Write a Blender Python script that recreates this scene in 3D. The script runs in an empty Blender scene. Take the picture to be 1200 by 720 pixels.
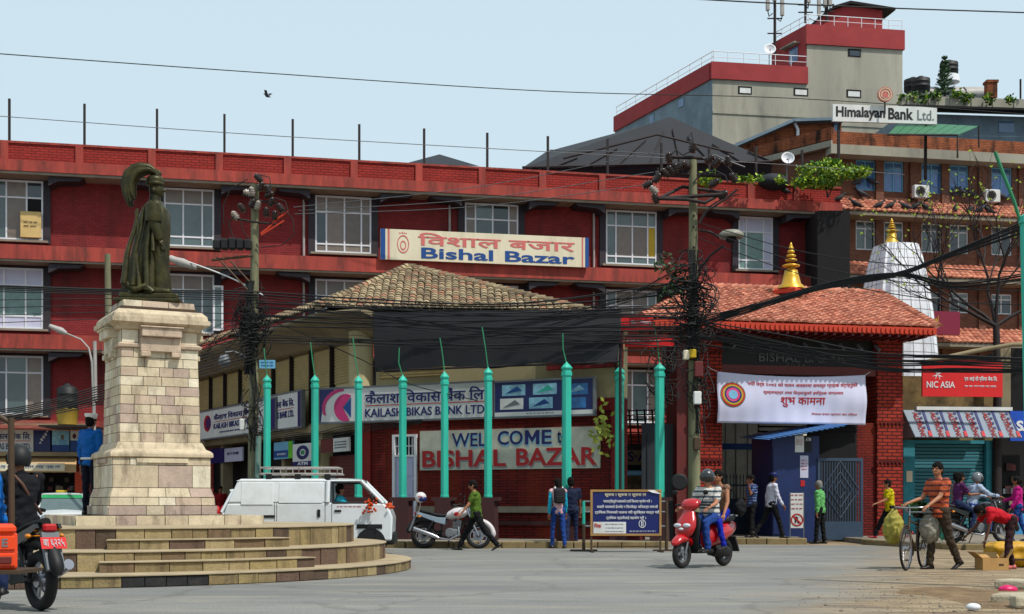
import bpy, math, random
from mathutils import Vector, Matrix, noise
random.seed(7)
SC = bpy.context.scene
COL = SC.collection
# ---------------------------------------------------------------- camera, world, sun
F, HZ, H = 1600.0, 590.0, 1.06          # focal length in photo pixels, horizon row, eye height
cd = bpy.data.cameras.new('camera'); cam = bpy.data.objects.new('camera', cd); COL.objects.link(cam)
cam.location = (0, 0, H); cam.rotation_euler = (math.radians(90), 0, 0)
cd.sensor_width = 36; cd.lens = 36*F/1200; cd.shift_y = (HZ-360)/1200
cd.clip_start = .1; cd.clip_end = 2000
SC.camera = cam
SUN_EL, SUN_ROT = math.radians(57), math.radians(130)
w = bpy.data.worlds.new('World'); SC.world = w; w.use_nodes = True
nt = w.node_tree; nt.nodes.clear()
out = nt.nodes.new('ShaderNodeOutputWorld'); bg = nt.nodes.new('ShaderNodeBackground')
sky = nt.nodes.new('ShaderNodeTexSky'); sky.sky_type = 'NISHITA'; sky.sun_disc = False
sky.sun_elevation = SUN_EL; sky.sun_rotation = SUN_ROT
sky.air_density = 1.0; sky.dust_density = 2.5; sky.ozone_density = 1.0
mx = nt.nodes.new('ShaderNodeMixRGB'); mx.inputs[0].default_value = .8
mx.inputs[2].default_value = (6.7, 8.3, 9.1, 1)      # thin bright overcast haze over the blue
nt.links.new(sky.outputs[0], mx.inputs[1]); nt.links.new(mx.outputs[0], bg.inputs[0])
bg.inputs[1].default_value = .108
nt.links.new(bg.outputs[0], out.inputs[0])
sl = bpy.data.lights.new('sun', 'SUN'); so = bpy.data.objects.new('sun', sl); COL.objects.link(so)
sl.energy = 4.3; sl.angle = math.radians(.9); sl.color = (1, .955, .88)
so.rotation_euler = Vector((math.sin(SUN_ROT)*math.cos(SUN_EL), math.cos(SUN_ROT)*math.cos(SUN_EL), math.sin(SUN_EL))).to_track_quat('Z', 'Y').to_euler()
so.location = (20, -20, 40)
SC.view_settings.view_transform = 'Standard'; SC.view_settings.look = 'None'
SC.view_settings.exposure = 0; SC.view_settings.gamma = 1

# ---------------------------------------------------------------- helpers
def W(px, py, Y): return Vector(((px-600)/F*Y, Y, H+(HZ-py)*Y/F))
def X(px, Y): return (px-600)/F*Y
def Z(py, Y): return H+(HZ-py)*Y/F
def srgb(r, g, b):
    f = lambda c: (c/255/12.92) if c/255 <= .04045 else ((c/255+.055)/1.055)**2.4
    return tuple(.80*f(q)**1.14 for q in (r, g, b))     # pigment albedo, a little below what a sunlit picture shows
MATS = {}
def mat(name, col, rough=.7, metal=0., var=.18, sc=3., bump=0., bsc=40., spec=.4, emit=None, rnd=0., dirt=None, coat=0., det=5., streak=False):
    """principled colour broken by noise (var), per-object random brightness (rnd), optional patch colour (dirt, or shading on the bronze) and bump"""
    m = bpy.data.materials.new(name); m.use_nodes = True; t = m.node_tree; N = t.nodes; L = t.links
    b = N['Principled BSDF']; b.inputs['Roughness'].default_value = rough; b.inputs['Metallic'].default_value = metal
    b.inputs['Specular IOR Level'].default_value = spec; b.inputs['Coat Weight'].default_value = coat
    geo = N.new('ShaderNodeNewGeometry')
    vec = geo.outputs['Position']
    if streak:
        mp = N.new('ShaderNodeMapping'); mp.inputs['Scale'].default_value = (1, 1, .18); L.new(vec, mp.inputs[0]); vec2 = mp.outputs[0]
    else: vec2 = vec
    n = N.new('ShaderNodeTexNoise'); n.inputs['Scale'].default_value = sc; n.inputs['Detail'].default_value = det; n.inputs['Roughness'].default_value = .65
    L.new(vec2, n.inputs['Vector'])
    r = N.new('ShaderNodeMapRange'); r.inputs['From Min'].default_value = .3; r.inputs['From Max'].default_value = .7
    r.inputs['To Min'].default_value = 1-var; r.inputs['To Max'].default_value = 1+var
    L.new(n.outputs[0], r.inputs['Value'])
    mul = N.new('ShaderNodeVectorMath'); mul.operation = 'SCALE'; mul.inputs[0].default_value = col
    L.new(r.outputs[0], mul.inputs['Scale']); c = mul.outputs[0]
    if rnd:
        oi = N.new('ShaderNodeObjectInfo'); r2 = N.new('ShaderNodeMapRange'); r2.inputs['To Min'].default_value = 1-rnd; r2.inputs['To Max'].default_value = 1+rnd
        L.new(oi.outputs['Random'], r2.inputs['Value'])
        m2 = N.new('ShaderNodeVectorMath'); m2.operation = 'SCALE'; L.new(c, m2.inputs[0]); L.new(r2.outputs[0], m2.inputs['Scale']); c = m2.outputs[0]
    if dirt:
        dc, amt, dsc = dirt
        n2 = N.new('ShaderNodeTexNoise'); n2.inputs['Scale'].default_value = dsc; n2.inputs['Detail'].default_value = 6; n2.inputs['Roughness'].default_value = .7
        L.new(vec2, n2.inputs['Vector'])
        rr = N.new('ShaderNodeMapRange'); rr.inputs['From Min'].default_value = .46; rr.inputs['From Max'].default_value = .7; rr.inputs['To Max'].default_value = amt
        L.new(n2.outputs[0], rr.inputs['Value'])
        mm = N.new('ShaderNodeMixRGB'); L.new(rr.outputs[0], mm.inputs[0]); L.new(c, mm.inputs[1]); mm.inputs[2].default_value = (*dc, 1); c = mm.outputs[0]
    L.new(c, b.inputs['Base Color'])
    if bump:
        nb = N.new('ShaderNodeTexNoise'); nb.inputs['Scale'].default_value = bsc; nb.inputs['Detail'].default_value = 4; L.new(vec, nb.inputs['Vector'])
        bp = N.new('ShaderNodeBump'); bp.inputs['Strength'].default_value = bump; bp.inputs['Distance'].default_value = .02
        L.new(nb.outputs[0], bp.inputs['Height']); L.new(bp.outputs[0], b.inputs['Normal'])
    if emit:
        b.inputs['Emission Color'].default_value = (*emit[0], 1); b.inputs['Emission Strength'].default_value = emit[1]
    MATS[name] = m; return m
def brick_mat(name, c1, c2, mortar, bw=.23, bh=.075, ms=.012, rough=.85, var=.25, bump=.6, dirt=None, soot=None):
    m = bpy.data.materials.new(name); m.use_nodes = True; t = m.node_tree; N = t.nodes; L = t.links
    b = N['Principled BSDF']; b.inputs['Roughness'].default_value = rough; b.inputs['Specular IOR Level'].default_value = .25
    tc = N.new('ShaderNodeTexCoord'); sp = N.new('ShaderNodeSeparateXYZ'); L.new(tc.outputs['Object'], sp.inputs[0])
    ad = N.new('ShaderNodeMath'); ad.operation = 'ADD'; L.new(sp.outputs[0], ad.inputs[0]); L.new(sp.outputs[1], ad.inputs[1])
    cb = N.new('ShaderNodeCombineXYZ'); L.new(ad.outputs[0], cb.inputs[0]); L.new(sp.outputs[2], cb.inputs[1])
    br = N.new('ShaderNodeTexBrick'); L.new(cb.outputs[0], br.inputs['Vector'])
    br.inputs['Color1'].default_value = (*c1, 1); br.inputs['Color2'].default_value = (*c2, 1); br.inputs['Mortar'].default_value = (*mortar, 1)
    br.inputs['Scale'].default_value = 1; br.inputs['Mortar Size'].default_value = ms; br.inputs['Brick Width'].default_value = bw; br.inputs['Row Height'].default_value = bh
    br.inputs['Mortar Smooth'].default_value = .3
    n = N.new('ShaderNodeTexNoise'); n.inputs['Scale'].default_value = 1.3; n.inputs['Detail'].default_value = 8; n.inputs['Roughness'].default_value = .7
    L.new(tc.outputs['Object'], n.inputs['Vector'])
    r = N.new('ShaderNodeMapRange'); r.inputs['From Min'].default_value = .3; r.inputs['From Max'].default_value = .7; r.inputs['To Min'].default_value = 1-var; r.inputs['To Max'].default_value = 1+var
    L.new(n.outputs[0], r.inputs['Value'])
    mul = N.new('ShaderNodeVectorMath'); mul.operation = 'SCALE'; L.new(br.outputs[0], mul.inputs[0]); L.new(r.outputs[0], mul.inputs['Scale']); c = mul.outputs[0]
    if dirt:
        dc, amt, dsc = dirt
        mp = N.new('ShaderNodeMapping'); mp.inputs['Scale'].default_value = (1, 1, .3); L.new(tc.outputs['Object'], mp.inputs[0])
        n2 = N.new('ShaderNodeTexNoise'); n2.inputs['Scale'].default_value = dsc; n2.inputs['Detail'].default_value = 6; L.new(mp.outputs[0], n2.inputs['Vector'])
        rr = N.new('ShaderNodeMapRange'); rr.inputs['From Min'].default_value = .48; rr.inputs['From Max'].default_value = .68; rr.inputs['To Max'].default_value = amt
        L.new(n2.outputs[0], rr.inputs['Value'])
        mm = N.new('ShaderNodeMixRGB'); L.new(rr.outputs[0], mm.inputs[0]); L.new(c, mm.inputs[1]); mm.inputs[2].default_value = (*dc, 1); c = mm.outputs[0]
    L.new(c, b.inputs['Base Color'])
    iv = N.new('ShaderNodeMath'); iv.operation = 'SUBTRACT'; iv.inputs[0].default_value = 1; L.new(br.outputs['Fac'], iv.inputs[1])
    bp = N.new('ShaderNodeBump'); bp.inputs['Strength'].default_value = bump; bp.inputs['Distance'].default_value = .01
    L.new(iv.outputs[0], bp.inputs['Height']); L.new(bp.outputs[0], b.inputs['Normal'])
    MATS[name] = m; return m

class MB:
    """collects faces, builds ONE mesh object"""
    def __init__(s): s.v = []; s.f = []; s.sm = []; s.mi = []; s.cur = 0; s.mats = []
    def m(s, material):
        if material not in s.mats: s.mats.append(material)
        s.cur = s.mats.index(material); return s
    def add(s, vs, fs, smooth=False):
        o = len(s.v); s.v += [tuple(x) for x in vs]
        for f in fs: s.f.append([i+o for i in f]); s.sm.append(smooth); s.mi.append(s.cur)
        return s
    def box(s, x0, x1, y0, y1, z0, z1, bev=0):
        if x0 > x1: x0, x1 = x1, x0
        if y0 > y1: y0, y1 = y1, y0
        if z0 > z1: z0, z1 = z1, z0
        b = min(bev, (x1-x0)*.4, (y1-y0)*.4, (z1-z0)*.4)
        if b <= 0:
            vs = [(x0,y0,z0),(x1,y0,z0),(x1,y1,z0),(x0,y1,z0),(x0,y0,z1),(x1,y0,z1),(x1,y1,z1),(x0,y1,z1)]
            return s.add(vs, [(0,3,2,1),(4,5,6,7),(0,1,5,4),(1,2,6,5),(2,3,7,6),(3,0,4,7)])
        vs = []; idx = {}
        def P(ax, sx, sy, sz):
            k = (ax, sx, sy, sz)
            if k not in idx:
                x = (x1 if sx else x0); y = (y1 if sy else y0); z = (z1 if sz else z0)
                if ax != 0: x += -b if sx else b
                if ax != 1: y += -b if sy else b
                if ax != 2: z += -b if sz else b
                idx[k] = len(vs); vs.append((x, y, z))
            return idx[k]
        fs = []
        for ax in range(3):
            for d in (0, 1):
                q = []
                for (p, r) in ((0,0),(1,0),(1,1),(0,1)):
                    c = [0,0,0]; c[ax] = d; c[(ax+1)%3] = p; c[(ax+2)%3] = r
                    q.append(P(ax, *c))
                fs.append(q if d else q[::-1])
        for ax in range(3):
            a1, a2 = (ax+1)%3, (ax+2)%3
            for p in (0,1):
                for r in (0,1):
                    c0 = [0,0,0]; c0[a1] = p; c0[a2] = r; c1 = list(c0); c1[ax] = 1
                    q = [P(a1,*c0), P(a1,*c1), P(a2,*c1), P(a2,*c0)]
                    fs.append(q if (p ^ r) else q[::-1])
        for sx in (0,1):
            for sy in (0,1):
                for sz in (0,1):
                    q = [P(0,sx,sy,sz), P(1,sx,sy,sz), P(2,sx,sy,sz)]
                    fs.append(q if (sx+sy+sz) % 2 else q[::-1])
        return s.add(vs, fs)
    def obox(s, c, ax, ay, az, bev=0):
        """box with centre c and half axes vectors"""
        t = MB(); t.box(-1,1,-1,1,-1,1)
        c = Vector(c); ax = Vector(ax); ay = Vector(ay); az = Vector(az)
        return s.add([c+ax*x+ay*y+az*z for x,y,z in t.v], t.f)
    def tube(s, pts, r, n=6, cap=True, smooth=True):
        pts = [Vector(p) for p in pts]; rs = r if isinstance(r, (list, tuple)) else [r]*len(pts)
        rings = []; prev = None
        for i, p in enumerate(pts):
            a = pts[max(i-1, 0)]; b = pts[min(i+1, len(pts)-1)]; d = (b-a)
            if d.length < 1e-9: d = Vector((0,0,1))
            d.normalize()
            if prev is None:
                up = Vector((0,0,1)) if abs(d.z) < .9 else Vector((1,0,0)); e1 = d.cross(up).normalized()
            else:
                e1 = (prev - d*prev.dot(d));
                e1 = e1.normalized() if e1.length > 1e-6 else d.orthogonal().normalized()
            prev = e1; e2 = d.cross(e1)
            rings.append([p+(e1*math.cos(2*math.pi*k/n)+e2*math.sin(2*math.pi*k/n))*rs[i] for k in range(n)])
        return s.rings(rings, cap, smooth)
    def rings(s, rings, cap=True, smooth=True, closed=True):
        n = len(rings[0]); vs = [p for r in rings for p in r]; fs = []
        for i in range(len(rings)-1):
            for k in range(n if closed else n-1):
                k2 = (k+1) % n
                fs.append((i*n+k, i*n+k2, (i+1)*n+k2, (i+1)*n+k))
        s.add(vs, fs, smooth)
        if cap and closed:
            s.add(rings[0], [tuple(range(n))[::-1]]); s.add(rings[-1], [tuple(range(n))])
        return s
    def lathe(s, prof, c=(0,0,0), n=16, axis='z', cap=True, smooth=True, sx=1, sy=1):
        R = []
        for r, h in prof:
            ring = []
            for k in range(n):
                a = 2*math.pi*k/n; x, y = r*math.cos(a)*sx, r*math.sin(a)*sy
                if axis == 'z': p = (x, y, h)
                elif axis == 'y': p = (x, -h, y)
                else: p = (h, x, y)
                ring.append((c[0]+p[0], c[1]+p[1], c[2]+p[2]))
            R.append(ring)
        return s.rings(R, cap, smooth)
    def ell(s, c, rx, ry, rz, n=12, m=8, rot=None):
        prof = []
        vs = []; c = Vector(c)
        R = []
        for j in range(1, m):
            t = math.pi*j/m; ring = []
            for k in range(n):
                a = 2*math.pi*k/n
                p = Vector((rx*math.sin(t)*math.cos(a), ry*math.sin(t)*math.sin(a), -rz*math.cos(t)))
                if rot is not None: p = rot @ p
                ring.append(c+p)
            R.append(ring)
        s.rings(R, False, True)
        o = len(s.v); b = Vector((0,0,-rz)); t_ = Vector((0,0,rz))
        if rot is not None: b = rot @ b; t_ = rot @ t_
        s.v += [tuple(c+b), tuple(c+t_)]; base = o-n*(m-1)
        for k in range(n):
            s.f.append([base+(k+1)%n, base+k, o]); s.sm.append(True); s.mi.append(s.cur)
            s.f.append([o-n+k, o-n+(k+1)%n, o+1]); s.sm.append(True); s.mi.append(s.cur)
        return s
    def cone(s, p0, r0, p1, r1, n=10):
        """tapered capsule"""
        p0 = Vector(p0); p1 = Vector(p1); d = (p1-p0).normalized()
        pts = [p0-d*r0*.95, p0-d*r0*.7, p0-d*r0*.3, p0, p1, p1+d*r1*.3, p1+d*r1*.7, p1+d*r1*.95]
        return s.tube(pts, [r0*.3, r0*.71, r0*.95, r0, r1, r1*.95, r1*.71, r1*.3], n)
    def prism(s, poly, y0, y1, plane='xz'):
        """extrude a 2D polygon given in x,z (or x,y) between y0,y1"""
        n = len(poly)
        if plane == 'xz': a = [(x, y0, z) for x, z in poly]; b = [(x, y1, z) for x, z in poly]
        elif plane == 'yz': a = [(y0, x, z) for x, z in poly]; b = [(y1, x, z) for x, z in poly]
        else: a = [(x, y, y0) for x, y in poly]; b = [(x, y, y1) for x, y in poly]
        s.add(a+b, [tuple(range(n)), tuple(range(n, 2*n))[::-1]]+[(i, n+i, n+(i+1)%n, (i+1)%n) for i in range(n)])
        return s
    def quad(s, a, b, c, d, t=0):
        if not t: return s.add([a,b,c,d], [(0,1,2,3)])
        a,b,c,d = map(Vector, (a,b,c,d)); n = (b-a).cross(d-a).normalized()*t
        return s.add([a,b,c,d,a-n,b-n,c-n,d-n], [(0,1,2,3),(7,6,5,4),(0,4,5,1),(1,5,6,2),(2,6,7,3),(3,7,4,0)])
    def mesh(s, name, material=None, off=(0,0,0), fix=True):
        me = bpy.data.meshes.new(name)
        me.from_pydata([(x-off[0], y-off[1], z-off[2]) for x,y,z in s.v], [], s.f)
        ms = s.mats if s.mats else [material]
        for q in ms: me.materials.append(q)
        me.polygons.foreach_set('use_smooth', s.sm)
        if len(ms) > 1: me.polygons.foreach_set('material_index', s.mi)
        me.update()
        if fix:
            import bmesh
            bm = bmesh.new(); bm.from_mesh(me); bmesh.ops.recalc_face_normals(bm, faces=bm.faces); bm.to_mesh(me); bm.free()
        return me
    def build(s, name, material=None, parent=None, off=(0,0,0), fix=True, kind=None):
        o = bpy.data.objects.new(name, s.mesh(name, material, off, fix)); COL.objects.link(o)
        if parent is not None: o.parent = parent
        if kind: o['kind'] = kind
        return o
def share(name, me, parent, loc=(0,0,0), rot=(0,0,0), scale=(1,1,1)):
    o = bpy.data.objects.new(name, me); COL.objects.link(o); o.parent = parent
    o.location = loc; o.rotation_euler = rot; o.scale = scale; return o
def thing(name, label, cat, loc=(0,0,0), rz=0, group=None):
    o = bpy.data.objects.new(name, None); COL.objects.link(o); o.location = loc; o.rotation_euler = (0,0,rz)
    o.empty_display_size = .1; tag(o, label, cat, group); return o
def tag(o, label, cat, group=None, kind=None):
    if label: o['label'] = label
    if cat: o['category'] = cat
    if group: o['group'] = group
    if kind: o['kind'] = kind
    return o
def structure(o): o['kind'] = 'structure'; return o
def copy_tree(o, parent=None):
    c = o.copy(); COL.objects.link(c); c.parent = parent
    for ch in o.children: copy_tree(ch, c)
    return c
class Frame:
    """a vertical plane in plan: origin (x, y), angle; local u along, v away from the camera, z up"""
    def __init__(s, x, y, deg): s.o = Vector((x, y, 0)); s.a = math.radians(deg); s.c = math.cos(s.a); s.s = math.sin(s.a)
    def hit(s, px, py, v=0):
        r = (px-600)/F; t = (v+(-s.s*s.o.x+s.c*s.o.y))/(-r*s.s+s.c)
        return ((r*t-s.o.x)*s.c+(t-s.o.y)*s.s, H+(HZ-py)*t/F)
    def u(s, px, v=0): return s.hit(px, 0, v)[0]
    def z(s, px, py, v=0): return s.hit(px, py, v)[1]
    def w(s, u, v, z): return Vector((s.o.x+u*s.c-v*s.s, s.o.y+u*s.s+v*s.c, z))
    def thing(s, name, label, cat, group=None, at=None):
        if at is None: return thing(name, label, cat, s.w(0,0,0), s.a, group)
        t = thing(name, label, cat, s.w(*at), s.a, group); return t
def deva(b):
    """the short i sign is drawn before its consonant cluster"""
    o = []
    for ch in b:
        if ch == 'ि':
            i = len(o)-1
            while i > 1 and o[i-1] == '्': i -= 2
            o.insert(i, ch)
        else: o.append(ch)
    return ''.join(o)
def text_mb(mb, body, box, v, dep=.01, bold=0., shear=0, font=None):
    """lettering scaled into box (u0,u1,z0,z1) standing proud of plane v (faces -v)"""
    cu = bpy.data.curves.new('t', 'FONT'); cu.body = deva(body); cu.offset = bold; cu.extrude = .02; cu.shear = shear; cu.resolution_u = 3
    ob = bpy.data.objects.new('t', cu); me = bpy.data.meshes.new_from_object(ob)
    if len(me.vertices):
        xs = [q.co.x for q in me.vertices]; ys = [q.co.y for q in me.vertices]
        x0, x1, y0, y1 = min(xs), max(xs), min(ys), max(ys)
        u0, u1, z0, z1 = box
        vs = [(u0+(q.co.x-x0)/(x1-x0+1e-9)*(u1-u0), v-dep*(.5+q.co.z/.04), z0+(q.co.y-y0)/(y1-y0+1e-9)*(z1-z0)) for q in me.vertices]
        mb.add(vs, [tuple(p.vertices) for p in me.polygons])
    bpy.data.objects.remove(ob); bpy.data.curves.remove(cu); bpy.data.meshes.remove(me)
    return mb
def scribble(mb, u0, u1, z0, z1, v, rows=1, seed=1, dep=.006, fill=.8):
    """lines of print too small to read: rows of short uneven word strokes"""
    rr = random.Random(seed); rh = (z1-z0)/rows
    for r in range(rows):
        zc = z1-rh*(r+.5); h = rh*.30; u = u0+rr.random()*.06*(u1-u0); end = u1-rr.random()*.06*(u1-u0)
        while u < end:
            wd = min(end-u, rh*rr.uniform(.5, 1.6)); 
            mb.box(u, u+wd, v-dep, v, zc+h*.5, zc+h*.8)
            k = u
            while k < u+wd-h*.3:
                mb.box(k, k+h*.28, v-dep, v, zc-h*rr.uniform(.3, .9), zc+h*.5); k += h*rr.uniform(.6, 1.1)
            u += wd+rh*.35
    return mb
# ---------------------------------------------------------------- materials
S = srgb
M_wall = brick_mat('red painted brick', S(154,62,62), S(142,55,56), S(116,46,48), .24, .085, .010, var=.12, bump=.4, dirt=(S(98,50,48), .8, .9))
M_ledge = mat('red painted concrete', S(174,76,64), .8, var=.26, sc=2.5, dirt=(S(104,54,48), .95, 2.0), streak=True, bump=.2)
M_soffit = mat('bare concrete soffit', S(150,140,125), .9, var=.2, sc=2, bump=.2)
M_parbrick = brick_mat('bright red parapet brick', S(172,62,52), S(160,56,48), S(128,46,42), .30, .10, .018, var=.2, bump=.8)
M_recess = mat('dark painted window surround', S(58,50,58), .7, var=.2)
M_white = mat('white painted metal', S(232,232,236), .45, var=.05)
M_glassD = mat('dark window glass', S(50,62,70), .08, rnd=.5, var=.3, sc=.8, spec=.8)
M_glassG = mat('green grey window glass', S(96,112,112), .12, rnd=.4, var=.25, sc=1.2, spec=.8)
M_glassB = mat('blue window glass', S(80,120,160), .1, var=.25, sc=.8, spec=.8)
M_curtain = mat('brown curtain behind glass', S(136,122,110), .35, rnd=.32, var=.15, sc=4, spec=.6)
M_curtG = mat('pale green curtain behind glass', S(120,150,145), .4, var=.25, sc=6, spec=.6)
M_yellow = mat('yellow panel', S(200,170,10), .5, var=.08)
M_lilac = mat('pale lilac panel', S(205,205,225), .5, var=.06)
M_pipe = mat('grey plastic pipe', S(175,170,165), .5)
M_black = mat('black', S(18,18,20), .6, var=.2)
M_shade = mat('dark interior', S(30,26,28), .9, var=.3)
M_rust = mat('dark rusty steel', S(58,48,48), .7, metal=.3, var=.3, sc=10)
M_cable = mat('black cable', S(22,22,24), .7, var=.1)
M_wireL = mat('pale aluminium wire', S(120,120,122), .5, metal=.4)
M_poleC = mat('mossy concrete pole', S(140,138,110), .9, var=.25, sc=3, dirt=(S(70,74,52), .6, 4), bump=.4, streak=True)
M_teal = mat('turquoise gloss paint', S(60,196,174), .5, var=.12, sc=4, dirt=(S(48,132,118), .6, 4), rnd=.08, streak=True)
M_tealrod = mat('green painted rod', S(50,140,100), .5)
M_maroon = mat('maroon pedestal paint', S(78,40,42), .8, var=.2, dirt=(S(50,34,34), .5, 3), bump=.3)
M_brickF = brick_mat('dark red brick', S(132,42,36), S(112,34,32), S(78,26,26), .23, .075, .013, var=.2, bump=.9, dirt=(S(150,62,28), .55, 1.1))
M_brickG = brick_mat('orange red gate brick', S(178,66,46), S(156,54,40), S(92,36,32), .30, .10, .02, var=.16, bump=1.0, dirt=(S(120,24,24), .5, 1.2))
M_brickH = brick_mat('orange brown brick', S(146,100,80), S(124,84,70), S(112,88,76), .24, .08, .012, var=.22, bump=.5)
M_brickO = brick_mat('orange garden brick', S(178,108,72), S(156,92,60), S(110,74,56), .24, .08, .012, var=.35, dirt=(S(48,34,28), .95, 2.2))
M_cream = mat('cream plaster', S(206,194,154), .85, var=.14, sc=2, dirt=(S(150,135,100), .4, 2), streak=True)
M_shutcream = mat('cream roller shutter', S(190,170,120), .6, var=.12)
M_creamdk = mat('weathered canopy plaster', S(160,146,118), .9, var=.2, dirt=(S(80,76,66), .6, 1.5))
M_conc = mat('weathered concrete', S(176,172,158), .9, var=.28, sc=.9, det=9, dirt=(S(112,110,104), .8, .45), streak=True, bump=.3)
M_concB = mat('blue grey concrete and shaded face', S(130,148,160), .9, var=.18, sc=1, dirt=(S(96,110,124), .5, .6))
M_redband = mat('crimson paint', S(168,62,64), .8, var=.1, sc=1, dirt=(S(130,28,38), .4, .8))
M_tarp = mat('black tarpaulin', S(24,24,29), .65, var=.25, sc=2)
M_tarpB = mat('blue black canvas roof', S(36,40,50), .75, var=.2, sc=.7)
M_tileY = mat('yellowed clay roof tile', S(188,170,128), .85, var=.25, sc=5, rnd=.2, dirt=(S(150,100,70), .5, 3))
M_tileR = mat('terracotta roof tile', S(206,112,84), .85, var=.16, sc=4, dirt=(S(150,70,54), .5, 2))
M_orange = mat('orange painted fascia', S(200,70,40), .7, var=.12)
M_gold = mat('gold painted finial', S(214,172,60), .35, metal=.35, var=.15)
M_signw = mat('white sign face', S(228,228,226), .5, var=.05, sc=2, dirt=(S(180,176,166), .4, 1.5), streak=True)
M_signcream = mat('cream sign face', S(234,224,198), .5, var=.05, sc=2, dirt=(S(196,180,148), .5, 1.2), streak=True)
M_paintw = mat('white painted wall panel', S(205,205,190), .8, var=.08, sc=2, dirt=(S(150,150,130), .4, 3))
M_txnavy = mat('navy lettering', S(22,34,110), .5, var=0)
M_txblue = mat('blue lettering', S(18,82,150), .5, var=.05)
M_txred = mat('red lettering', S(190,30,34), .5, var=.05)
M_txrose = mat('faded rose lettering', S(216,120,116), .6, var=.1)
M_txwhite = mat('white lettering', S(232,232,235), .5, var=0)
M_ltblue = mat('light blue paint', S(120,180,210), .5, var=.05)
M_pink = mat('magenta emblem', S(210,60,130), .5, var=.05)
M_navy = mat('navy sign face', S(24,40,110), .4, var=.1)
M_red = mat('bright red sign face', S(222,34,36), .5, var=.05)
M_mauve = mat('maroon sign face', S(140,20,62), .5, var=.05)
M_grey = mat('grey painted metal', S(120,124,128), .5)
M_tyre = mat('tyre rubber', S(38,36,35), .85, var=.2, sc=12)
M_chrome = mat('dull chrome', S(185,185,190), .25, metal=.9, var=.05)
M_steel = mat('brown steel tube', S(92,74,56), .6, metal=.3)
M_asph = None
M_teals = mat('teal roller shutter', S(52,128,140), .5, var=.12, sc=3, dirt=(S(40,96,108), .4, 3))
M_kiosk = mat('deep blue kiosk paint', S(26,52,106), .5, var=.15, dirt=(S(16,34,84), .5, 2))
M_iron = mat('blue grey iron gate', S(62,82,104), .55, var=.15)
M_bluesheet = mat('blue corrugated sheet', S(84,140,200), .5, var=.15)
M_bronze = mat('greenish bronze', S(74,70,36), .45, metal=.4, var=.5, sc=5, dirt=(S(38,40,22), .75, 4), bump=.3, bsc=18)  # second colour and strong noise put highlight and shade contrast into the bronze
def stone_mat(name, cols, bump=.3, dark=.35, dcol=None):
    m = bpy.data.materials.new(name); m.use_nodes = True; t = m.node_tree; N = t.nodes; L = t.links; b = N['Principled BSDF']
    b.inputs['Roughness'].default_value = .85; b.inputs['Specular IOR Level'].default_value = .3
    oi = N.new('ShaderNodeObjectInfo'); cr = N.new('ShaderNodeValToRGB'); cr.color_ramp.interpolation = 'CONSTANT'
    els = cr.color_ramp.elements
    while len(els) < len(cols): els.new(.5)
    for i, c in enumerate(cols): els[i].position = i/len(cols); els[i].color = (*c, 1)
    L.new(oi.outputs['Random'], cr.inputs[0])
    geo = N.new('ShaderNodeNewGeometry')
    n = N.new('ShaderNodeTexNoise'); n.inputs['Scale'].default_value = 5; n.inputs['Detail'].default_value = 7; n.inputs['Roughness'].default_value = .7; L.new(geo.outputs['Position'], n.inputs['Vector'])
    r = N.new('ShaderNodeMapRange'); r.inputs['From Min'].default_value = .3; r.inputs['From Max'].default_value = .7; r.inputs['To Min'].default_value = .78; r.inputs['To Max'].default_value = 1.16; L.new(n.outputs[0], r.inputs['Value'])
    mul = N.new('ShaderNodeVectorMath'); mul.operation = 'SCALE'; L.new(cr.outputs[0], mul.inputs[0]); L.new(r.outputs[0], mul.inputs['Scale'])
    mp = N.new('ShaderNodeMapping'); mp.inputs['Scale'].default_value = (1,1,.25); L.new(geo.outputs['Position'], mp.inputs[0])
    n2 = N.new('ShaderNodeTexNoise'); n2.inputs['Scale'].default_value = 3.2; n2.inputs['Detail'].default_value = 8; n2.inputs['Roughness'].default_value = .75; L.new(mp.outputs[0], n2.inputs['Vector'])
    rr = N.new('ShaderNodeMapRange'); rr.inputs['From Min'].default_value = .5; rr.inputs['From Max'].default_value = .72; rr.inputs['To Max'].default_value = dark; L.new(n2.outputs[0], rr.inputs['Value'])
    mm = N.new('ShaderNodeMixRGB'); L.new(rr.outputs[0], mm.inputs[0]); L.new(mul.outputs[0], mm.inputs[1]); mm.inputs[2].default_value = (*(dcol or S(92,74,62)), 1)
    L.new(mm.outputs[0], b.inputs['Base Color'])
    nb = N.new('ShaderNodeTexNoise'); nb.inputs['Scale'].default_value = 30; nb.inputs['Detail'].default_value = 5; L.new(geo.outputs['Position'], nb.inputs['Vector'])
    bp = N.new('ShaderNodeBump'); bp.inputs['Strength'].default_value = bump; bp.inputs['Distance'].default_value = .02; L.new(nb.outputs[0], bp.inputs['Height']); L.new(bp.outputs[0], b.inputs['Normal'])
    MATS[name] = m; return m
M_stone = stone_mat('pale plinth stone', [S(226,214,190), S(216,202,176), S(206,186,166), S(232,222,200), S(196,176,162), S(222,208,180), S(212,196,170)], dark=.75)
M_step = stone_mat('stained step stone', [S(150,132,98), S(134,112,88), S(168,150,108), S(120,98,84), S(158,140,104), S(106,88,74), S(176,158,120)], bump=.5, dark=.85, dcol=S(66,56,44))
M_joint = mat('dark mortar joint', S(96,80,64), .95, var=.2)
M_tread = mat('worn pale step tread', S(180,164,136), .9, var=.15, sc=3, dirt=(S(140,122,96), .5, 2))
M_kerbblk = mat('black painted kerb', S(40,38,40), .7, var=.3, sc=6, dirt=(S(90,84,76), .4, 8))
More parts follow.
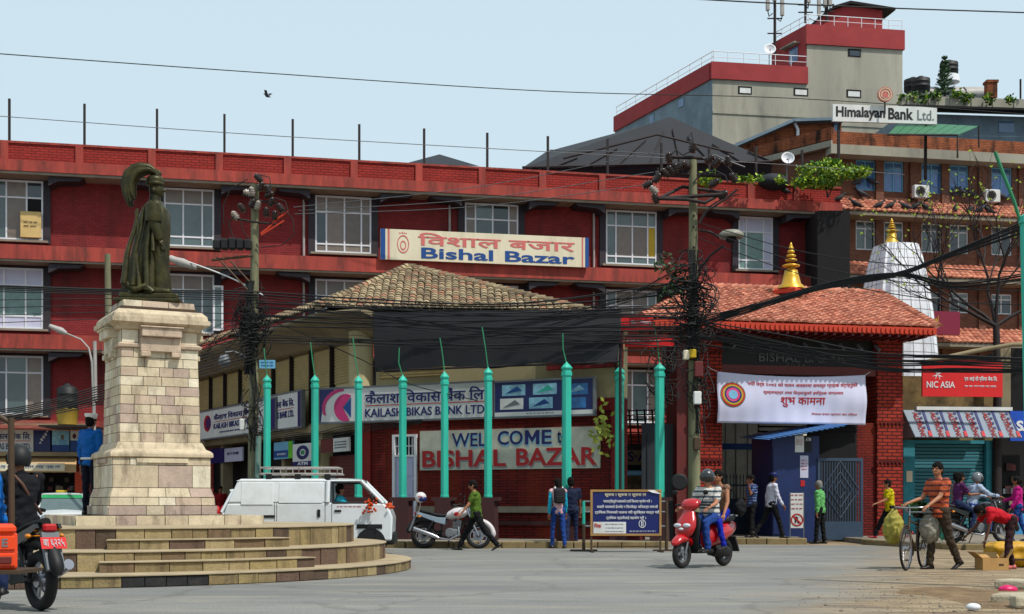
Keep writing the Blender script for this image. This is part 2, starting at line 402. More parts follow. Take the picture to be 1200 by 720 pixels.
# asphalt with dusty patches, dirt towards the lower right corner
def ground_mat():
    m = bpy.data.materials.new('dusty asphalt'); m.use_nodes = True; t = m.node_tree; N = t.nodes; L = t.links; b = N['Principled BSDF']
    b.inputs['Roughness'].default_value = .85; b.inputs['Specular IOR Level'].default_value = .3
    geo = N.new('ShaderNodeNewGeometry'); pos = geo.outputs['Position']
    def nz(sc, det=6, ro=.6, stretch=None):
        n = N.new('ShaderNodeTexNoise'); n.inputs['Scale'].default_value = sc; n.inputs['Detail'].default_value = det; n.inputs['Roughness'].default_value = ro
        if stretch:
            mp = N.new('ShaderNodeMapping'); mp.inputs['Scale'].default_value = stretch; L.new(pos, mp.inputs[0]); L.new(mp.outputs[0], n.inputs['Vector'])
        else: L.new(pos, n.inputs['Vector'])
        return n.outputs[0]
    def rng(x, a, b_, c=0, d=1):
        r = N.new('ShaderNodeMapRange'); r.inputs['From Min'].default_value = a; r.inputs['From Max'].default_value = b_; r.inputs['To Min'].default_value = c; r.inputs['To Max'].default_value = d; L.new(x, r.inputs['Value']); return r.outputs[0]
    def mixc(f, a, b_):
        mm = N.new('ShaderNodeMixRGB'); L.new(f, mm.inputs[0])
        for i, q in ((1, a), (2, b_)):
            if isinstance(q, tuple): mm.inputs[i].default_value = (*q, 1)
            else: L.new(q, mm.inputs[i])
        return mm.outputs[0]
    c = mixc(rng(nz(.35, 5, .6, (.5, 1.4, 1)), .38, .62), S(132,133,132), S(158,157,153))
    c = mixc(rng(nz(38, 4), .35, .7, 0, .7), c, S(96,96,95))
    c = mixc(rng(nz(1.1, 6, .7, (.35, 1.6, 1)), .5, .72, 0, .5), c, S(184,174,152))
    c = mixc(rng(nz(.8, 7, .75, (.3, 1.2, 1)), .58, .70, 0, .45), c, S(96,94,92))
    c = mixc(rng(nz(160, 2), .5, .75, 0, .5), c, S(190,186,176))
    c = mixc(rng(nz(2.2, 5, .6, (.12, 2.2, 1)), .55, .68, 0, .35), c, S(98,97,95))
    # dirt: distance from the near right corner and along the far right verge
    sp = N.new('ShaderNodeSeparateXYZ'); L.new(pos, sp.inputs[0])
    def lin(ax, ay, k):
        a = N.new('ShaderNodeMath'); a.operation = 'MULTIPLY_ADD'; L.new(sp.outputs[0], a.inputs[0]); a.inputs[1].default_value = ax; a.inputs[2].default_value = k
        b2 = N.new('ShaderNodeMath'); b2.operation = 'MULTIPLY_ADD'; L.new(sp.outputs[1], b2.inputs[0]); b2.inputs[1].default_value = ay; L.new(a.outputs[0], b2.inputs[2]); return b2.outputs[0]
    def addn(x, y, k):
        a = N.new('ShaderNodeMath'); a.operation = 'MULTIPLY_ADD'; L.new(y, a.inputs[0]); a.inputs[1].default_value = k; L.new(x, a.inputs[2]); return a.outputs[0]
    n1 = nz(.9, 6, .65)
    d1 = rng(addn(lin(1.0, -.33, 2.1), n1, 3.2), 1.3, 3.2)          # near right
    d2 = rng(addn(lin(.12, .5, -18.4), n1, 1.6), .45, .9)            # far verge
    mxx = N.new('ShaderNodeMath'); mxx.operation = 'MAXIMUM'; L.new(d1, mxx.inputs[0]); L.new(d2, mxx.inputs[1])
    soil = mixc(rng(nz(1.7, 8, .7, (.6, 1.8, 1)), .38, .64), S(122,98,72), S(186,166,132))
    soil = mixc(rng(nz(2.6, 8, .75, (.4, 2, 1)), .56, .66, 0, .8), soil, S(84,66,50))
    mk = N.new('ShaderNodeMath'); mk.operation = 'MULTIPLY'; mk.inputs[1].default_value = .85; L.new(mxx.outputs[0], mk.inputs[0])
    c = mixc(mk.outputs[0], c, soil)
    # narrow dark cracks
    vo = N.new('ShaderNodeTexVoronoi'); vo.feature = 'DISTANCE_TO_EDGE'; vo.inputs['Scale'].default_value = .3
    nn = N.new('ShaderNodeTexNoise'); nn.inputs['Scale'].default_value = 1.5; nn.inputs['Detail'].default_value = 5; L.new(pos, nn.inputs['Vector'])
    va = N.new('ShaderNodeVectorMath'); va.operation = 'MULTIPLY_ADD'; L.new(nn.outputs['Color'], va.inputs[0]); va.inputs[1].default_value = (.9,.9,0); L.new(pos, va.inputs[2]); L.new(va.outputs[0], vo.inputs['Vector'])
    c = mixc(rng(vo.outputs['Distance'], .004, .016, .3, 0), c, S(90,86,80))
    L.new(c, b.inputs['Base Color'])
    bp = N.new('ShaderNodeBump'); bp.inputs['Strength'].default_value = .5; bp.inputs['Distance'].default_value = .03
    L.new(nz(18, 6, .7), bp.inputs['Height']); L.new(bp.outputs[0], b.inputs['Normal'])
    return m
M_ground = ground_mat()
M_pave = mat('dusty pavement', S(150,142,128), .9, var=.18, sc=2, dirt=(S(110,96,78), .6, 1.4), bump=.3)
M_kerbm = mat('mossy kerb stone', S(150,132,96), .9, var=.25, sc=3, dirt=(S(84,72,44), .7, 3), bump=.4, rnd=.15)
# ================================================================ setting
g = MB(); g.box(-300, 300, -40, 500, -.3, 0); structure(g.build('ground', M_ground))
def pavement(poly, z=.15, name='pavement'):
    m = MB(); m.prism(poly, -.05, z, 'xy'); o = structure(m.build(name, M_pave)); return o
def kerb(p0, p1, z, n):
    """kerb stones, one object each, parented to a pavement"""
    p0 = Vector((*p0, 0)); p1 = Vector((*p1, 0)); d = (p1-p0)/n; a = math.atan2(d.y, d.x); L_ = d.length
    m = MB(); m.box(.008, L_-.008, -.16, .02, -.04, z+.012, .02); me = m.mesh('kerb_stone', M_kerbm)
    for i in range(n): share('kerb_stone', me, KP, p0+d*i, (0, 0, a+random.uniform(-.01,.01)))
KP = pavement([(-8,33.4),(-2.5,32.4),(3.7,32.2),(3.9,36),(1.5,44),(-8,46)])
kerb((-8,33.4), (-2.5,32.4), .15, 9); kerb((-2.5,32.4), (3.7,32.2), .15, 11)
KP = pavement([(5.5,35.3),(7.6,35.3),(8.2,42),(5.5,42)]); kerb((5.5,35.3), (7.6,35.3), .15, 4)
KP = pavement([(9.1,35.0),(10.2,30.9),(40,30.9),(40,52),(9.1,52)], .13); kerb((9.1,35.0), (10.2,30.9), .13, 7); kerb((10.2,30.9), (20,30.9), .13, 16)
KP = pavement([(-60,40),(-15.5,47),(-9.5,50),(-12,56),(-60,56)], .15)
# ================================================================ the long red shopping building
FA = Frame(-19.5, 52, 12.85)
bz = FA.thing('shopping_building', 'long red painted shopping building with three rows of barred white windows', 'building')
UL, UR = -9.0, FA.u(958, 0)
UE = FA.u(986, -1)
def fz(py, px=0, v=0): return FA.z(px, py, v)
zp_top, zc_top, zc_bot = fz(165,0,-1), fz(186,0,-1.1), fz(199,0,-1.1)
zl = [(fz(286,0,-1), fz(303,0,-1)), (fz(391,0,-1), fz(408,0,-1)), (fz(492,0,-1), fz(508,0,-1))]
# windows: (x0, x1, ytop, ybot at their own px) ; rows share z
rows = [(fz(212,0), fz(280,0)), (fz(315,0), fz(384,0)), (fz(418,0), fz(485,0))]
wx = [(-8, 50), (193, 250), (370, 434), (545, 606), (710, 768), (865, 904)]
wins = []
for r, (zt, zb) in enumerate(rows):
    for k, (a, b) in enumerate(wx): wins.append((FA.u(a), FA.u(b), zt, zb, r, k))
# wall with real openings: vertical strips between/around windows
m = MB(); cuts = sorted({(FA.u(a), FA.u(b)) for a, b in wx})
x = UL
def wallpiece(u0, u1, z0, z1): m.box(u0, u1, 0, .3, z0, z1)
zbase = 0
for (u0, u1) in cuts:
    u0 -= .22; u1 += .22
    wallpiece(x, u0, 0, zp_top-.4)
    zz = zp_top-.4
    for zt, zb in rows:
        wallpiece(u0, u1, zt+.12, zz); zz = zb-.12
    wallpiece(u0, u1, 0, zz); x = u1
wallpiece(x, UR, 0, zp_top-.4)
m.box(UR-.3, UR, .3, 14, 0, zp_top-.4)
m.build('wall', M_wall, bz)
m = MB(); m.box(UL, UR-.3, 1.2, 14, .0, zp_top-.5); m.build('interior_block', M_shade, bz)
for (zt, zb) in zl: MB().box(UL, UE if zb < 9 or True else UE, -1.05, 0, zb, zt).build('ledge', M_ledge, bz)
o = MB(); o.box(UL, UE, -1.1, 14.2, zc_bot, zc_top, 0); o.build('cornice', M_ledge, bz)
o = MB(); o.box(UL, UE-.05, -1.04, -.02, zc_bot-.1, zc_bot-.004); o.build('soffit', M_soffit, bz)
for (zt, zb) in zl: MB().box(UL, UE-.05, -1.0, -.02, zb-.08, zb-.004).build('soffit', M_soffit, bz)
m = MB(); m.box(UL, UE-.02, -.95, -.7, zc_top, zp_top-.05); m.build('parapet', M_parbrick, bz)
MB().box(UL, UE, -1.0, -.66, zp_top-.05, zp_top+.03).build('parapet_coping', M_ledge, bz)
postpx = [11, 99, 184, 263, 343, 421, 497, 571, 642, 712, 775, 831, 886, 940]
for p in postpx:
    u = FA.u(p-6, -1); MB().box(u-.14, u+.14, -1.02, -.69, zc_top, zp_top-.051).build('parapet_pier', M_ledge, bz)
# end wall wing on the right, dark brackets and drain pipes
for p, yb in ((356, 1), (527, 1), (696, 1)):
    u = FA.u(p, -.1)
    for (za, zb2) in ((zc_bot-.1, zl[0][0]), (zl[0][1]-.1, zl[1][0])):
        MB().tube([(u,-.09,za),(u,-.09,zb2)], .05, 8).build('drain_pipe', M_pipe, bz)
paneM = {0: [M_glassG, M_curtain, M_glassD], 1: [M_glassG, M_glassD, M_glassG], 2: [M_curtain, M_curtain, M_glassG], 3: [M_curtain, M_glassG, M_glassD], 4: [M_curtain, M_glassG, M_curtain], 5: [M_curtG, M_curtG, M_lilac]}
rw = random.Random(3)
def window(par, u0, u1, z0, z1, cols, zrows, mats, v=0., bar=.075, deep=.16, framemat=None, pick=None, nm='window'):
    """white bar frame (part) with each pane a sub-part"""
    fm = framemat or M_white
    f = MB(); xs = [u0+(u1-u0)*c for c in cols]; zs = [z0+(z1-z0)*c for c in zrows]
    for i, xx in enumerate(xs):
        w_ = bar if i in (0, len(xs)-1) else bar*.8
        f.box(xx-w_/2, xx+w_/2, v-.03, v+.05, z0-bar/2, z1+bar/2)
    for i, zz in enumerate(zs):
        w_ = bar if i in (0, len(zs)-1) else bar*.8
        f.box(u0, u1, v-.025, v+.045, zz-w_/2, zz+w_/2)
    fo = f.build(nm, fm, par)
    for i in range(len(xs)-1):
        for j in range(len(zs)-1):
            q = MB(); mm = pick(i, j, len(xs)-1, len(zs)-1) if pick else rw.choice(mats)
            if mm is None: continue
            q.box(xs[i]+bar*.35, xs[i+1]-bar*.35, v+.005, v+.02, zs[j]+bar*.35, zs[j+1]-bar*.35)
            q.build('pane', mm, fo)
    return fo
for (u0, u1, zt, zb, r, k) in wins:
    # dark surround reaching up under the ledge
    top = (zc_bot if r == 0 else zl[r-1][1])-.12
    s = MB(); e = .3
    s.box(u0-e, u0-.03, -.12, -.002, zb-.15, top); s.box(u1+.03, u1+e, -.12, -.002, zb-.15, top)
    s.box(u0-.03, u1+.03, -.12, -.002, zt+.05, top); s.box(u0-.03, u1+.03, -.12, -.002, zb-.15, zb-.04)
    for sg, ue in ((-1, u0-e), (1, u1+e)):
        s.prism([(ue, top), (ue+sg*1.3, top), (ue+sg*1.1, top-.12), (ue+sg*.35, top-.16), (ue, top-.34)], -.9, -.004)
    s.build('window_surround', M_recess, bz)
    MB().box(u0-.22, u1+.22, -.28, -.125, zb-.13, zb-.05).build('window_sill', M_soffit, bz)
    mats = paneM[k]
    if k == 5: cols = (0, .22, .74, 1); zr = (0, .16, .6, .78, 1) if False else (0, .17, .72, 1)
    elif k in (2, 3, 4): cols = (0, .19, .52, .83, 1); zr = (0, .14, .72, 1)
    elif k == 0: cols = (0, .27, .68, 1) if r != 1 else (0, .22, .66, 1); zr = (0, .72, 1) if r != 1 else (0, .2, .72, 1)
    else: cols = (0, .03, .38, .77, 1) if False else (0, .38, .77, 1); zr = (0, .16, .74, 1)
    def pick(i, j, n, mm_, k=k, r=r, mats=mats):
        if k == 4 and r == 0 and i == 3 and j == 1: return M_yellow
        if k == 5 and j == 2: return M_lilac
        if k == 0 and r == 1: return M_lilac if j != 1 else M_curtG
        if k == 0 and r == 0 and j == 0 and i == 2: return M_shade
        if k == 1: return M_glassG if j < 2 else M_curtain
        if k == 4 and r == 0: return M_curtain if j == 1 and i in (1, 2) else M_glassG
        if k in (2,) : return (M_glassD if i == 0 and j == 1 else M_curtain)
        return mats[(i*7+j*3+r) % 3]
    window(bz, u0, u1, zb, zt, cols, zr, mats, v=-.06, pick=pick)
# open casement on the second row
u = FA.u(250); zt, zb = rows[1]
window(bz, u+.02, u+.34, zb+.1, zt-.45, (0, 1), (0, 1), [M_glassG], v=-.35)
# carton behind the first window
bx = FA.thing('cardboard_carton', 'tan cardboard carton standing inside the open window at the top left', 'box', at=(FA.u(37), -.2, rows[0][1]+.03))
q = MB(); q.box(-.38,.38,-.12,.02,0,1.0,.02); q.build('carton', mat('tan cardboard', S(214,186,128), .8, var=.08), bx)
q = MB(); scribble(q, -.25,.25,.35,.65,-.125,2,4); q.build('print', M_steel, bx)
# roof edge posts
for i, p in enumerate(postpx):
    u = FA.u(p, -.6); hh = [125,125,125,123,118,115,112,108,104,100,0,0,96,0][i] if i < 14 else 0
    ytop = [116,122,128,134,140,146,151,156,160,163,168,0,0,176][i] or 172
    zt_ = FA.z(p, ytop, -.6)
    t = FA.thing('roof_post', 'thin dark steel post rising from the red parapet, one of a row along the roof', 'post', 'steel posts along the red parapet', at=(u, -.6, zc_top+.05))
    q = MB(); q.box(-.045,.045,-.045,.045,0,zt_-zc_top-.05); q.build('post', M_rust, t)
    t['label'] = ['leftmost thin steel roof post, at the photo edge', 'second thin steel roof post from the left', 'thin steel roof post behind the statue plume', 'thin steel roof post left of the short utility pole top', 'thin steel roof post right of the short utility pole top', 'thin steel roof post left of the distant dark roof peak', 'thin steel roof post beside the small dark roof peak', 'thin steel roof post above the long cream sign', 'thin steel post at the left corner of the dark canopy roof', 'thin steel post under the left slope of the canopy roof', 'thin steel post just left of the tall utility pole top', 'thin steel post just right of the tall utility pole top', 'thin steel post at the right corner of the dark canopy roof', 'rightmost thin steel roof post, beside the yellow shrub'][i]
# wire along the post tops is built with the cables
# small dark roofs on top
def hiproof(name, label, poly_px, Y, depth, apex, group=None):
    t = thing(name, label, 'roof', W(apex[0], apex[1]+40, Y))
    return t
cv = thing('rooftop_canopy', 'large dark hipped canopy on trusses above the red parapet', 'canopy', W(770, 200, 60))
oc = Vector(cv.location)
def rel(v, o): return Vector(v)-o
ap1, ap2 = W(785,137,61), W(740,152,66)
L0 = W(612,197,58); R0 = W(905,190,59.5); BL = W(640,178,70); BR = W(880,178,71)
m = MB(); th = .12
for q in ((L0, W(672,172,57.5), ap1, W(700,158,64)), ):
    pass
front = [L0, W(700,166,57), ap1, W(848,164,58), R0]
# two sloping sheets meeting at the apex with a drooping front edge
m.add([L0, R0, ap1, W(785,139,69), BL, BR], [(0,1,2),(0,2,3,4),(1,5,3,2)])
m.build('canopy_cloth', M_tarpB, cv, oc, fix=False)
m = MB(); m.add([L0+Vector((0,0,-.02)), R0+Vector((0,0,-.02)), R0+Vector((0,1.5,-2.2)), L0+Vector((0,1.5,-1.9)), W(640,206,60)], [(0,1,2,3)]); m.build('hanging_cloth', M_tarpB, cv, oc)
m = MB()
for k in range(9):
    a = L0.lerp(R0, k/8); b = L0.lerp(R0, min(1, k/8+.06)); c = Vector((a.x, a.y, a.z)); 
    f_ = 1-abs(k/8-.58)/.6; tp = c.lerp(ap1, max(0, f_)*.8)
    m.tube([c+Vector((0,-.05,0)), tp+Vector((0,-.12,-.05))], .035, 5)
m.tube([L0+Vector((0,-.1,.0)), R0+Vector((0,-.1,0))], .05, 5)
m.tube([W(660,186,57.6), W(770,158,57.8), W(860,180,58.4)], .05, 5)
m.build('truss', M_rust, cv, oc)
for p in (642, 712, 771, 886): MB().tube([W(p,197,57.9), W(p,236,57.9)], .05, 6).build('canopy_post', M_rust, cv, oc)
t = thing('small_dark_roof', 'small dark hipped roof peeping over the parapet left of the canopy', 'roof', W(515,200,60)); m = MB(); o_ = Vector(t.location)
m.add([W(470,193,58), W(562,195,58.5), W(515,181,61), W(480,193,64), W(556,194,64)], [(0,1,2),(0,2,3),(1,4,2),(3,2,4),(0,3,4,1)]); m.build('roof_sheet', M_tarpB, t, o_)
# ================================================================ tiled corner building
CO = (-4.15, 38.0); B1 = Frame(CO[0], CO[1], -27.25); B2 = Frame(CO[0], CO[1], -59.9)
cb = thing('corner_building', 'old corner building with mossy tiled roof, black canopy and painted welcome wall', 'building', (CO[0], CO[1], 0), 0)
co = Vector((CO[0], CO[1], 0))
class Part:  # build parts of cb from frame coordinates
    pass
def fr(frame, mb):
    """move a builder from frame coords to world"""
    mb.v = [tuple(frame.w(x, y, z)) for x, y, z in mb.v]; return mb
u725 = B1.u(730)
Zs_top, Zs_bot = 4.62, 3.42
m = MB(); 
d0, d1 = B1.u(463), B1.u(487)                     # door opening
zd = B1.z(475, 512)
m.box(0, d0, 0, .3, 0, 3.7); m.box(d0, d1, 0, .3, zd, 3.7); m.box(d1, u725, 0, .3, 0, 3.7)
fr(B1, m).build('brick_wall', M_brickF, cb, co)
m = MB(); m.box(0, u725, -.05, .0, 3.42, 3.72); m.box(.0,.28,-.06,.0,.1,3.42); m.box(u725-.3, u725, -.06, 0, .1, 3.42); fr(B1, m).build('wall_band', mat('dark red render', S(140,28,26), .8, var=.15, dirt=(S(170,70,40), .4, 2)), cb, co)
m = MB(); m.box(d0-.06, d0+.02, -.06, .1, .15, zd+.06); m.box(d1-.02, d1+.06, -.06, .1, .15, zd+.06); m.box(d0+.02, d1-.02, -.06, .1, zd, zd+.06); m.box(d0+.02, d1-.02, -.05, .1, zd-.55, zd-.5)
fr(B1, m).build('door_frame', M_white, cb, co)
M_doorl = mat('pale lilac door paint', S(196,198,226), .6, var=.06)
m = MB(); dm = (d0+d1)/2
m.box(d0+.02, dm-.01, .0, .05, .15, zd-.55); m.box(dm+.01, d1-.02, 0, .05, .15, zd-.55)
for a, b in ((d0+.02, dm-.01), (dm+.01, d1-.02)):
    for k in range(4): m.box(a+.06, b-.06, -.02, 0, .3+k*.5, .3+k*.5+.4)
do = fr(B1, m).build('door', M_doorl, cb, co)
m = MB(); m.box(dm-.06, dm-.02, -.05, 0, 1.1, 1.3); fr(B1, m).build('handle', M_rust, do).location = -do.location if False else (0,0,0)
do.children[0].location = tuple(-co)
m = MB(); m.m(M_shade).box(d0+.02, d1-.02, .05, .08, zd-.5, zd); m.m(M_white)
for k in range(1, 6): x = d0+(d1-d0)*k/6; m.box(x-.012, x+.012, .0, .04, zd-.5, zd)
m.box(d0, d1, .0, .04, zd-.27, zd-.24); fr(B1, m).build('fanlight', None, cb, co)
# low front wall ledges (steps of brick below the painted wall)
for (z0, z1, vv) in ((.82, .98, -.55), (.5, .6, -.7), (.02, .5, -.6), (.6, .82, -.45)):
    m = MB(); m.box(B1.u(487, vv), u725+.6, vv, -.002, z0, z1); fr(B1, m).build('plinth_course', M_brickF if z1-z0 > .2 else M_maroon if z0 < .6 else M_soffit, cb, co)
# upper floor behind the black canopy: cream wall, corner column, shutters
m = MB(); m.box(.4, u725, .05, .3, 3.74, 5.5); fr(B1, m).build('upper_wall', M_cream, cb, co)
m = MB(); m.box(.55, 2.6, -.02, .05, 4.5, 5.7)
for k in range(16): m.box(.55, 2.6, -.04, -.02, 4.52+k*.075, 4.55+k*.075)
fr(B1, m).build('shutter', M_shutcream, cb, co)
m = MB(); m.box(B1.u(641,.0), u725, -.03, .04, 4.5, 5.4); fr(B1, m).build('red_upper_panel', M_wall, cb, co)
m = MB(); m.tube([(co.x-.05, co.y-.05, 3.7), (co.x-.05, co.y-.05, 6.2)], .34, 16); m.build('corner_column', M_cream, cb, co)
m = MB(); m.v = []; 
m.box(.0, 1.2, -.35, .0, 3.28, 3.42); fr(B1, m).build('sign_shelf', M_soffit, cb, co)
# left wing (recedes): ground floor openings with shutters, concrete slab, shuttered upper floor
UW = -15.2
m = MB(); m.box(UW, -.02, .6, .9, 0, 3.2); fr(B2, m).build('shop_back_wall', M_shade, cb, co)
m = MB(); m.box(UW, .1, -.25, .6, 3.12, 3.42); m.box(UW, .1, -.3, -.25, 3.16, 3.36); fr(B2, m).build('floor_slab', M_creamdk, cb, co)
for k, uu in enumerate((-.25, -3.0, -6.1, -9.2, -12.2, -15.0)):
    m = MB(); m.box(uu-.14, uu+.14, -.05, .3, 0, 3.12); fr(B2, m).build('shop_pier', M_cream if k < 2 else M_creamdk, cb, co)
M_redshut = mat('dark red roller shutter', S(112,40,36), .6, var=.15)
for (a, b) in ((-2.8,-.45), (-5.9,-4.4)):
    m = MB(); m.box(a, b, .18, .22, .15, 2.45)
    for k in range(24): m.box(a, b, .15, .18, .16+k*.095, .21+k*.095)
    fr(B2, m).build('roller_shutter', M_redshut, cb, co)
m = MB(); m.box(UW, .0, .0, .3, 3.42, 6.0); fr(B2, m).build('wing_upper_wall', M_cream, cb, co)
for k in range(9):
    a = -15+k*1.62
    m = MB(); m.box(a+.1, a+1.5, -.03, .0, 4.5, 5.75)
    for j in range(14): m.box(a+.1, a+1.5, -.05, -.03, 4.52+j*.088, 4.56+j*.088)
    fr(B2, m).build('shutter', M_shutcream, cb, co)
    m = MB(); m.box(a+.0, a+.07, -.16, -.002, 3.5, 6.0); fr(B2, m).build('mullion', M_rust, cb, co)
# canopy soffit: curved cream underside round the corner
ZE = 6.28; d = 1.5
EC = Vector((CO[0]-.718*d, CO[1]-.755*d, ZE))
def cove(fr_, u0, u1, n=10):
    m = MB(); R = []
    for (vv, zz) in ((0, 5.55), (-.25, 5.72), (-.6, 5.95), (-1.0, 6.1), (-1.45, 6.16), (-1.45, 6.24), (-.5, 6.22), (0, 6.2)):
        R.append((vv, zz))
    rings = []
    for q in (u0, u1): rings.append([fr_.w(q + (0 if q != 0 else 0), vv, zz) for vv, zz in R])
    m.rings(rings); return m
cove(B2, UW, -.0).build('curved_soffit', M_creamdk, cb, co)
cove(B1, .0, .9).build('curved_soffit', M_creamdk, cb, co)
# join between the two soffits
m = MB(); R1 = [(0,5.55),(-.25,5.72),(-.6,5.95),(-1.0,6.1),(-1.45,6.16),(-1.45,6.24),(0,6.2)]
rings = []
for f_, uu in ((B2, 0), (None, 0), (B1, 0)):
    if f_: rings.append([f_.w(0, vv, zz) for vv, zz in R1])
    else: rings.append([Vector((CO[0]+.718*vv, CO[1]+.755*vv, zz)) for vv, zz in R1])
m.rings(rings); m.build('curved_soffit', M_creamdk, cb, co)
# roof planes
AP = W(478,314,41.5); FL = Vector(EC)+Vector((0,0,.06)); FR = W(690,366,37.2)
back = B2.w(UW, -1.5, ZE+.06); ridgeC = B2.w(-2.2, 1.3, 7.55); ridgeB = B2.w(UW, 1.3, 7.35); rr_ = Vector((FR.x+2.5, FR.y+6, FR.z))
m = MB(); m.add([FL, FR, AP, ridgeC, back, ridgeB, rr_], [(0,1,2),(0,2,3),(0,3,5,4),(1,6,2)]); 
m.add([FL-Vector((0,0,.12)), FR-Vector((0,0,.12)), AP-Vector((0,0,.12)), rr_-Vector((0,0,.12))], [(0,1,2),(1,3,2)])
m.build('roof_deck', mat('dark roof underlay', S(70,60,50), .9), cb, co)
def tiles(tri, along, up, wu, wv, mtl, par, off, name='roof_tiles', lift=.035, seed=1):
    """half round clay tiles laid on a polygon: one joined piece; along, up are unit vectors in the plane from tri[0]"""
    rr = random.Random(seed); o = Vector(tri[0]); along = along.normalized(); nrm = along.cross(up).normalized()
    if nrm.z < 0: nrm = -nrm
    up = nrm.cross(along).normalized()
    if up.z < 0: up = -up
    P = [((Vector(p)-o).dot(along), (Vector(p)-o).dot(up)) for p in tri]
    m = MB(); vmax = max(p[1] for p in P); v = 0.
    def span(v):
        xs = []
        for i in range(len(P)):
            (x0,y0),(x1,y1) = P[i], P[(i+1) % len(P)]
            if (y0-v)*(y1-v) <= 0 and abs(y1-y0) > 1e-6: xs.append(x0+(x1-x0)*(v-y0)/(y1-y0))
        return (min(xs), max(xs)) if len(xs) > 1 else None
    row = 0
    while v < vmax-.05:
        sp = span(v+wv*.5)
        if sp:
            a = math.floor(sp[0]/wu)*wu
            while a < sp[1]:
                if a+wu*.5 > sp[0]:
                    w2 = wu*.5; L_ = wv*1.15; j = rr.uniform(-.012,.012); 
                    pts = []
                    for vv, lf in ((0, lift), (L_, 0)):
                        ring = []
                        for k in range(5):
                            an = math.pi*k/4; ring.append(o+along*(a+w2+j-math.cos(an)*w2*.96)+up*(v+vv)+nrm*(lf+.01+math.sin(an)*wu*.32+j))
                        pts.append(ring)
                    vs = pts[0]+pts[1]; m.add(vs, [(k, k+1, 5+k+1, 5+k) for k in range(4)], True)
                    m.add(pts[0], [(0,1,2,3,4)])
                a += wu
        v += wv; row += 1
    return m.build(name, mtl, par, off, fix=False, kind='stuff')
def tile_mat(name, cols, sc=7.):
    m = bpy.data.materials.new(name); m.use_nodes = True; t = m.node_tree; N = t.nodes; L = t.links; b = N['Principled BSDF']; b.inputs['Roughness'].default_value = .85
    geo = N.new('ShaderNodeNewGeometry'); wn = N.new('ShaderNodeValToRGB'); wn.color_ramp.interpolation = 'CONSTANT'
    e = wn.color_ramp.elements
    while len(e) < len(cols): e.new(.5)
    for i, c in enumerate(cols): e[i].position = i/len(cols); e[i].color = (*c, 1)
    L.new(geo.outputs['Random Per Island'], wn.inputs[0])
    n = N.new('ShaderNodeTexNoise'); n.inputs['Scale'].default_value = 3; n.inputs['Detail'].default_value = 8; L.new(geo.outputs['Position'], n.inputs[0])
    r = N.new('ShaderNodeMapRange'); r.inputs['From Min'].default_value = .3; r.inputs['From Max'].default_value = .7; r.inputs['To Min'].default_value = .7; r.inputs['To Max'].default_value = 1.2; L.new(n.outputs[0], r.inputs['Value'])
    mul = N.new('ShaderNodeVectorMath'); mul.operation = 'SCALE'; L.new(wn.outputs[0], mul.inputs[0]); L.new(r.outputs[0], mul.inputs['Scale']); L.new(mul.outputs[0], b.inputs['Base Color'])
    MATS[name] = m; return m
M_tY = tile_mat('mossy yellow tiles', [S(168,150,120), S(148,130,102), S(184,166,134), S(158,142,114), S(132,114,90), S(176,130,102), S(166,148,118), S(178,160,128)])
M_tR = tile_mat('terracotta tiles', [S(206,140,114), S(192,124,100), S(218,152,126), S(200,132,106), S(180,110,88), S(212,146,120)])
tiles([FL, FR, AP], (FR-FL), AP-FL, .2, .26, M_tY, cb, co, seed=1)
tiles([FL, AP, ridgeC], (back-FL), ridgeC-FL, .2, .26, M_tY, cb, co, seed=2)
tiles([FL, ridgeC, ridgeB, back], (back-FL), ridgeC-FL, .2, .26, M_tY, cb, co, seed=3)
m = MB(); n_ = 26
for (a, b, nn) in ((AP, FR, 26), (AP, FL, 22), (ridgeC, ridgeB, 40)):
    for k in range(nn):
        p = a.lerp(b, k/nn); q = a.lerp(b, (k+1.1)/nn); m.tube([p+Vector((0,0,.03)), q+Vector((0,0,.06))], [.10,.12], 7)
m.build('ridge_tiles', M_tY, cb, co, fix=False, kind='stuff')
# black canopy cloth hanging in front of the upper floor
t = thing('black_canopy_cloth', 'wide black tarpaulin hung below the tiled corner roof', 'tarpaulin', W(580, 430, 34.8)); to = Vector(t.location)
TL, TR, BLc, BRc = W(437,367,36.3), W(727,362,33.7), W(440,435,35.9), W(724,424,33.0)
m = MB(); nu, nv = 30, 6; rings = []
for j in range(nv+1):
    row = []
    for i in range(nu+1):
        a = TL.lerp(TR, i/nu); b = BLc.lerp(BRc, i/nu); p = a.lerp(b, j/nv); s_ = j/nv
        p = p+Vector((0, -.10*math.sin(math.pi*s_)+.05*math.sin(i*1.3+j)*s_, -.05*math.sin(i/nu*math.pi*5)*s_)); row.append(p)
    rings.append(row)
rings2 = [[p+Vector((0,.02,0)) for p in r] for r in rings]
m.rings(rings, False, True, closed=False); m.rings(rings2[::-1], False, True, closed=False)
m.build('cloth', M_tarp, t, to, fix=False)
m = MB(); m.tube([BLc, BRc], .03, 6); m.tube([BLc, TL], .02, 6); m.tube([BRc, TR], .03, 6); m.build('support_tube', M_rust, t, to)
t = thing('steel_frame_post', 'thin dark post carrying the right end of the black tarpaulin', 'post', W(727,600,33.2)); MB().tube([W(727,625,33.2), W(727,400,33.2)], .04, 6).build('post', M_rust, t, t.location)
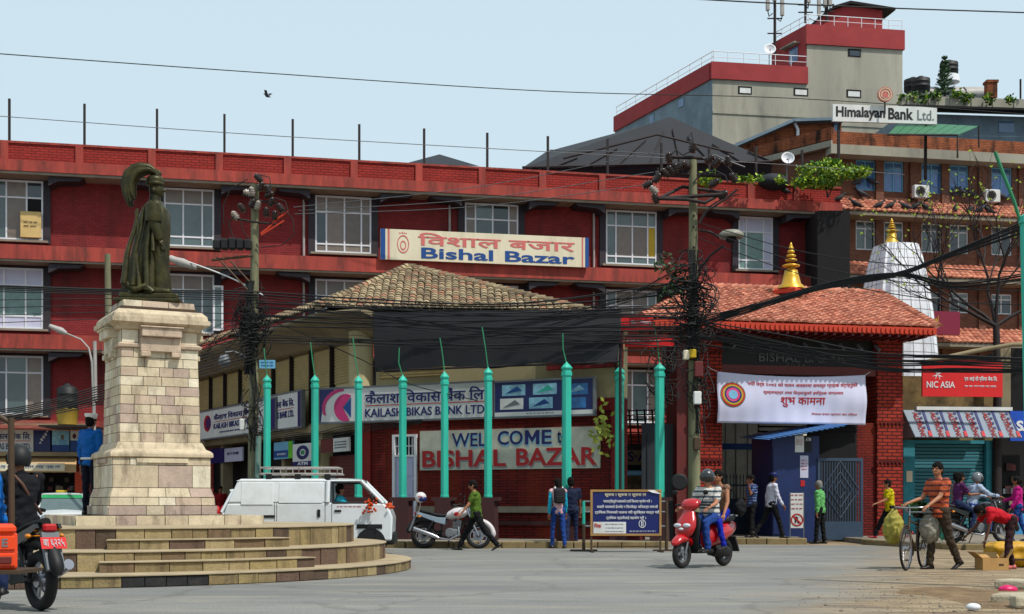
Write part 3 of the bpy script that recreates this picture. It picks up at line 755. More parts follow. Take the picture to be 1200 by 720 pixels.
# ================================================================ turquoise pillars on maroon pedestals
def ipl(x, pts):
    for (a, b), (c, d_) in zip(pts, pts[1:]):
        if x <= c: return b+(d_-b)*(x-a)/(c-a)
    return pts[-1][1]
pil = [(313, 442, 35.4), (369, 442, 35.1), (420, 443, 35.0), (472, 442, 34.6), (521, 438, 34.3), (572, 433, 33.8), (664, 427, 33.0), (726, 432, 33.9), (773, 428, 33.2)]
plab = ['leftmost turquoise pillar, behind the left end of the van roof rack', 'second turquoise pillar from the left, above the van', 'turquoise pillar left of the brick wall edge, above the van window', 'turquoise pillar standing in front of the lilac door', 'turquoise pillar crossing the left side of the painted welcome sign', 'turquoise pillar behind the man in the green shirt', 'turquoise pillar behind the woman with the backpack', 'turquoise pillar directly above the blue notice board', 'rightmost of the pillar row, beside the tall utility pole']
for i, (px, py, Y) in enumerate(pil):
    zt = Z(py, Y); zb = Z(583, Y) ; x = X(px, Y); wd = .10 if px < 600 else .118
    t = thing('turquoise_pillar', plab[i], 'pillar', (x, Y, .14), math.radians(-12), 'turquoise pillars along the brick wall'); 
    h = zt-.14; b = zb-.14
    m = MB(); m.prism([(-.22,0),(.22,0),(.2,b-.1),(.29,b-.08),(.29,b),(-.29,b),(-.29,b-.08),(-.2,b-.1)], -.22, .22); m.build('pedestal', M_maroon, t)
    m = MB(); m.lathe([(wd*1.1,b),(wd*1.1,b+.05),(wd,b+.06),(wd*.95,h-.3),(wd*1.15,h-.28),(wd*1.15,h-.2),(wd*.98,h-.19),(wd*.98,h-.12),(wd*1.2,h-.11),(wd*1.2,h-.08)], n=8, smooth=False); m.build('shaft', M_teal, t)
    m = MB(); m.lathe([(wd*1.15,h-.079),(wd*.8,h-.03),(wd*.25,h+.03),(.01,h+.06)], n=8, smooth=False); m.build('cap', M_teal, t)
    m = MB(); ln = .75+.15*(i % 3); m.tube([(0,0,h),(-.05-.02*(i%4),0,h+ln*.5),(-.1-.03*(i%3),.03,h+ln)], .016, 5); m.build('rod', M_tealrod, t)
t = thing('turquoise_pillar', 'near turquoise pillar with a bent rod, cut by the right photo edge', 'pillar', (X(1214, 17), 17, 0), 0, 'turquoise pillars along the brick wall')
m = MB(); m.tube([W(1213,690,17),W(1204,262,17)], .095, 8, smooth=False); m.tube([W(1204,262,17),W(1204,254,17),W(1203.8,250,17)], [.11,.11,.02], 8, smooth=False); m.build('shaft', M_teal, t, t.location)
m = MB(); m.tube([W(1199,270,17), W(1188,235,17), W(1176,205,17), W(1166,178,17)], .022, 6); m.build('rod', M_tealrod, t, t.location)
# ================================================================ signs on the corner building
def board(frame, v, name, label, cat, px0, px1, yt0, yt1, yb0, yb1, face, th=.06, frm=None, group=None):
    """board through four photo corners on a frame plane; returns thing, and box fn mapping fractions to local coords"""
    u0, z0t = frame.hit(px0, yt0, v); u1, z1t = frame.hit(px1, yt1, v); z0b = frame.z(px0, yb0, v); z1b = frame.z(px1, yb1, v)
    zt = (z0t+z1t)/2; zb = (z0b+z1b)/2
    t = frame.thing(name, label, cat, group, at=(u0, v, zb)); Wd = u1-u0; Hh = zt-zb
    m = MB(); m.box(0, Wd, 0, th, 0, Hh); m.build('board', face, t)
    if frm:
        m = MB(); e = .05; m.box(-e, 0, -.02, th+.01, -e, Hh+e); m.box(Wd, Wd+e, -.02, th+.01, -e, Hh+e); m.box(0, Wd, -.02, th+.01, Hh, Hh+e); m.box(0, Wd, -.02, th+.01, -e, 0); m.build('frame', frm, t)
    def bx(a, b, c, d_): return (a*Wd, b*Wd, c*Hh, d_*Hh)
    return t, bx, Wd, Hh
def rect(t, b, material, name='panel', v=-.004, th=.004):
    m = MB(); m.box(b[0], b[1], v-th, v+th*.5, b[2], b[3]); return m.build(name, material, t)
def letters(t, body, b, material, v=-.0, bold=.01, dep=.014, shear=0):
    m = MB(); text_mb(m, body, b, v, dep, bold, shear); return m.build('lettering', material, t, fix=False)
def disc(t, cx, cz, rx, rz, material, v=-.004, name='emblem', n=24, inner=0, th=.006):
    m = MB(); 
    if inner:
        R = [[(cx+math.cos(2*math.pi*k/n)*a, y, cz+math.sin(2*math.pi*k/n)*b) for k in range(n)] for a, b, y in ((rx*inner, rz*inner, v), (rx, rz, v), (rx, rz, v-th), (rx*inner, rz*inner, v-th), (rx*inner, rz*inner, v))]
        m.rings(R, False, False)
    else: m.prism([(cx+math.cos(2*math.pi*k/n)*rx, cz+math.sin(2*math.pi*k/n)*rz) for k in range(n)], v-th, v)
    return m.build(name, material, t)
# main sign on the red building
t, bx, Wd, Hh = board(FA, -1.25, 'long_sign', 'long cream sign with faded rose Devanagari line above thick blue Latin lettering', 'sign', 446, 690, 268, 279, 304, 313.5, M_signcream, .12)
rect(t, bx(0,.022,0,1), M_txblue); rect(t, bx(.033,.042,0,1), M_txrose); rect(t, bx(.982,1,0,1), M_txblue); rect(t, bx(.965,.972,0,1), M_txrose)
letters(t, 'विशाल बजार', bx(.175,.93,.50,.93), M_txrose, bold=.014)
# fat serif letters: sans outlines plus slab serifs
letters(t, 'Bishal Bazar', bx(.19,.93,.08,.44), M_txblue, bold=.022)
def slabs(t, word, b, material):
    pass
disc(t, .105*Wd, .52*Hh, .028*Wd, .30*Hh, M_txrose, inner=.86); disc(t, .105*Wd, .48*Hh, .014*Wd, .16*Hh, M_txrose, inner=.7)
m = MB(); 
for k in range(5): m.box((.085+.008*k)*Wd, (.09+.008*k)*Wd, -.008, 0, .86*Hh, (.9+.03*(k==2))*Hh)
m.build('crest', M_txrose, t)
# bank sign, long
t, bx, Wd, Hh = board(B1, -.45, 'bank_sign', 'long white bank sign with pink crescent above the brick wall', 'sign', 375, 578, 456, 449, 493.5, 490, M_signw, .12, M_grey)
m = MB()
def blob(m, pts, v0=-.012, v1=-.001): m.prism(pts, v0, v1)
s_ = Hh
blob(m, [(0,0),(0,s_),(.55*s_,s_),(.25*s_,.72*s_),(.08*s_,.35*s_),(.03*s_,0)]); m.build('corner_patch', M_navy, t)
m = MB(); cx_, cz_ = .95*s_, .42*s_
A_ = [(cx_+.86*s_*math.cos(a), cz_+.62*s_*math.sin(a)) for a in [math.radians(x) for x in range(95, 200, 8)]]
B_ = [(cx_+.78*s_*math.cos(a)+.02*s_, cz_+.55*s_*math.sin(a)-.03) for a in [math.radians(x) for x in range(200, 95, -8)]]
m.prism(A_+B_, -.016, -.001); A_ = [(cx_+.42*s_*math.cos(a), cz_+.42*s_*math.sin(a)) for a in [math.radians(x) for x in range(60, 300, 10)]]
m.prism(A_+[(cx_-.1*s_, cz_)], -.016, -.001); m.build('crescent', M_pink, t)
m = MB(); m.prism([(cx_-.08*s_, cz_), (cx_+.2*s_, cz_-.3*s_), (cx_+.2*s_, cz_+.3*s_)], -.02, -.001); m.build('arrow', M_txblue, t)
b0 = (430-375)/203
letters(t, 'कैलाश विकास बैंक लि.', bx(.275,.965,.50,.90), M_txnavy, bold=.012)
rect(t, bx(.275,.955,.44,.465), M_txred); letters(t, 'KAILASH BIKAS BANK LTD.', bx(.275,.965,.10,.36), M_txnavy, bold=.012)
t, bx, Wd, Hh = board(B1, -.45, 'bank_picture_panel', 'navy advertising panel with five small blue pictures beside the bank sign', 'sign', 579.5, 695, 449, 443.5, 489.5, 484, M_navy, .12, M_grey)
rect(t, bx(0,1,0,.12), M_signw); m = MB(); scribble(m, .33*Wd,.62*Wd,.02*Hh,.1*Hh,-.006,1,3); m.build('lettering', M_txnavy, t)
M_pic = mat('pale blue picture print', S(150,200,222), .4, var=.5, sc=3.5); M_pic2 = mat('blue picture print', S(60,130,190), .4, var=.5, sc=4)
for i, (a, b, c, e) in enumerate(((.08,.32,.6,.92),(.06,.30,.2,.52),(.40,.64,.6,.92),(.36,.60,.2,.52),(.72,.95,.56,.88),(.72,.93,.18,.48))):
    q = rect(t, bx(a,b,c,e), (M_pic, M_signw, M_pic, M_pic, M_pic2, M_pic2)[i], 'picture')
    if i < 5:
        m = MB(); rr = random.Random(i); x0, x1, z0, z1 = bx(a+.03,b-.03,c+.05,e-.05)
        m.prism([(x0,z0),(x1,z0+(z1-z0)*.4),(x1*.7+x0*.3,z1)], -.014, -.005); m.build('print', (M_txblue, M_grey, M_teal, M_txblue, M_pic)[i], t)
# welcome painted panel
t, bx, Wd, Hh = board(B1, -.06, 'welcome_sign', 'white painted wall panel with navy welcome line over big red capitals', 'sign', 492, 703, 506, 499, 553, 547, M_paintw, .055)
M_shadowtx = mat('light blue letter shadow', S(150,190,206), .7, var=.1); M_shadowtx2 = mat('grey letter shadow', S(150,150,150), .7, var=.1)
def dbl(body, a, b, c, e, m1, m2, bold):
    letters(t, body, bx(a+.006, b+.006, c-.05, e-.05), m2, bold=bold, dep=.004); letters(t, body, bx(a, b, c, e), m1, bold=bold, dep=.008)
dbl('WEL', .188, .385, .58, .92, M_txnavy, M_shadowtx, .012); dbl('CO', .45, .588, .60, .95, M_txnavy, M_shadowtx, .018); dbl('E', .692, .745, .60, .95, M_txnavy, M_shadowtx, .018)
for dx_, dz_, mm_, dp in ((.006,-.05,M_shadowtx,.004),(0,0,M_txnavy,.008)):
    x0, x1, z0, z1 = bx(.600+dx_, .680+dx_, .60+dz_, .95+dz_); w_ = (x1-x0)*.24; xm = (x0+x1)/2; m = MB()
    m.prism([(x0,z0),(x0+w_,z0),(x0+w_,z0+(z1-z0)*.55),(xm,z0+(z1-z0)*.12),(x1-w_,z0+(z1-z0)*.55),(x1-w_,z0),(x1,z0),(x1,z1),(x1-w_,z1),(xm,z0+(z1-z0)*.5),(x0+w_,z1),(x0,z1)], -dp, -.001); m.build('lettering', mm_, t); dbl('to', .775, .83, .62, .92, M_txnavy, M_shadowtx, .01)
dbl('BISHAL', .015, .495, .07, .50, M_txred, M_shadowtx2, .024); dbl('BAZAR', .552, .985, .08, .51, M_txred, M_shadowtx2, .024)
# signs on the receding wing
for (a, b, t0, t1, b0_, b1_, lab) in ((232, 323, 482, 470, 514, 505, 'white bank sign on the receding wing, left of the thin utility pole'), (332, 357, 468, 462, 503, 500, 'x'), ):
    if lab == 'x': continue
    t, bx, Wd, Hh = board(B2, -.55, 'bank_sign', lab, 'sign', a, b, t0, t1, b0_, b1_, M_signw, .1, M_grey)
    disc(t, .14*Wd, .55*Hh, .05*Wd, .3*Hh, M_txred); disc(t, .155*Wd, .55*Hh, .035*Wd, .22*Hh, M_navy, v=-.012)
    letters(t, 'कैलाश विकास बैंक लि.', bx(.23,.83,.62,.86), M_txnavy, bold=.02); letters(t, 'KAILASH BIKAS BANK LTD.', bx(.23,.83,.30,.5), M_txnavy, bold=.02); rect(t, bx(.23,.83,.55,.57), M_txred)
    m = MB(); scribble(m, .3*Wd,.7*Wd,.1*Hh,.22*Hh,-.006,1,9); m.build('lettering', M_txnavy, t); rect(t, bx(.93,1,0,1), M_navy)
t, bx, Wd, Hh = board(B2, -.5, 'bank_sign', 'white bank sign on the receding wing, right of the thin utility pole', 'sign', 300, 353, 469, 458, 506, 500, M_signw, .1, M_grey)
letters(t, 'कैलाश विकास बैंक लि.', bx(.12,.85,.62,.86), M_txnavy, bold=.02); letters(t, 'KAILASH BIKAS BANK LTD.', bx(.12,.85,.30,.5), M_txnavy, bold=.02); rect(t, bx(.12,.85,.55,.57), M_txred); rect(t, bx(.93,1,0,1), M_navy); disc(t, .06*Wd, .6*Hh, .04*Wd, .26*Hh, M_navy)
# small shop signs under the slab
def smallsign(px0, px1, yt, yb, face, label, fn=None, v=-.1):
    t, bx, Wd, Hh = board(B2, v, 'shop_sign', label, 'sign', px0, px1, yt, yt, yb, yb, face, .05)
    if fn: fn(t, bx, Wd, Hh)
def f1(t, bx, Wd, Hh): m = MB(); scribble(m, .15*Wd, .85*Wd, .35*Hh, .8*Hh, -.004, 1, 12); m.build('lettering', M_txnavy, t)
smallsign(263, 284, 525, 541, M_lilac, 'small lilac shop sign above the dark doorway', f1)
smallsign(246, 262, 526, 543, M_txnavy, 'small dark picture sign at the far end of the arcade')
def f2(t, bx, Wd, Hh):
    disc(t, .5*Wd, .6*Hh, .3*Wd, .32*Hh, M_navy, inner=.5); rect(t, bx(0,1,0,.2), M_navy); letters(t, 'ATM', bx(.25,.75,.03,.17), M_txwhite, bold=.02); disc(t, .5*Wd, .6*Hh, .1*Wd, .1*Hh, M_tealrod)
smallsign(343, 367, 520, 546, M_signw, 'white ATM sign with a round blue emblem behind the pillars', f2, v=-.35)
def f3(t, bx, Wd, Hh): rect(t, bx(.78,1,0,1), mat('leaf green panel', S(110,190,50), .5)); rect(t, bx(0,.78,.1,.5), M_txblue); m = MB(); scribble(m, .2*Wd, .7*Wd, .15*Hh, .4*Hh, -.01, 1, 13); m.build('lettering', M_txwhite, t)
smallsign(321, 343, 518, 538, M_ltblue, 'light blue and green shop sign behind the leftmost pillars', f3, v=-.3)
def f4(t, bx, Wd, Hh): rect(t, bx(0,.45,0,1), M_redshut); m = MB(); scribble(m, .5*Wd,.95*Wd,.2*Hh,.8*Hh,-.006,3,5); m.build('lettering', M_grey, t)
smallsign(376, 409, 514, 530, M_signw, 'grey and red shop sign left of the corner column', f4, v=-.2)
# ================================================================ gate building
GB = Frame(X(795, 37.6), 37.6, 12.9)
gt = GB.thing('gate_building', 'brick gateway with terracotta tiled roof, brick pillars and a white banner', 'building')
gz = lambda py, px=900, v=0: GB.z(px, py, v)
zE = GB.z(900, 387, -1.0)
uL0, uL1 = 0, GB.u(846); uR0, uR1, uR2 = GB.u(1003), GB.u(1028), GB.u(1058)
zsh = GB.z(1040, 496)
def pillar(u0, u1, v0, v1, z0, z1, nm='brick_pillar', mt=None):
    m = MB(); m.box(u0, u1, v0, v1, z0, z1); m.build(nm, mt or M_brickG, gt)
pillar(uL0, uL0+.35, .12, 1.0, 0, zE-.1, 'side_pier', M_redshut); pillar(uL0+.36, uL1, 0, .9, 0, zE-.1)
pillar(uR1, uR2, 0, 1.0, 0, zE-.1); pillar(uR0, uR1-.005, .1, .9, 0, zsh, 'side_pier', M_brickF)
for zz in (zsh, GB.z(1040,542), zE-.5):
    for a, b, vv in ((uR1-.04, uR2+.04, -.04), (uL0+.32, uL1+.04, -.04)):
        m = MB(); m.box(a, b, vv, -.002, zz, zz+.06); 
        for k in range(int((b-a)/.12)): m.box(a+k*.12+.02, a+k*.12+.08, vv, -.002, zz-.07, zz-.001)
        m.build('string_course', M_brickF, gt)
# beam, black name board with letters
zb0, zb1 = gz(436, 1000), gz(431, 1000)
m = MB(); m.box(uL1, uR1, .05, .5, gz(439, 930), gz(431, 930)+.05); m.build('beam', M_redshut, gt)
m = MB(); m.box(uL1, uR1, .25, .4, gz(431,930)+.05, zE-.05); m.build('name_board', M_black, gt)
m = MB(); text_mb(m, 'BISHAL BAZAR', (GB.u(893), GB.u(995), gz(424,940), gz(414,940)), .25, .03, .01); text_mb(m, '२०२६', (GB.u(924), GB.u(949), gz(430.5,940), gz(425.5,940)), .25, .03, 0); m.build('lettering', mat('tarnished metal letters', S(98,96,96), .5, metal=.3), gt, fix=False)
m = MB()
for k in range(9): u = uL1+.3+k*.55; m.tube([(u, .1, zE-.2), (u+.05, -.05, zE-.35)], .05, 6)
m.build('spotlight', M_grey, gt, kind=None)
# roof of the gate
ez = zE; eL, eR = GB.u(752,-1.0), GB.u(1097,-1.0)
zr = GB.z(900, 341, 2.8); rL, rR = GB.u(822, 2.8), GB.u(1031, 2.8)
A, B_, C, D = (eL,-1.0,ez+.2), (eR,-1.0,ez+.2), (rR,2.8,zr), (rL,2.8,zr); E_, G_ = (eR, 6.6, ez+.2), (eL, 6.6, ez+.2)
m = MB(); m.add([A,B_,C,D,E_,G_], [(0,1,2,3),(1,4,2),(4,5,3,2),(5,0,3)]); m.build('roof_deck', M_orange, gt)
m = MB(); m.box(eL, eR, -1.03, -.95, ez, ez+.19); m.box(eR-.08, eR, -.95, 6.6, ez, ez+.19); m.box(eL, eL+.08, -.95, 6.6, ez, ez+.19); m.box(eL+.08, eR-.08, -.95, 6.55, ez+.05, ez+.1)
for k in range(60): u = eL+.1+(eR-eL-.2)*k/59; m.box(u-.03, u+.03, -1.07, -1.03, ez+.02, ez+.15)
m.build('fascia', M_orange, gt)
loc = lambda p: Vector(p)
def gw(p): return GB.w(*p)
GO = Vector(gt.location)
def tl(poly, along, up, seed, wu=.24, wv=.2):
    P = [Vector(p) for p in poly]; return tiles(P, Vector(along), Vector(up), wu, wv, M_tR, gt, (0,0,0), seed=seed)
tl([A,B_,C,D], (1,0,0), Vector(D)-Vector(A)-Vector((D[0]-A[0],0,0)), 11); tl([B_,E_,C], (0,1,0), Vector(C)-Vector(B_)-Vector((0,C[1]-B_[1],0)), 12); tl([G_,A,D], (0,-1,0), Vector(D)-Vector(A)-Vector((0,D[1]-A[1],0)), 13)
m = MB()
for (a, b, nn) in ((C, B_, 18), (D, A, 18), (D, C, 26)):
    a, b = Vector(a), Vector(b)
    for k in range(nn): m.tube([a.lerp(b,k/nn)+Vector((0,0,.06)), a.lerp(b,(k+1.1)/nn)+Vector((0,0,.09))], [.09,.11], 7)
m.build('ridge_tiles', M_tR, gt, fix=False, kind='stuff')
m = MB(); m.box(rL, rR, 2.6, 3.0, zr-.05, zr+.02); m.build('ridge_cap', M_soffit, gt)
for k in range(30):
    u = eL+.3+k*(eR-eL-.6)/29; m = MB(); m.box(u-.04, u+.04, -.98, .0, ez-.08, ez+.0)
    m.build('rafter', M_redshut, gt)
# finials
def finial(px, ytop, ybase, Y, base_h, label, red=True, sc=1.):
    zt, zb = Z(ytop, Y), Z(ybase, Y); h = zt-zb; t = thing('gold_finial', label, 'finial', (X(px,Y), Y, zb), 0, 'gold roof finials')
    y = lambda f: h*f; r = h*.27*sc
    if red: m = MB(); m.lathe([(r*1.3,0),(r*1.3,y(.07)),(r*1.15,y(.1))], n=4, smooth=False); m.build('base', M_orange, t)
    m = MB(); z0 = y(.1) if red else 0
    pr = [(r*1.0,z0),(r*.95,z0+y(.04)),(r*.7,z0+y(.1)),(r*.55,z0+y(.25)),(r*.45,y(.46)),(r*.3,y(.47)),(r*.3,y(.50))]
    m.lathe(pr, n=20); m.build('bell', M_gold, t)
    m = MB()
    for k, (rr_, zz) in enumerate(((.62,.51),(.42,.62),(.34,.70),(.26,.78),(.18,.85))): m.lathe([(r*rr_*.6,y(zz)),(r*rr_,y(zz+.02)),(r*rr_,y(zz+.045)),(r*rr_*.5,y(zz+.07))], n=18)
    m.lathe([(r*.12,y(.9)),(r*.1,y(.95)),(.005,y(1))], n=10); m.build('rings', M_gold, t)
finial(927, 284, 345, 40.4, 0, 'gold finial on an orange base, on the gateway ridge', True)
# banner
t = GB.thing('banner', 'white fabric banner with red Devanagari text and a round emblem hung in the gateway', 'banner', at=(GB.u(840,-.3), -.3, GB.z(928, 497, -.3)))
Wd = GB.u(1014,-.3)-GB.u(840,-.3); Hh = GB.z(840,436,-.3)-GB.z(840,496,-.3)
m = MB(); nu, nv = 48, 20; rings = []
def bsurf(a, b):
    sag = .10*math.sin(math.pi*a)*(b-.5 if b > .5 else 0)*2
    # curved drape folds radiating from the top corners
    f = .045*math.sin(9*math.hypot(a*1.2, (1-b)*.8))*(1-a)+.045*math.sin(9*math.hypot((1-a)*1.2, (1-b)*.8)+1)*a+.012*math.sin(a*60)*(1-b)
    return (a*Wd, -.05+f, b*Hh-sag-a*.0)
for j in range(nv+1): rings.append([bsurf(i/nu, j/nv) for i in range(nu+1)])
m.rings(rings, False, True, closed=False); 
bn = m.build('cloth', mat('white banner cloth', S(214,214,236), .7, var=.03), t, fix=False)
mod = bn.modifiers.new('thick', 'SOLIDIFY'); mod.thickness = .006; mod.offset = 0
def btext(body, a, b, c, e, mm, bold=.01, scrib=0, seed=0):
    m = MB()
    if scrib: scribble(m, a*Wd, b*Wd, c*Hh, e*Hh, 0, 1, seed)
    else: text_mb(m, body, (a*Wd, b*Wd, c*Hh, e*Hh), 0, .004, bold)
    me = m.mesh('lettering', mm, fix=False); import bmesh
    bm = bmesh.new(); bm.from_mesh(me)
    for k in range(1, int(Wd/.1)): bmesh.ops.bisect_plane(bm, geom=bm.verts[:]+bm.edges[:]+bm.faces[:], plane_co=(k*.1,0,0), plane_no=(1,0,0))
    for k in range(1, int(Hh/.1)): bmesh.ops.bisect_plane(bm, geom=bm.verts[:]+bm.edges[:]+bm.faces[:], plane_co=(0,0,k*.1), plane_no=(0,0,1))
    for v in bm.verts: q = bsurf(v.co.x/Wd, v.co.z/Hh); v.co = Vector((v.co.x, q[1]-.012+v.co.y*.5, q[2]))
    bm.to_mesh(me); bm.free(); share('lettering', me, t)
btext('नयाँ वर्ष २०७३ को पावन अवसरमा समस्त ग्राहक वर्गहरुको', .2, .94, .74, .86, M_txred, .012)
btext('सुस्वास्थ्य तथा दिर्घायुको हार्दिक मंगलमय', .3, .84, .58, .68, M_txred, .012)
btext('शुभ कामना', .42, .72, .33, .53, M_txred, .012)
btext('विशाल बजार व्यापार संघ परिवार', .63, .94, .17, .23, M_txred, .01)
for (rx, mm, inn, dv) in ((.082, M_tealrod, .82, .0), (.078, M_txred, .86, .006), (.066, M_yellow, .85, .01), (.055, M_navy, 0, .008), (.045, M_pink, 0, .012), (.03, M_ltblue, 0, .016)):
    m = MB(); n = 28; cx, cz = .1, .56; r2 = rx*Wd/Hh*.98
    a_ = [(cx+math.cos(2*math.pi*k/n)*rx, cz+math.sin(2*math.pi*k/n)*r2) for k in range(n)]
    if inn: b_ = [(cx+math.cos(2*math.pi*k/n)*rx*inn, cz+math.sin(2*math.pi*k/n)*r2*inn) for k in range(n)]
    def sv(q): s3 = bsurf(*q); return (s3[0], s3[1]-.012-dv, s3[2])
    if inn: m.rings([[sv(q) for q in a_], [sv(q) for q in b_]], False, False)
    else: m.add([sv(q) for q in a_], [tuple(range(n))])
    m.build('emblem', mm, t, fix=False)
m = MB(); m.tube([(0,0,Hh), (-.25,.1,Hh+.15)], .008, 4); m.tube([(Wd,0,Hh), (Wd+.2,.1,Hh+.1)], .008, 4); m.build('tie_cord', M_txwhite, t)
# things seen through the gateway
kb = Frame(X(895,37.2), 37.2, 8)
t = kb.thing('ticket_kiosk', 'deep blue metal kiosk with peeling posters and a sloping blue sheet roof', 'kiosk', at=(0,0,.02)); kw = kb.u(960); kh = kb.z(930,512)
m = MB(); m.box(kb.u(905), kw, 0, 1.8, 0, kh); m.build('body', M_kiosk, t)
m = MB(); m.box(kb.u(906), kb.u(920), -.03, -.002, .2, kh-.3); m.build('door_panel', M_kiosk, t)
q = [(-.05,-.5,kh-.12),(kb.u(985),-.5,kh+.28),(kb.u(985),2,kh+.45),(-.05,2,kh+.05)]
m = MB(); n = 30
for k in range(n):
    a, b = k/n, (k+1)/n; l = lambda p, r, f: tuple(p[i]+(r[i]-p[i])*f for i in range(3)); e = .025*(k % 2)
    m.quad(*[(x,y,z+e) for x,y,z in (l(q[0],q[1],a), l(q[0],q[1],b), l(q[3],q[2],b), l(q[3],q[2],a))], t=.015)
m.build('roof_sheet', M_bluesheet, t)
for (a, b, y0, y1, mm) in ((931.5, 942, 512, 531, M_signw), (907, 917, 538, 563, M_lilac), (937.5, 947, 535, 561, M_lilac), (938, 943, 564, 571, M_txred)):
    m = MB(); m.box(kb.u(a), kb.u(b), -.012, -.002, kb.z(a,y1), kb.z(a,y0)); po = m.build('poster', mm, t)
    if y1-y0 > 15: m = MB(); scribble(m, kb.u(a+1), kb.u(b-1), kb.z(a,y1-8), kb.z(a,y0+4), -.013, 4, int(a)); m.build('print', M_txred, po)
m = MB(); m.box(kb.u(942), kb.u(951), -.012, -.002, kb.z(a,531), kb.z(a,512)); po = m.build('poster', M_black, t); m = MB(); text_mb(m, 'ATM', (kb.u(944), kb.u(950), kb.z(a,518), kb.z(a,514)), -.013, .006, .01); m.build('print', M_txwhite, po, fix=False)
# iron gate leaf
ig = Frame(X(958,37.4), 37.4, 5); t = ig.thing('iron_gate', 'open blue grey iron gate with diamond pattern of bars', 'gate', at=(0,0,.06)); Wd = ig.u(1011); Hh = ig.z(985,537)-.06
m = MB(); m.box(0,.07,-.03,.03,0,Hh); m.box(Wd-.07,Wd,-.03,.03,0,Hh); m.box(.07,Wd-.07,-.03,.03,Hh-.08,Hh); m.box(.07,Wd-.07,-.03,.03,0,.5); m.build('frame', M_iron, t)
for k in range(15):
    u = .12+(Wd-.24)*k/14; m = MB(); m.box(u-.012,u+.012,-.012,.012,.5,Hh-.08); m.build('bar', M_iron, t)
for sc_ in (.95, .6, .3):
    m = MB(); cz = (Hh+.5)/2; cx = Wd/2; a, b = (Wd-.16)/2*sc_, (Hh-.6)/2*sc_; P = [(cx-a,-.02,cz),(cx,-.02,cz+b),(cx+a,-.02,cz),(cx,-.02,cz-b)]
    m.tube(P+[P[0]], .018, 5); m.build('diamond', M_iron, t)
m = MB(); m.box(.1, Wd+.25, 1.2, 1.3, 0, 3.3); m.box(.1, Wd+.25, 1.15, 1.2, 3.1, 3.3); dk = m.build('dark_backing', M_shade, None); dk.location = ig.w(0,0,0); dk.rotation_euler = (0,0,ig.a); tag(dk, 'shade-coloured dark hoarding behind the iron gate', 'backing')  # sheet fills the unlit space behind the gate; shade is in its colour
# white cabin / shed with blue stripe and louvres
wb = Frame(X(846,44), 44, 8); t = wb.thing('white_cabin', 'pale cabin with a blue stripe and louvred right half seen through the gateway', 'cabin', at=(-.4,0,.0)); zT = wb.z(880,470)
m = MB(); m.box(0, wb.u(888)+.4, 0, 3, 0, zT); m.build('wall', M_paintw, t); m = MB(); m.box(0, wb.u(888)+.4, -.02, -.002, wb.z(870,527), wb.z(870,520)); m.build('stripe', M_txblue, t)
m = MB(); 
for px in (850, 862, 876): m.box(wb.u(px)+.4-.01, wb.u(px)+.42, -.02, -.002, 0, zT-.3)
m.build('panel_joint', M_grey, t)
for k in range(14): m = MB(); z_ = wb.z(900,545)+k*.16; m.quad((wb.u(890)+.4,0,z_),(wb.u(960)+.4,0,z_),(wb.u(960)+.4,.1,z_+.1),(wb.u(890)+.4,.1,z_+.1),t=.02); m.build('louvre', M_paintw, t)
m = MB(); m.box(wb.u(888)+.4, wb.u(1003)+.4, .3, .4, 0, zT); m.build('back_wall', M_shade, t)
fb = Frame(X(846,40), 40, 8); t = fb.thing('spiked_fence', 'blue iron fence with pointed bars behind the scooter riders', 'fence', at=(0,0,0)); fh = fb.z(870,556)
for k in range(26):
    u = .05+k*.075*1.35; m = MB(); m.tube([(u,0,.1),(u,0,fh-.1)], .014, 5); m.lathe([(.03,fh-.1),(.001,fh+.03)], c=(u,0,0), n=5); m.build('bar', M_iron, t)
m = MB(); m.box(0,2.7,-.03,-.015,.3,.35); m.box(0,2.7,-.03,-.015,fh-.35,fh-.3); m.box(0,2.7,.2,.22,.0,1.2); m.build('rail', M_iron, t)
t = fb.thing('red_gate_post', 'short dark red post between the fence and the kiosk', 'post', at=(fb.u(897),-.3,0)); m = MB(); m.box(-.14,.14,-.14,.14,0,fh-.1); m.box(-.17,.17,-.17,.17,fh-.1,fh); m.build('post', M_redshut, t)
# passage between the corner building and the gate (x 725-795): sheds, signs, cables
pb = Frame(X(727,41), 41, 0)
t = thing('passage_shed', 'cluttered grey shed deep in the passage behind the rightmost pillars', 'shed', (X(727,41), 41, 0)); m = MB()
m.box(0, 2.0, 0, 3, 0, pb.z(760,545)); m.build('wall', M_shade, t); m = MB(); m.box(0,1.9,-.02,-.002,pb.z(760,583),pb.z(760,555)); m.build('poster_wall', mat('pasted posters', S(150,140,120), .8, var=.5, sc=5), t)
m = MB(); m.quad((-.1,-.6,pb.z(760,556)),(2.05,-.6,pb.z(760,556)),(2.05,.3,pb.z(760,549)),(-.1,.3,pb.z(760,549)),t=.05); m.build('roof_sheet', M_ltblue, t)
t, bx, Wd, Hh = board(pb, .6, 'passage_sign', 'pale sign with dark curly capital letters in the passage behind the pillars', 'sign', 729, 765, 524, 523, 546, 545, M_creamdk, .05)
letters(t, '·S·A·', bx(.08,.92,.2,.75), M_txnavy, bold=.02)
t, bx, Wd, Hh = board(pb, .9, 'passage_sign', 'orange red strip sign above the curly lettered sign in the passage', 'sign', 727, 766, 509, 508, 523, 522, M_orange, .05)
pb2 = Frame(X(727,34.4), 34.4, 0)
t, bx, Wd, Hh = board(pb2, 0, 'company_sign', 'bright red sign with small white print left of the tall utility pole, upper', 'sign', 726, 766, 369, 369, 388, 388, M_red, .1); m = MB(); m.tube([(-.08,.05,-4.4),(-.08,.05,.4)], .035, 6); m.tube([(-.08,.05,.1),(.3,.05,.1)], .03, 5); m.build('mounting_post', M_rust, t); letters(t, 'De Company', bx(.35,.95,.4,.65), M_txwhite, bold=.01)
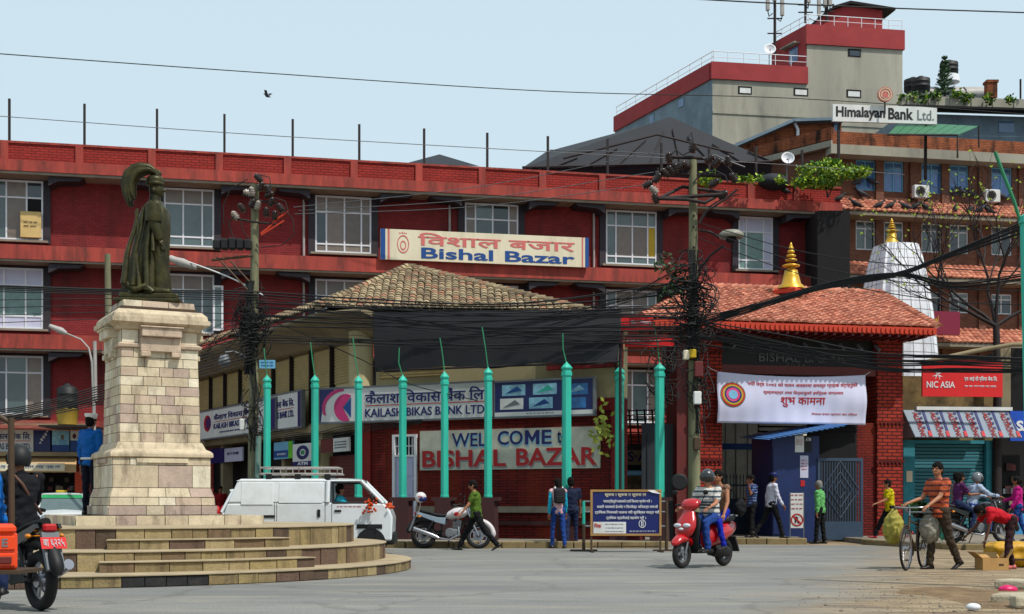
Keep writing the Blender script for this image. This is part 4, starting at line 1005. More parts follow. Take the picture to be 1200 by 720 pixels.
t, bx, Wd, Hh = board(pb2, .12, 'company_sign', 'bright red sign with white print left of the tall utility pole, lower', 'sign', 727, 790, 394, 393, 407, 406, M_red, .1); m = MB(); scribble(m, .1*Wd, .8*Wd, .3*Hh, .7*Hh, -.01, 1, 8); m.build('lettering', M_txwhite, t)
# passage back structure: red wall below and scaffolding frames
t = thing('scaffold_frame', 'tangled dark metal frames stacked in the passage above the shed', 'scaffold', (X(727,40), 40, 0)); o_ = Vector(t.location); m = MB()
for k in range(7): m.tube([W(728+k*9,480,40), W(731+k*9,520,40)], .03, 5)
for k in range(8): m.tube([W(726,482+k*5,40+.1*k), W(790,480+k*5.5,40.3)], .02, 5)
m.build('bars', M_rust, t, o_); m = MB(); m.quad(W(726,522,40.4), W(790,522,40.4), W(790,528,40.2), W(726,528,40.2), t=.05); m.build('shelf', M_rust, t, o_)
t = thing('dark_gate_frame', 'tall dark grey metal gate beside the rightmost turquoise pillar', 'gate', (X(752,38), 38, 0)); m = MB(); m.box(0,.9,0,.08,0,Z(497,38)); m.box(.15,.17,-.03,0,.2,3); m.box(.5,.52,-.03,0,.2,3); m.build('leaf', mat('slate metal', S(52,58,66), .6), t)
t = thing('leafy_creeper', 'small yellow green creeper hanging by the blue picture panel', 'plant', W(706,500,34)); m = MB(); rr = random.Random(5)
for k in range(60):
    c = Vector((rr.gauss(0,.12), rr.gauss(0,.08), rr.gauss(-.1,.28))); a = rr.random()*6; d_ = Vector((math.cos(a),-.3,math.sin(a)))*.09; e = Vector((-math.sin(a),0,math.cos(a)))*.045; m.add([c-d_, c-e, c+d_, c+e], [(0,1,2,3)])
m.build('leaves', mat('yellow green leaf', S(150,160,60), .6, var=.4), t, fix=False, kind='stuff')
# ================================================================ monument
mp = thing('round_step_platform', 'round stepped stone platform with pale treads under the statue plinth', 'platform', (-6.6, 22.6, 0)); mo = Vector(mp.location)
tiers = [((-7.0,22.0), 5.35, 0, .147, M_kerbm), ((-6.7,22.4), 4.6, .147, .41, None), ((-6.5,22.8), 3.83, .41, .70, None)]
rs = random.Random(11)
def arcstones(c, R, z0, z1, a0, a1, depth, wmin, wmax, name, special=None):
    """a curved course of separate blocks over a mortar core; angles measured from the camera side"""
    a = a0; i = 0
    while a < a1-.01:
        wdt = rs.uniform(wmin, wmax)/R; b = min(a1, a+wdt)
        if a1-b < .3*wmin/R: b = a1
        m = MB(); g = .006/R; n = max(1, int((b-a)*R/.25)); jj = rs.uniform(-.008, .008)
        prof_ = lambda an, r, z: (c[0]+math.sin(an)*r, c[1]-math.cos(an)*r, z)
        R1 = R+jj; ring = []
        for k in range(n+1):
            an = a+g+(b-a-2*g)*k/n; ring.append([prof_(an,R1-.012,z0), prof_(an,R1,z0+.012), prof_(an,R1,z1-.02), prof_(an,R1-.012,z1-.004), prof_(an,R1-depth,z1-.004), prof_(an,R1-depth,z0)])
        m.rings(ring, True, False); mtl = special(math.degrees(a), i) if special else M_step
        m.build(name, mtl, mp, mo); a = b; i += 1
def core(c, R, z0, z1): 
    m = MB(); m.lathe([(R-.03, z0), (R-.03, z1-.008), (.01, z1-.008)], c=(c[0], c[1], 0), n=72, smooth=False); m.build('core', M_joint, mp, mo)
    m = MB(); m.lathe([(R+.02, z1-.003), (R+.02, z1+.010), (R-.0, z1+.012)], c=(c[0], c[1], 0), n=96, cap=True, smooth=False); m.build('tread', M_tread, mp, mo)
HP = math.pi
rings_ = [(c, R, z0, z1) for c, R, z0, z1, _ in tiers]
core(*rings_[0]); core(*rings_[1]); core(*rings_[2])
def kspec(deg, i):
    px = 600+F*(-7+5.35*math.sin(math.radians(deg)))/(22-5.35*math.cos(math.radians(deg)))
    return M_kerbblk if (116 < px < 232 or 254 < px < 262) else M_step
arcstones(rings_[0][0], 5.35, 0, .147, -HP, -.5, .2, .5, .8, 'kerb_block', kspec)
arcstones(rings_[0][0], 5.35, 0, .147, -.5, HP, .2, .25, .42, 'kerb_block', kspec)
for (c, R, z0, z1) in rings_[1:]:
    arcstones(c, R, z0, z1, -HP, HP, .2, .22, .42, 'riser_block')
# extra half steps forming the stair in front
for (c, R, z0, z1, p0, p1) in (((-6.7,22.4), 4.6+.36, .147, .29, 116, 368), ((-6.5,22.8), 3.83+.38, .41, .55, 123, 340)):
    def angof(px):
        best = min(range(-100, 100), key=lambda d_: abs(600+F*(c[0]+R*math.sin(math.radians(d_)))/(c[1]-R*math.cos(math.radians(d_)))-px) if c[1]-R*math.cos(math.radians(d_)) < c[1]+.5 else 1e9); return math.radians(best)
    a0, a1 = angof(p0), angof(p1)
    arcstones(c, R, z0, z1, a0, a1, .40, .3, .5, 'stair_block')
    m = MB(); ring = []
    for k in range(41):
        an = a0+(a1-a0)*k/40; P_ = lambda r, z: (c[0]+math.sin(an)*r, c[1]-math.cos(an)*r, z); ring.append([P_(R+.02,z1-.003), P_(R+.02,z1+.010), P_(R-.37,z1+.010), P_(R-.37,z1-.003)])
    m.rings(ring, True, False); m.build('tread', M_tread, mp, mo)
# plinth
PA = math.radians(27.5); PC = Vector((-6.12, 23.16, 0))
pl = thing('statue_plinth', 'tall pale stone block plinth with moulded base and cornice', 'plinth', (PC.x, PC.y, 0), PA)
SX = 1.68/2
def course(hw0, hw1, z0, z1, nfr, name='block', th=.18, joint=.005, mtl=None, seed=0, jit=.01):
    """one ring of separate blocks; hw0/hw1 half width at bottom/top"""
    r2 = random.Random(seed*13+int(z0*100))
    for side in range(4):
        ca, sa = math.cos(side*math.pi/2), math.sin(side*math.pi/2)
        cuts = [-1]+sorted([-1+2*(k+r2.uniform(-.22,.22)+(.25 if int(z0*50) % 2 else -.25))/nfr for k in range(1, nfr)])+[1]
        for a, b in zip(cuts, cuts[1:]):
            m = MB(); j = r2.uniform(0, jit); e = .008
            P = lambda t, hw, dd: (t*hw*ca-(-(hw+j-dd))*sa*-1 if False else (t*hw*ca+(-(hw+j-dd))*-sa), t*hw*sa+(-(hw+j-dd))*ca)
            g = joint
            def pt(t, sgn, hw, dd, z): 
                x, y = P(t, hw, dd); return (x+ca*sgn*g, y+sa*sgn*g, z)
            ta, tb = a, b
            vs = []
            for z, hw in ((z0+g, hw0), (z1-g, hw1)):
                vs += [pt(ta,1,hw,0,z), pt(tb,-1,hw,0,z), pt(tb*.8 if abs(tb)==1 else tb,-1,hw,th,z), pt(ta*.8 if abs(ta)==1 else ta,1,hw,th,z)]
            m.add(vs, [(0,3,2,1),(4,5,6,7),(0,1,5,4),(1,2,6,5),(2,3,7,6),(3,0,4,7)])
            m.build(name, mtl or M_stone, pl)
def moulding(prof, name):
    m = MB(); rings = [[(-h,-h,z),(h,-h,z),(h,h,z),(-h,h,z)] for h, z in prof]; m.rings(rings, True, False); m.build(name, M_stone, pl)
m = MB(); m.box(-.62,.62,-.62,.62,.7,4.3); m.rings([[(-h,-h,z),(h,-h,z),(h,h,z),(-h,h,z)] for h, z in ((1.4,.70),(1.4,.84),(.79,.84),(.79,1.3),(.72,1.8),(.6,2.0),(.585,4.1))], True, False); m.build('core', M_joint, pl)
course(1.50, 1.50, .70, .868, 7, 'footing_block', jit=.012, mtl=None)
zc = lambda y: 1.06+(590-y)/70.5
course(.89, .89, .868, zc(592.5), 4, jit=.02); course(.86, .85, zc(592.5), zc(583), 5); course(.85, .80, zc(583), zc(572), 4)
z0, z1 = zc(572), zc(546)
course(.80, .80, z0, z1, 3, 'panel_block', seed=3); course(.80, .80, z1, zc(537.5), 5)
m = MB(); 
for side in range(4):
    pass
moulding([(.80,zc(537.5)),(.84,zc(536)),(.84,zc(533)),(.83,zc(531)),(.80,zc(529)),(.74,zc(527)),(.71,zc(522)),(.685,zc(519))], 'base_moulding')
ys = [519 - 10.9*k for k in range(11)]
for k in range(10):
    f0, f1 = k/10, (k+1)/10; hw = lambda f: .665-.035*f
    course(hw(f0), hw(f1), zc(ys[k]), zc(ys[k+1]), 4+(k % 2), 'shaft_block', seed=k)
moulding([(.635,zc(410)),(.68,zc(409)),(.69,zc(406)),(.64,zc(404))], 'neck_moulding')
course(.62, .62, zc(404), zc(389), 4, 'frieze_block')
moulding([(.63,zc(389)),(.68,zc(388)),(.70,zc(385)),(.80,zc(381)),(.80,zc(376)),(.77,zc(375.5))], 'cornice')
moulding([(.77,zc(375.4)),(.76,zc(371)),(.69,zc(366)),(.68,zc(365.5))], 'cornice_slope')
course(.60, .58, zc(365.5), zc(354), 3, 'cap_block')
# hood block and bracket on front and others
for side in range(4):
    ca, sa = math.cos(side*math.pi/2), math.sin(side*math.pi/2)
    m = MB(); 
    for (x0,x1,y0,y1,z0,z1) in ((-.33,.33,-.80,-.6,zc(397),zc(386)),(-.33,.33,-.72,-.6,zc(414),zc(397)),(-.33,-.17,-.75,-.6,zc(420),zc(414)),(.17,.33,-.75,-.6,zc(420),zc(414)),(-.36,.36,-.83,-.7,zc(387),zc(385))):
        m.box(x0,x1,y0,y1,z0,z1-.002,.01)
    m.v = [(x*ca-y*sa, x*sa+y*ca, z) for x,y,z in m.v]; m.build('hood_block', M_stone, pl)
    m = MB(); m.box(-.42,.42,-.835,-.795,zc(543),zc(538)); m.v = [(x*ca-y*sa, x*sa+y*ca, z) for x,y,z in m.v]; m.build('tablet_ledge', M_stone, pl)
# statue, facing right in the picture
zs = zc(354)
st = thing('bronze_statue', 'greenish bronze statue of a cloaked man with plumed headdress facing right', 'statue', (PC.x, PC.y, zs), math.radians(6))
m = MB(); m.box(-.55,.55,-.5,.5,0,.07,.02); m.box(-.47,.47,-.43,.43,.07,.16,.02); m.build('base', M_bronze, st)
z = lambda py: 1.06+(590-py)/69.0-zs
xx = lambda px: (px-178)/69.0
m = MB(); rings = []
# cloak: rings of ellipses with folds : (py, left px, right px, depth)
cl = [(348,143,199,.46),(338,146,199,.44),(325,149,198,.42),(305,154,198,.39),(285,158,197,.36),(265,162,197,.33),(254,164,197,.32),(247,167,196,.30),(242,170,194,.26),(238,174,191,.19),(235,178,188,.10)]
for py, l, r, dpt in cl:
    ring = []; n = 48; cx = (xx(l)+xx(r))/2; rx = (xx(r)-xx(l))/2; f = (py-218)/130
    for k in range(n):
        a = 2*math.pi*k/n; fold = 1+.10*f*math.sin(a*9+py*.02)+.05*f*math.sin(a*17+1.3); ring.append((cx+rx*math.cos(a)*fold, dpt*math.sin(a)*.8*fold, z(py)))
    rings.append(ring)
m.rings(rings, True, True); m.build('cloak', M_bronze, st)
# front robe, sash, sleeve, hand
m = MB(); rings = []
for py, l, r, dpt in ((348,182,199,.2),(330,181,198,.21),(300,180,198,.22),(270,180,199.5,.23),(250,178,199,.24),(246,177,195,.22),(239,179,191,.14)):
    cx = (xx(l)+xx(r))/2; rx = (xx(r)-xx(l))/2+.02; rings.append([(cx+rx*math.cos(2*math.pi*k/24)*(1+.05*math.sin(k*2.1)), -.12+dpt*math.sin(2*math.pi*k/24), z(py)) for k in range(24)])
m.rings(rings, True, True); m.build('robe', M_bronze, st)
m = MB(); m.cone((xx(182),-.26,z(248)), .12, (xx(184),-.36,z(262)), .11); m.cone((xx(184),-.36,z(262)), .1, (xx(190),-.34,z(284)), .07)
m.lathe([(.14,0),(.15,.05),(.12,.3)], c=(xx(184),-.34,z(262)-.05), n=12); m.build('arm', M_bronze, st)
m = MB(); m.ell((xx(192),-.33,z(289)), .06,.04,.06)
for k in range(4): m.cone((xx(193)+.01*k,-.35+.02*k,z(291)), .018, (xx(194)+.015*k,-.35+.02*k,z(297)), .012)
m.cone((xx(191),-.36,z(288)), .02, (xx(195),-.36,z(292)), .014); m.build('hand', M_bronze, st)
m = MB()
for (p0, p1, r) in (((164,252),(168,345),.045),((188,250),(183,300),.03),((172,248),(160,340),.05),((180,240),(176,345),.05),((166,250),(150,338),.05)):
    pts = [(xx(p0[0]+(p1[0]-p0[0])*k/8)+.02*math.sin(k), -.30-.12*(k/8), z(p0[1]+(p1[1]-p0[1])*k/8)) for k in range(9)]
    m.tube(pts, [r*(.5+k/12) for k in range(9)], 8)
m.build('fold', M_bronze, st)
m = MB(); m.cone((xx(184),-.28,z(345)), .09, (xx(200),-.3,z(345)), .05); m.tube([(xx(150),-.35,z(335)),(xx(165),-.42,z(345)),(xx(176),-.42,z(340)),(xx(184),-.40,z(347))], .06, 8)
m.cone((xx(196),-.1,z(347)), .05, (xx(208),-.1,z(348)), .04); m.build('shoe', M_bronze, st)
# head: face profile to the right, turban band, plume
m = MB(); m.ell((xx(184),0,z(223)), .125,.115,.17); m.cone((xx(182),0,z(240)), .11, (xx(183),0,z(226)), .085)
m.cone((xx(191),0,z(222)), .02, (xx(193.5),0,z(224.5)), .018, 8); m.ell((xx(189),0,z(229)), .04,.05,.04); m.ell((xx(190.5),0,z(219)), .03,.07,.02)
m.ell((xx(190.3),0,z(227.5)), .02,.05,.012); m.ell((xx(182),-.115,z(225)), .03,.02,.045); m.build('head', M_bronze, st)
m = MB(); m.lathe([(.12,0),(.15,.015),(.155,.05),(.135,.07),(.15,.09),(.13,.15),(.08,.19),(.02,.21)], c=(xx(182.5),0,z(219)), n=20)
m.lathe([(.03,.18),(.05,.21),(.02,.27)], c=(xx(187),0,z(219)), n=10); m.build('headdress', M_bronze, st)
m = MB()
base = [(188,212),(184,203),(177,199),(168,199),(160,202),(154,209),(151,218),(152,230),(154,240)]
rr = random.Random(4)
for k in range(26):
    off = rr.uniform(-1,1); yo = rr.uniform(-.10,.10); end = rr.uniform(.7,1.08)
    pts = []
    for i, (px, py) in enumerate(base):
        f = i/8; cxp, cyp = 170, 222; dx, dy = px-cxp, py-cyp; s_ = 1+off*.22*min(1, f*1.6)-.1*f
        pts.append((xx(cxp+dx*s_), yo*(1+f), z(cyp+dy*s_*(end if f > .7 else 1))))
    m.tube(pts, [.02+.05*min(1,i/3)*(1 if i < 7 else .7 if i < 8 else .2) for i in range(9)], 6)
m.build('plume', M_bronze, st)
# ================================================================ buildings behind on the right
HB = Frame(X(985, 66), 66, 11.5)
ht = HB.thing('brick_hotel', 'orange brown brick building with blue framed windows and tiled ledges full of pigeons', 'building')
hz = lambda py, px=1090, v=0: HB.z(px, py, v)
hR = 26.
m = MB(); 
wcols = [(1003,1026),(1036,1059),(1080,1104),(1113,1135),(1162,1186),(1209,1232),(1255,1278)]
wrows = [(192,227),(262,296),(342,366)]; wrz = [(hz(a), hz(b)) for a, b in wrows]; wrz.append((hz(452), hz(478)))
topz = hz(166)
x = -.3; wu = [(HB.u(a), HB.u(b)) for a, b in wcols]
for (u0, u1) in wu:
    m.box(x, u0, 0, .3, 0, topz); zz = topz
    for zt, zb in wrz: m.box(u0, u1, 0, .3, zt, zz); zz = zb
    m.box(u0, u1, 0, .3, 0, zz); x = u1
m.box(x, hR, 0, .3, 0, topz); m.box(-.3, 0, .3, 9, 0, topz); m.build('wall', M_brickH, ht)
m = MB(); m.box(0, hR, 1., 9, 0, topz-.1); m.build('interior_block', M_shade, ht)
rh = random.Random(8)
M_vblue = mat('violet blue window glass', S(92,132,190), .12, var=.2, spec=.7)
for r, (zt, zb) in enumerate(wrz):
    for k, (u0, u1) in enumerate(wu):
        def pk(i, j, n, mm_, r=r): 
            if r == 0: return M_vblue if j == 0 else M_glassB
            return M_glassG if j == 1 else (M_glassD if (i+k) % 2 else M_glassG)
        window(ht, u0+.03, u1-.03, zb+.03, zt-.03, (0,.5,1), (0,.74,1), None, v=.1, bar=.07, pick=pk, framemat=M_ltblue if r == 0 else M_white)
for u in (HB.u(1030), HB.u(1070), HB.u(1107), HB.u(1150), HB.u(1197)):
    m = MB(); m.box(u-.2, u+.2, -.12, -.002, hz(480), topz-.6); m.build('brick_pier', M_brickH, ht)
m = MB(); m.box(-.9, hR, -.9, 0, hz(186,1090,-.9), hz(175,1090,-.9)); m.build('eave_slab', M_conc, ht)
m = MB(); m.box(-.9, hR, -.85, -.6, hz(174.9,1090,-.9), hz(160,1090,-.9)); m.build('garden_wall', M_brickO, ht)
# tiled ledges
def ledge(y0, y1, nm='tiled_ledge'):
    za, zb_ = hz(y0), hz(y1,1090,-1.1); m = MB(); m.add([(-.3,0,za),(hR,0,za),(hR,-1.1,zb_),(-.3,-1.1,zb_),(-.3,0,zb_-.15),(hR,0,zb_-.15),(hR,-1.1,zb_-.15),(-.3,-1.1,zb_-.15)], [(0,1,2,3),(4,5,6,7),(3,2,6,7),(0,3,7,4),(1,2,6,5)]); m.build(nm, M_soffit, ht)
    P = [Vector((-.3,-1.12,zb_+.02)), Vector((hR,-1.12,zb_+.02)), Vector((hR,0,za+.02)), Vector((-.3,0,za+.02))]
    m2 = tiles(P, Vector((1,0,0)), P[3]-P[0], .28, .28, M_tR, ht, (0,0,0), name='ledge_tiles', seed=int(y0)); return za, zb_
L1 = ledge(240, 252); L2 = ledge(312, 326); L3 = ledge(386, 402)
# left chamfer of the hotel: garden wall and brick flank turning back
m = MB(); p0 = HB.w(-.9,-.9,0); f2 = Frame(p0.x, p0.y, -50); hl = 8
cbx = f2
m.box(-hl, 0, .0, .25, hz(176), hz(160)-.05); fr(f2, m).build('garden_wall', M_brickO, ht, (0,0,0)).matrix_parent_inverse = Matrix.Identity(4)
ht.children[-1].location = (0,0,0)
_w = [c for c in ht.children if c.name.startswith('garden_wall')][-1]
# world-coordinate pieces: convert into the hotel's local space
def local(mb, th):
    inv = (Matrix.Translation(th.location) @ Matrix.Rotation(th.rotation_euler.z, 4, 'Z')).inverted()
    mb.v = [tuple(inv @ Vector(p)) for p in mb.v]; return mb
bpy.data.objects.remove(_w)
m = MB(); m.box(-hl, 0, 0, .25, hz(176), hz(162)); local(fr(f2, m), ht).build('garden_wall', M_brickO, ht)
m = MB(); m.box(-hl, 0, .3, .5, 0, hz(178)); local(fr(f2, m), ht).build('flank_wall', M_brickH, ht)
m = MB(); m.box(-hl, 0, 0, .6, hz(184), hz(177)); local(fr(f2, m), ht).build('eave_slab', M_conc, ht)
# gabled orange brick house behind
t = thing('gabled_brick_house', 'orange brick gable with metal roof and white pipe left of the rooftop sign', 'building', (X(935,72), 72, 0)); o_ = Vector(t.location); Y = 72
pts = [(862,168),(930,140),(986,138),(986,260),(862,260)]
m = MB(); P = [(W(a,b,Y).x, W(a,b,Y).z) for a, b in pts]; m.prism(P, Y, Y+6); m.build('wall', M_brickO, t, o_)
m = MB(); a, b, c = W(856,171,Y-.6), W(930,139,Y-.6), W(990,137,Y-.6); D7 = Vector((0,7,0)); m.quad(a,b,b+D7,a+D7,t=.15); m.quad(b,c,c+D7,b+D7,t=.15); m.build('roof_sheet', M_concB, t, o_)
m = MB(); m.tube([W(930,142,Y-.2), W(935,152,Y-.2), W(934,190,Y-.2)], .09, 8); m.build('drain_pipe', M_white, t, o_)
m = MB(); m.box(X(977,Y), X(984,Y), Y-.1, Y+.1, Z(168,Y), Z(143,Y)); m.build('window', M_glassB, t, o_)
# dish
def dish(px, py, Y, r, label, az=0):
    t = thing('satellite_dish', label, 'satellite dish', W(px,py,Y)); m = MB(); R = Matrix.Rotation(math.radians(70), 4, 'X')
    m.lathe([(.01,-.12),(r*.5,-.09),(r*.85,-.02),(r,.05),(r*1.0,.07),(r*.85,.0),(r*.01,-.09)], n=20); m.v = [tuple(R @ Vector(p)) for p in m.v]; m.build('bowl', M_white, t)
    m = MB(); m.tube([(0,.05,0),(0,.2,-.3),(0,.2,-1.)], .03, 6); m.tube([(0,0,-r),(0,-.35,-.05)], .012, 4); m.build('mount', M_grey, t)
dish(923, 186, 58, .28, 'round white satellite dish left of the yellow green shrub')
# shrub with yellow leaves on the roof
def foliage(name, label, cat, loc, blobs, mats_, n, size, trunk=None, seed=1, kindn='foliage'):
    t = thing(name, label, cat, loc); rr = random.Random(seed)
    for mi_, mt_ in enumerate(mats_):
        m = MB()
        for k in range(n//len(mats_)):
            b = rr.choice(blobs); u = Vector((rr.gauss(0,1), rr.gauss(0,1), rr.gauss(0,1))).normalized()*rr.random()**.5
            c = Vector((b[0]+u.x*b[3], b[1]+u.y*b[3]*.8, b[2]+u.z*b[4])); a = Vector((rr.uniform(-1,1), rr.uniform(-1,1), rr.uniform(-.6,.8))).normalized(); e = a.orthogonal().normalized()*size*.3
            e.rotate(Matrix.Rotation(rr.random()*6, 3, a)); s_ = size*rr.uniform(.6,1.2); m.add([c, c+a*s_*.5+e, c+a*s_, c+a*s_*.5-e], [(0,1,2,3)])
        m.build(kindn, mt_, t, fix=False, kind='stuff')
    if trunk:
        m = MB(); 
        for pts, r in trunk: m.tube(pts, r, 6)
        m.build('stem', M_rust, t)
    return t
M_lfy = mat('yellow green leaves', S(168,190,50), .6, var=.35, sc=2); M_lfg = mat('mid green leaves', S(82,128,46), .6, var=.35, sc=2); M_lfd = mat('dark green leaves', S(50,84,40), .6, var=.35, sc=2)
k_ = 57/F
blob_px = [(960,198,26,9),(975,190,16,7),(985,206,26,8),(1002,204,16,8),(1015,198,8,5),(945,212,16,8),(968,214,16,8)]
foliage('roof_shrub', 'leafy yellow green shrub growing on the roof edge beside the brick hotel', 'shrub', W(970,226,57), [((a-970)*k_, rr.uniform(-.5,.5), (226-b)*k_, c*k_, d_*k_) for a, b, c, d_ in blob_px], [M_lfy, M_lfg, M_lfy, M_lfg], 3200, .17, [([(0,0,-.2),(-.1,0,.5),(-.5,0,1)],.04),([(0,0,-.2),(.3,0,.4),(1.2,0,.8)],.03)], 3)
foliage('roof_shrub', 'low green plants on the parapet between the dish and the canopy corner', 'shrub', W(890,213,57), [(x_*.45, 0, rr.uniform(0,.15), .25, .2) for x_ in (-2,-1,0,2)], [M_lfg, M_lfy], 160, .2, None, 4)
foliage('roof_shrub', 'pale green potted plant behind the utility pole top', 'shrub', W(830,210,57), [(0,0,0,.5,.35)], [M_lfg, M_lfy], 200, .22, None, 5)
t = thing('plastic_tank', 'dark rounded black water cover behind the parapet beside the shrub', 'tank', W(905,214,58)); m = MB(); m.ell((0,0,0), .7,.6,.36); m.build('cover', M_tarpB, t)
# sign on top of hotel
HS = Frame(X(975,62), 62, 6)
t, bx, Wd, Hh = board(HS, 0, 'rooftop_sign', 'long white rooftop sign with black Latin lettering on two legs', 'sign', 976, 1098, 121, 127, 141, 147, M_signw, .15)
letters(t, 'Himalayan', bx(.03,.50,.1,.88), M_black, bold=.03); letters(t, 'Bank', bx(.53,.77,.2,.88), M_black, bold=.03); letters(t, 'Ltd.', bx(.81,.97,.2,.8), M_grey, bold=.01)
for q_ in (.3, Wd-.5): m = MB(); m.box(q_,q_+.1,.16,.3,-2.5,0); m.build('leg', M_rust, t)
t = thing('round_logo', 'round terracotta bank emblem standing above the rooftop sign', 'emblem', W(1037,111,62)); m = MB(); r = .34
m.lathe([(r,-.06),(r,.06)], n=28, axis='y'); m.build('disc', mat('terracotta disc', S(196,120,104), .6), t); disc(t, 0, 0, r*.86, r*.86, M_signcream, v=-.065, inner=.88); disc(t, 0, -.02, r*.55, r*.55, M_signcream, v=-.065, inner=.8)
m = MB(); m.prism([(-.13,-.14),(.13,-.14),(0,.16)], -.08, -.06); m.build('triangle', M_txrose, t); m = MB(); m.box(-.03,.03,-.03,.03,-.9,-r); m.build('stand', M_rust, t)
# green lean-to roof
t = thing('green_canopy', 'green translucent lean-to roof on the terrace under the rooftop sign', 'canopy', W(1090,158,60)); o_ = Vector(t.location)
M_gsheet = mat('green sheet', S(50,120,80), .5, var=.15)
a, b, c, d_ = W(1040,158,60), W(1122,158.5,60), W(1147,148,63), W(1055,143,63.5)
for k in range(8):
    l = lambda f: a.lerp(b,f); l2 = lambda f: d_.lerp(c,f); m = MB(); m.quad(l(k/8), l((k+.93)/8), l2((k+.93)/8), l2(k/8), t=.04); m.build('roof_sheet', M_gsheet, t, o_)
m = MB(); m.tube([a,b,b-Vector((0,0,1))], .05, 5); m.build('frame', M_rust, t, o_); m = MB(); m.tube([c, c-Vector((0,0,1))], .04, 5); m.build('post', M_rust, t, o_)
# grey concrete building with crimson bands
GY = 88; gc = W(835,590,GY)
G1 = Frame(gc.x, gc.y, 10); G2 = Frame(gc.x, gc.y, -67)
gt2 = thing('grey_concrete_building', 'tall raw concrete building with crimson parapet bands and small windows', 'building', (gc.x, gc.y, 0)); go = Vector(gt2.location)
z1t, z1b = G1.z(836,73), G1.z(836,93); uR = G1.u(946); uT = G1.u(1058)
ulen = G2.u(721)
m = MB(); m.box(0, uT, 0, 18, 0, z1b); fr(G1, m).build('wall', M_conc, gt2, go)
m = MB(); m.box(ulen, .0, -.02, .3, 0, z1b); fr(G2, m).build('side_wall', M_concB, gt2, go)  # left face darker and bluer: its shade is put into the colour
m = MB(); m.box(-.12, uR, -.15, .25, z1b, z1t); fr(G1, m).build('parapet_band', M_redband, gt2, go)
m = MB(); m.box(ulen, -.16, -.15, .25, z1b, z1t); fr(G2, m).build('parapet_band', M_redband, gt2, go)
zu_t, zu_b = G1.z(947,29), G1.z(947,52)
m = MB(); m.box(uR, uT, .05, 14, z1b, zu_b); fr(G1, m).build('upper_wall', M_conc, gt2, go)
m = MB(); m.box(uR-.1, uT+.1, -.1, .3, zu_b, zu_t); m.box(uT-.3, uT+.1, .3, 14, zu_b, zu_t); fr(G1, m).build('parapet_band', M_redband, gt2, go)
uu = G1.hit(946, 60)[0]; cu = G1.w(uR, .0, 0); G3 = Frame(cu.x, cu.y, -67); l3 = G3.u(905)
m = MB(); m.box(l3, -.12, -.05, .25, z1t-.3, zu_t); fr(G3, m).build('crimson_side', M_redband, gt2, go)
m = MB(); m.box(G3.u(926), G3.u(936), -.08, -.055, G3.z(930,74), G3.z(930,57)); fr(G3, m).build('window', M_glassB, gt2, go); m = MB(); m.box(G3.u(921), G3.u(938), -.5, -.06, G3.z(930,55), G3.z(930,53.6)); fr(G3, m).build('window_hood', M_conc, gt2, go)
for (a, b, c, d_, G_f) in ((865,881,101,110,G1),(930,947,103,112,G1),(992,1009,105,114,G1),(994,1009,57,66,G1)):
    m = MB(); v_ = -.03 if c > 90 else .02
    m.box(G_f.u(a), G_f.u(b), v_, v_+.025, G_f.z(a,d_), G_f.z(a,c)); fr(G_f, m).build('window', M_shade, gt2, go)
    m = MB(); m.box(G_f.u(a)+.1, G_f.u(b)-.1, v_-.02, v_-.003, G_f.z(a,d_)+.05, G_f.z(a,c)-.12); fr(G_f, m).build('pane', M_signw if c > 90 else M_glassD, gt2, go)
for (a, b, c, d_) in ((796,802,118,127),(762,767,137,146)):
    m = MB(); m.box(G2.u(a), G2.u(b), -.06, -.03, G2.z(a,d_), G2.z(a,c)); fr(G2, m).build('window', M_glassB, gt2, go)
for (zz, f_, a, b) in ((z1b-2.2, G1, 0, uR), (z1b-2.6, G1, uR, uT)):
    m = MB(); m.box(a, b, -.06, -.002, zz, zz+.18); fr(f_, m).build('string_course', M_conc, gt2, go)
# penthouse with curved roof
m = MB(); P0 = [(G1.u(961,5),zu_t-.3),(G1.u(1034,5),zu_t-.3),(G1.u(1034,5),G1.z(1000,10,5)),(G1.u(994,5),G1.z(1000,7,5)),(G1.u(975,5),G1.z(1000,14,5)),(G1.u(961,5),G1.z(1000,25,5))]
m.prism(P0, 5, 11); fr(G1, m).build('penthouse', M_redband, gt2, go)
m = MB(); T_ = [(a, b+.02) for a, b in P0[2:]]; T2 = [(a, b+.2) for a, b in P0[2:]][::-1]; T_[0] = (T_[0][0]+.8, T_[0][1]-.1); T2[-1] = (T2[-1][0]+.8, T2[-1][1]-.1)
m.prism(T_+T2, 4.6, 11.4); fr(G1, m).build('curved_roof', M_shade, gt2, go)
def railing(f_, u0, u1, z0, h, v, n, par, off):
    m = MB(); m.tube([(u0,v,z0+h),(u1,v,z0+h)], .03, 5); m.tube([(u0,v,z0+h*.5),(u1,v,z0+h*.5)], .02, 5)
    for k in range(n+1): u = u0+(u1-u0)*k/n; m.tube([(u,v,z0),(u,v,z0+h)], .025, 5)
    fr(f_, m).build('railing', M_white, par, off)
railing(G1, 0, uR, z1t, .75, .1, 6, gt2, go); railing(G2, ulen, 0, z1t, .75, .1, 9, gt2, go); railing(G1, uR, uT, zu_t, .7, .1, 7, gt2, go); railing(G3, l3, 0, zu_t, .7, .1, 4, gt2, go)
